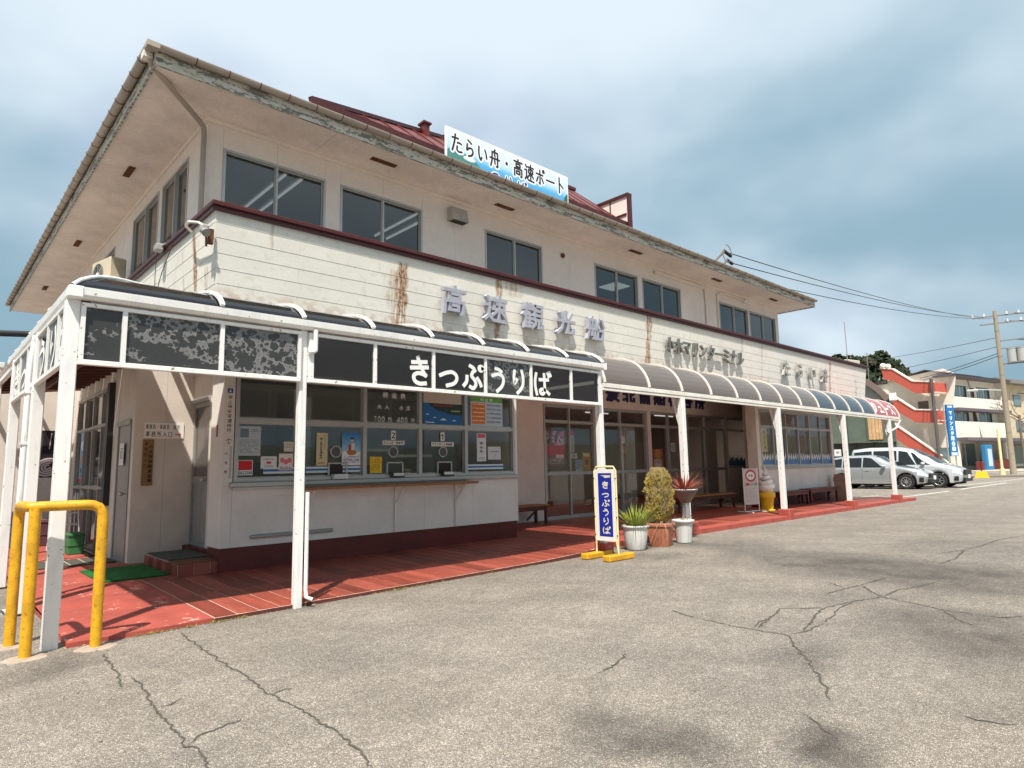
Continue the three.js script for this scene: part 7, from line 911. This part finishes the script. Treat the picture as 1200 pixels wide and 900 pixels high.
  mesh('downpipe', [bar([-0.12, 0, -1.6], [-0.12, 9.2, -1.6], 0.09, 8), bar([5.3, 3.3, 0.1], [5.3, 9.4, -0.6], 0.05, 6), bar([11.4, 0, 0.1], [11.4, 9.4, 0.1], 0.06, 6)], plain(0.22, 0.2, 0.19, 0.6), G);
  for (const [a, b, y] of [[1.4, 3.2, 0.3], [3.4, 6.0, 0.5], [6.2, 8.4, 0.5], [8.8, 10.8, 0.5]]) mesh('shop_window', [bx(a, b, y, 2.9, -2.99, -2.95)], a > 3 && a < 7 ? M.interiorDark : tealGlass, G);
  mesh('shop_curtain', [bx(6.3, 6.9, 1.2, 2.9, -2.94, -2.9), bx(7.1, 7.7, 1.2, 2.9, -2.94, -2.9)], M.paper, G); mesh('planter_wall', [bx(5, 11, 0, 1.1, -0.2, 0.1)], std({ map: grainMap([0.42, 0.2, 0.17], 0.3, 9, 265), roughness: 0.9 }), G); mesh('shop_pillar', [bx(0.201, 0.8, 0, 3.3, -0.3, 0.0), bx(W - 0.9, W - 0.2, 0, 3.3, -0.3, 0.0)], cream, G);
  // things standing by it, in its own frame of reference
  const at = (x, y, z) => V3(x, y, z).applyAxisAngle(V3(0, 1, 0), turn).add(G.position);
  const bn = at(-2.0, 4.2, 0.6), B = thing('blue_banner_sign', 'tall blue vertical sign with white characters beside the cream house', 'sign', [bn.x, 0.12, bn.z], turn - 0.5);
  mesh('sign_pole', [bar([-0.5, 0, 0], [-0.5, 6.6, 0], 0.06), bar([0.3, 0, -0.1], [0.3, 1.6, -0.1], 0.05)], M.letterPale, B); const bp = mesh('sign_panel', board(0.74, 4.9, 0.18), printed(96, 636, (c, w, h) => { fillc(c, w, h, '#1c6aa8'); c.fillStyle = '#dfe8ee'; c.fillRect(w * 0.2, h * 0.02, w * 0.6, h * 0.035); drawText(c, 'マリンスタ所合船', w * 0.28, h * 0.12, w * 0.44, h * 0.08, 9, '#e8eef2', 0, h * 0.1); c.fillStyle = '#c8d4da'; c.fillRect(w * 0.1, h * 0.93, w * 0.8, h * 0.06); }), B); bp.position.set(0, 4.0, 0);
  const pp = at(-2.6, 0, -0.4); tag(mesh('dark_pole', [bar([pp.x, 0.1, pp.z], [pp.x, 9.2, pp.z], 0.14, 10)], plain(0.1, 0.09, 0.085, 0.7)), 'dark plain pole beside the blue vertical sign', 'pole');
  const vm = at(3.4, 0, 1.2), Vn = thing('blue_notice_board', 'bright blue free-standing board under the eaves of the cream house', 'sign', [vm.x, 0.12, vm.z], turn); mesh('board_body', cbx(-0.75, 0.75, 0.1, 2.6, -0.2, 0.2, 0.04), plain(0.03, 0.2, 0.42, 0.4), Vn); mesh('board_print', bx(-0.35, 0.5, 0.5, 2.2, 0.202, 0.21), plain(0.5, 0.62, 0.72, 0.5), Vn);
  const rm = at(1.0, 0, 1.5); tag(mesh('post_box', cbx(rm.x - 0.3, rm.x + 0.3, 0.1, 1.1, rm.z - 0.3, rm.z + 0.3, 0.05), plain(0.16, 0.02, 0.02, 0.5)), 'dark red box standing at the corner of the cream house', 'box');
  // rooftop tank and neighbours
  const tk = at(4, 0, -13); const K = thing('roof_tank', 'pale square water tank on a roof behind the cream house', 'water tank', [tk.x, 10.6, tk.z], turn); mesh('tank_body', [cbx(-1.3, 1.3, 1.2, 2.7, -1.2, 1.2, 0.05), bx(-1.32, 1.32, 1.9, 1.98, -1.22, 1.22)], plain(0.55, 0.52, 0.42, 0.7), K); mesh('tank_stand', [bx(-1.6, 1.6, 0.95, 1.19, -1.4, 1.4), ...[-1, 1].flatMap((a) => [-1, 1].map((b) => bar([a * 1.2, -0.2, b], [a * 1.2, 1, b], 0.09)))], plain(0.2, 0.19, 0.18, 0.8), K);
  const nb = at(3, 0, -24); const Nb = thing('back_block', 'grey flat-roofed block rising behind the cream house', 'building', [nb.x, 0, nb.z], turn); mesh('wall', [bx(-8, 14, 0, 10.9, -6, 6)], std({ map: grainMap([0.62, 0.58, 0.52], 0.12, 4, 270), roughness: 0.9 }), Nb); mesh('roof_slab', [bx(-8.4, 14.4, 10.9, 11.3, -6.4, 6.4), bx(-6, -3.6, 11.3, 12.8, -1, 2), bx(-2, 3, 11.3, 12.2, -2, 3)], plain(0.28, 0.26, 0.24, 0.9), Nb); for (let i = 0; i < 5; i++) mesh('window', bx(-6 + i * 3.6, -4.4 + i * 3.6, 8.4, 9.9, 6.0, 6.05), frame, Nb);
  const an = at(6, 0, -12); tag(mesh('roof_antenna', [bar([an.x - 4.5, 10, an.z], [an.x - 4.5, 17.5, an.z], 0.05, 6), bar([an.x + 2, 10, an.z], [an.x + 2, 14.6, an.z], 0.04, 6), bar([an.x + 1, 14.3, an.z], [an.x + 3.2, 14.5, an.z], 0.03, 5), bar([an.x + 1.4, 13.9, an.z + 0.3], [an.x + 3, 13.9, an.z], 0.03, 5)], M.aluGrey), 'thin aerial masts on the roofs behind the cream house', 'antenna');
  const rb = at(14.2, 0, -2.0), Rb = thing('tan_house', 'tan concrete house with a flat dark roof behind the utility pole', 'building', [rb.x, 0.1, rb.z], turn); mesh('wall', [bx(0, 16, 3.2, 9.8, -12, 0), bx(0, 16, 0, 3.19, -12, -1.2)], std({ map: grainMap([0.78, 0.72, 0.61], 0.1, 4, 271), roughness: 0.9 }), Rb); mesh('roof_slab', [bx(-0.8, 16.5, 9.8, 10.25, -12.5, 0.9)], plain(0.2, 0.19, 0.18, 0.8), Rb); mesh('awning', bx(-0.1, 16, 2.75, 3.2, -1.2, 1.5), plain(0.05, 0.05, 0.055, 0.7), Rb); for (const y of [4.3, 7.3]) for (let i = 0; i < 4; i++) { const w = mesh('window', bx(1 + i * 3.9, 2.9 + i * 3.9, y, y + 1.3, 0.002, 0.06), frame, Rb); mesh('pane', bx(1.1 + i * 3.9, 2.8 + i * 3.9, y + 0.1, y + 1.2, 0.061, 0.07), tealGlass, w); } for (let i = 0; i < 5; i++) mesh('shop_window', bx(0.4 + i * 3, 3 + i * 3, 0.3, 2.6, -1.19, -1.15), i % 2 ? plain(0.3, 0.05, 0.06, 0.6) : tealGlass, Rb); mesh('red_parapet', bx(-0.2, 4, 10.25, 11.2, -7, -5.8), plain(0.42, 0.1, 0.08, 0.7), Rb);
  // bare street trees
  const bare = (p, h, label) => { const t = thing('bare_tree', label, 'tree', [p.x, 0.1, p.z], 0, undefined), tr = [], tw = []; tr.push(tube([[0, 0, 0], [0.06, h * 0.3, 0.05], [-0.05, h * 0.6, 0], [0.05, h * 0.85, 0.05]], 0.11, 7, 4)); const grow = (a, d, l, r, n) => { if (n < 0 || l < 0.12) return; const b = [a[0] + d[0] * l, a[1] + d[1] * l, a[2] + d[2] * l]; tw.push(bar(a, b, r, 4)); for (let i = 0; i < 3; i++) { const e = V3(d[0] + rr(-0.75, 0.75), d[1] + rr(-0.3, 0.5), d[2] + rr(-0.75, 0.75)).normalize(); grow(b, [e.x, e.y, e.z], l * rr(0.55, 0.85), r * 0.62, n - 1); } }; for (let i = 0; i < 7; i++) { const a = rr(0, 6.28), y = h * rr(0.45, 0.9); grow([0, y, 0], [Math.cos(a) * 0.8, 0.55, Math.sin(a) * 0.8], rr(0.7, 1.2), 0.035, 3); } mesh('trunk', tr, plain(0.17, 0.13, 0.10, 0.9), t); mesh('branches', tw, plain(0.16, 0.12, 0.095, 0.9), t); };
  bare(at(5.0, 0, 3.6), 6.4, 'bare branched street tree before the cream house near the blue board'); bare(at(10.6, 0, 3.2), 5.2, 'bare thin street tree before the cream house near the yellow post');
  const sw = at(10, 0, 5.5); const S = struct(mesh('far_pavement', [bx(-14, 50, -0.05, 0.16, -4.5, 2.5)], std({ map: grainMap([0.70, 0.66, 0.60], 0.12, 6, 280), roughness: 0.9 }))); S.position.set(sw.x, 0.1, sw.z); S.rotation.y = turn; S.userData.label = 'pale pavement across the road';
  const st = at(10, 0, 12); const S2 = struct(mesh('far_road', [bx(-20, 60, 0, 0.006, -4.4, 5)], std({ map: grainMap([0.68, 0.655, 0.62], 0.1, 6, 281), roughness: 0.92 }))); S2.position.set(st.x, 0.163, st.z); S2.rotation.y = turn; S2.userData.label = 'pale grey road across the forecourt';
  const pl = at(8.5, 0, 4.2); const Pl = thing('street_planter', 'low planter with withered shrubs on the far pavement', 'planter', [pl.x, 0.26, pl.z], turn); mesh('planter_box', bx(-4, 4, 0, 0.4, -0.4, 0.4), plain(0.16, 0.13, 0.1, 0.9), Pl); mesh('shrubs', Array.from({ length: 16 }, () => tuft(26, 0.3, 0.8, 0.02, 1.2, 0.3, 0.3).map((g) => g)).flatMap((l, i) => l.map((g) => g.translate(-3.7 + i * 0.5, 0, 0))), leafM(0.16, 0.12, 0.06), Pl);
  const mc = at(9.2, 0, 6.8); const Mc = thing('parked_scooter', 'small pale scooter parked on the far pavement', 'scooter', [mc.x, 0.26, mc.z], turn + 0.3); mesh('scooter_body', [cbx(-0.5, 0.35, 0.35, 0.7, -0.15, 0.15, 0.08), sbar([0.4, 0.3, 0], [0.55, 1.0, 0], 0.12, 0.3), cbx(-0.55, 0.05, 0.7, 0.82, -0.13, 0.13, 0.05)], plain(0.6, 0.6, 0.58, 0.4), Mc); for (const x of [-0.5, 0.6]) mesh('wheel', new THREE.TorusGeometry(0.2, 0.06, 8, 18).translate(x, 0.26, 0), M.rubber, Mc); mesh('handlebar', bar([0.52, 1.02, -0.3], [0.52, 1.02, 0.3], 0.02), M.dark, Mc);
}
// ---------------------------------------------------------------- utility pole and wires
{
  const b = pix(1188, 556, 'y', 0.15), tp = pix(1164, 355, 'z', b.z), U = thing('utility_pole', 'concrete utility pole with transformers and crossarms', 'utility pole', [b.x, 0.1, b.z]), H = 12.6;
  mesh('pole', new THREE.CylinderGeometry(0.13, 0.21, H, 14).translate(0, H / 2, 0), std({ map: grainMap([0.60, 0.55, 0.48], 0.25, 6, 290), roughness: 0.95 }), U);
  mesh('crossarm', [sbar([-0.3, 12.2, -1.4], [0.3, 12.2, 1.4], 0.1, 0.1), sbar([-0.2, 11.6, -1.0], [0.25, 11.6, 1.6], 0.1, 0.1), sbar([0, 8.4, 0], [0, 8.4, 1.5], 0.1, 0.1), sbar([0, 10.2, 0], [0, 10.2, 1.8], 0.07, 0.07), sbar([0, 9.6, 0], [0, 9.6, 1.8], 0.07, 0.07)], plain(0.25, 0.24, 0.23, 0.6, 0.3), U);
  for (const [x, y, z] of [[-0.3, 12.35, -1.4], [-0.1, 12.35, -0.7], [0.1, 12.35, 0.7], [0.3, 12.35, 1.4], [0.1, 11.75, 0.7], [0.2, 11.75, 1.5]]) mesh('insulator', new THREE.CylinderGeometry(0.07, 0.1, 0.24, 10).translate(x, y, z), plain(0.55, 0.55, 0.52, 0.4), U);
  for (const [y, z] of [[8.5, 0.75], [8.5, 1.35]]) mesh('transformer', [new THREE.CylinderGeometry(0.3, 0.3, 1.0, 16).translate(0, y + 0.5, z), new THREE.CylinderGeometry(0.32, 0.32, 0.06, 16).translate(0, y + 1.02, z)], plain(0.42, 0.42, 0.4, 0.5), U);
  for (const y of [1.6, 3.2, 5.6, 7.6, 9.0, 11]) mesh('steel_band', new THREE.CylinderGeometry(0.215 - y * 0.0058, 0.215 - y * 0.0058, 0.07, 14).translate(0, y, 0), plain(0.3, 0.29, 0.28, 0.5, 0.4), U);
  mesh('street_lamp', [sbar([0, 6.4, 0.1], [-0.6, 6.6, -1.6], 0.06), cbx(-0.75, -0.45, 6.45, 6.62, -2.2, -1.5, 0.05)], plain(0.6, 0.62, 0.6, 0.5), U);
  const wire = (name, label, a, c, sag, r) => { const pts = []; for (let i = 0; i <= 14; i++) { const t = i / 14; pts.push([mix(a[0], c[0], t), mix(a[1], c[1], t) - sag * 4 * t * (1 - t), mix(a[2], c[2], t)]); } tag(mesh(name, tube(pts, r, 5, 2), M.dark), label, 'wire', 'overhead wires'); };
  const P = [b.x, 0.1, b.z];
  wire('overhead_wire', 'topmost of three overhead wires from the eaves to the utility pole', [14.4, 7.72, -0.25], [P[0] - 0.3, 12.4, P[2] - 1.4], 0.25, 0.015); wire('overhead_wire', 'middle of three overhead wires from the eaves to the utility pole', [14.5, 7.45, -0.3], [P[0] - 0.1, 12.3, P[2] - 0.7], 0.3, 0.015); wire('overhead_wire', 'lowest of three overhead wires from the eaves to the utility pole', [17.6, 7.3, -0.4], [P[0] + 0.1, 12.1, P[2]], 0.35, 0.015);
  wire('overhead_wire', 'highest thin wire from the pole over the house to the hill', [P[0], 10.6, P[2]], [150, 26, -62], 1.5, 0.022); wire('overhead_wire', 'second thin wire from the pole over the house to the hill', [P[0], 9.9, P[2]], [150, 22, -60], 1.5, 0.022); wire('overhead_wire', 'upper of two thin wires from the pole to the roof tank', [P[0], 9.4, P[2]], [110, 13.2, -34], 1.0, 0.028); wire('overhead_wire', 'lower of two thin wires from the pole to the roof tank', [P[0], 9.2, P[2]], [100, 12.6, -30], 1.2, 0.028);
  for (const [y, k, l] of [[12.3, 1.2, 'top crossarm'], [11.8, 0.6, 'second crossarm'], [10.3, 1.0, 'arm above the transformers'], [9.6, 1.4, 'transformer tops'], [6.2, 0.8, 'street lamp']]) wire('overhead_wire', `wire leading along the road from the pole at its ${l}`, [P[0], y, P[2] + k], [P[0] + 24, y - 0.3, P[2] + 30], 0.5, 0.035);
  const Y = thing('yellow_post', 'pale yellow safety sleeve post beside the utility pole', 'post', [P[0] - 1.2, 0.12, P[2] - 0.45]); mesh('post_body', [new THREE.CylinderGeometry(0.09, 0.09, 3.4, 12).translate(0, 1.7, 0), new THREE.CylinderGeometry(0.16, 0.18, 0.5, 12).translate(0, 0.25, 0)], M.yellowPale, Y);
  const yb = pix(1151, 560, 'y', 0.15), Yb = thing('kerb_block', 'bright yellow wedge block with a short rod at the road edge', 'block', [yb.x, 0.15, yb.z]); mesh('block_body', poly([[-0.3, 0, -0.35], [0.3, 0, -0.35], [0.3, 0, 0.35], [-0.3, 0, 0.35], [-0.2, 0.42, -0.22], [0.2, 0.42, -0.22], [0.2, 0.42, 0.22], [-0.2, 0.42, 0.22]], [[0, 1, 5], [0, 5, 4], [1, 2, 6], [1, 6, 5], [2, 3, 7], [2, 7, 6], [3, 0, 4], [3, 4, 7], [4, 5, 6], [4, 6, 7]]), M.yellowSign, Yb); mesh('rod', bar([0, 0.4, 0], [0, 1.1, 0], 0.03), M.dark, Yb);
  const K = struct(mesh('road_kerb', [bx(-8, 14, 0, 0.14, -0.35, 0.35)], plain(0.2, 0.16, 0.13, 0.9))); K.position.set(yb.x + 1.5, 0.12, yb.z + 0.4); K.rotation.y = -50 * R; K.userData.label = 'dark kerb along the road edge';
  const rb = thing('roof_bracket', 'steel wire bracket with insulators on the eaves', 'bracket', [14.3, 7.14, -0.25]); mesh('bracket_frame', [sbar([-0.6, 0.05, 0], [0.1, 0.6, 0], 0.05), sbar([-0.2, 0, 0.05], [0.25, 0.35, 0], 0.05), sbar([-0.5, 0.02, -0.2], [0.1, 0.55, 0], 0.04)], plain(0.2, 0.17, 0.15, 0.7), rb); mesh('insulator', [bar([0.1, 0.6, 0], [0.5, 0.52, 0], 0.05), bar([0.25, 0.35, 0], [0.6, 0.3, -0.02], 0.045)], M.dark, rb); mesh('cable_loop', [new THREE.TorusGeometry(0.27, 0.012, 6, 26).translate(0.25, 0.55, 0.02)], M.aluGrey, rb);
}
// ---------------------------------------------------------------- wooded hill
{
  const P = [], I = [], nx = 40, nz = 20; const hy = (u, v) => { const ridge = Math.exp(-(((u - 0.455) / (u > 0.455 ? 0.075 : 0.28)) ** 2)) * 0.97 + Math.exp(-(((u - 0.02) / 0.22) ** 2)) * 0.7; return Math.sin(Math.PI * clamp(v)) * 22 * Math.min(1.05, ridge) + fbm(u * 8, 2, v * 8, 3) * 1.5; };
  const O = pix(1035, 412, 'x', 165), dirx = V3(0.35, 0, 0.94).normalize(), dz = V3(0.94, 0, -0.35).normalize();
  const at = (u, v) => { const p = O.clone().setY(0).addScaledVector(dirx, (u - 0.47) * 190).addScaledVector(dz, (v - 0.5) * 90); return [p.x, hy(u, v) - 1, p.z]; };
  for (let j = 0; j <= nz; j++) for (let i = 0; i <= nx; i++) { P.push(...at(i / nx, j / nz)); if (i < nx && j < nz) { const a = j * (nx + 1) + i; I.push(a, a + 1, a + nx + 2, a, a + nx + 2, a + nx + 1); } }
  const g = new THREE.BufferGeometry(); g.setAttribute('position', new THREE.Float32BufferAttribute(P, 3)); g.setIndex(I); g.computeVertexNormals(); g.setAttribute('uv', new THREE.Float32BufferAttribute(new Float32Array(P.length / 3 * 2), 2));
  struct(mesh('hill', g, plain(0.05, 0.055, 0.03, 1))).userData.label = 'low wooded hill behind the houses';
  const leaf = new THREE.TetrahedronGeometry(0.55), mk = (name, n, col, pick, bare) => { const im = new THREE.InstancedMesh(bare ? new THREE.ConeGeometry(0.1, 3.2, 4) : leaf, plain(...col, 1), n), m = new THREE.Matrix4(), q = new THREE.Quaternion(); let k = 0, guard = 0; while (k < n && guard++ < 4000) { const u = rr(0.0, 0.62), v = rr(0.05, 0.62); if (!pick(u, v) || hy(u, v) < 4) continue; const [x, y, z] = at(u, v), R0 = rr(1.2, 2.8), hh = rr(2.2, 4.8); const L = bare ? 14 : 60; for (let i = 0; i < L && k < n; i++) { const a = rr(0, 6.28), b = rr(-0.4, 1), rad = R0 * Math.sqrt(1 - b * b) * rr(0.6, 1); q.setFromEuler(bare ? new THREE.Euler(rr(-0.5, 0.5), 0, rr(-0.5, 0.5)) : new THREE.Euler(rr(0, 6), rr(0, 6), rr(0, 6))); m.compose(V3(x + Math.cos(a) * rad, y + hh + b * R0 * 0.9 - (bare ? 1 : 0), z + Math.sin(a) * rad), q, V3(1, 1, 1).multiplyScalar(rr(0.7, 1.4))); im.setMatrixAt(k++, m); } } im.count = k; im.name = name; im.castShadow = im.receiveShadow = true; scene.add(im); stuff(im); return im; };
  mk('hill_wood', 26000, [0.022, 0.035, 0.012], (u, v) => true).userData.label = 'dark evergreen wood covering the hill';
  mk('hill_scrub', 12000, [0.055, 0.05, 0.028], (u, v) => fbm(u * 9, 1, v * 9, 2) > 0).userData.label = 'lighter scrub among the hill trees';
  mk('bare_hill_trees', 5000, [0.11, 0.085, 0.07], (u, v) => u < 0.36, true).userData.label = 'bare grey-brown trees on the hill crest';
}
// added shore hills, unseen behind the viewer, to darken the low window reflections
{
  const P = [], I = [], n = 60; for (let i = 0; i <= n; i++) { const a = mix(-0.35, Math.PI + 0.35, i / n), h = 9 + 4 * fbm(i * 0.21, 4, 2, 4) + 3 * fbm(i * 0.9, 8, 1, 3); for (const [r, y] of [[150, -1], [165, h * 0.55], [190, h], [240, h * 1.1], [300, -1]]) P.push(-3 + Math.cos(a) * r, y, 20 + Math.sin(a) * r); if (i) for (let k = 0; k < 4; k++) { const q = (i - 1) * 5 + k; I.push(q, q + 5, q + 6, q, q + 6, q + 1); } }
  const g = new THREE.BufferGeometry(); g.setAttribute('position', new THREE.Float32BufferAttribute(P, 3)); g.setIndex(I); g.computeVertexNormals(); g.setAttribute('uv', new THREE.Float32BufferAttribute(new Float32Array(P.length / 3 * 2), 2));
  struct(mesh('added_shore_hill', g, plain(0.07, 0.08, 0.05, 1))).userData.label = 'added low hills unseen behind the viewer, darkening the window reflections';
}
scene.traverse((o) => { if (o.isMesh) { o.castShadow = true; o.receiveShadow = true; } });
renderer.render(scene, camera);
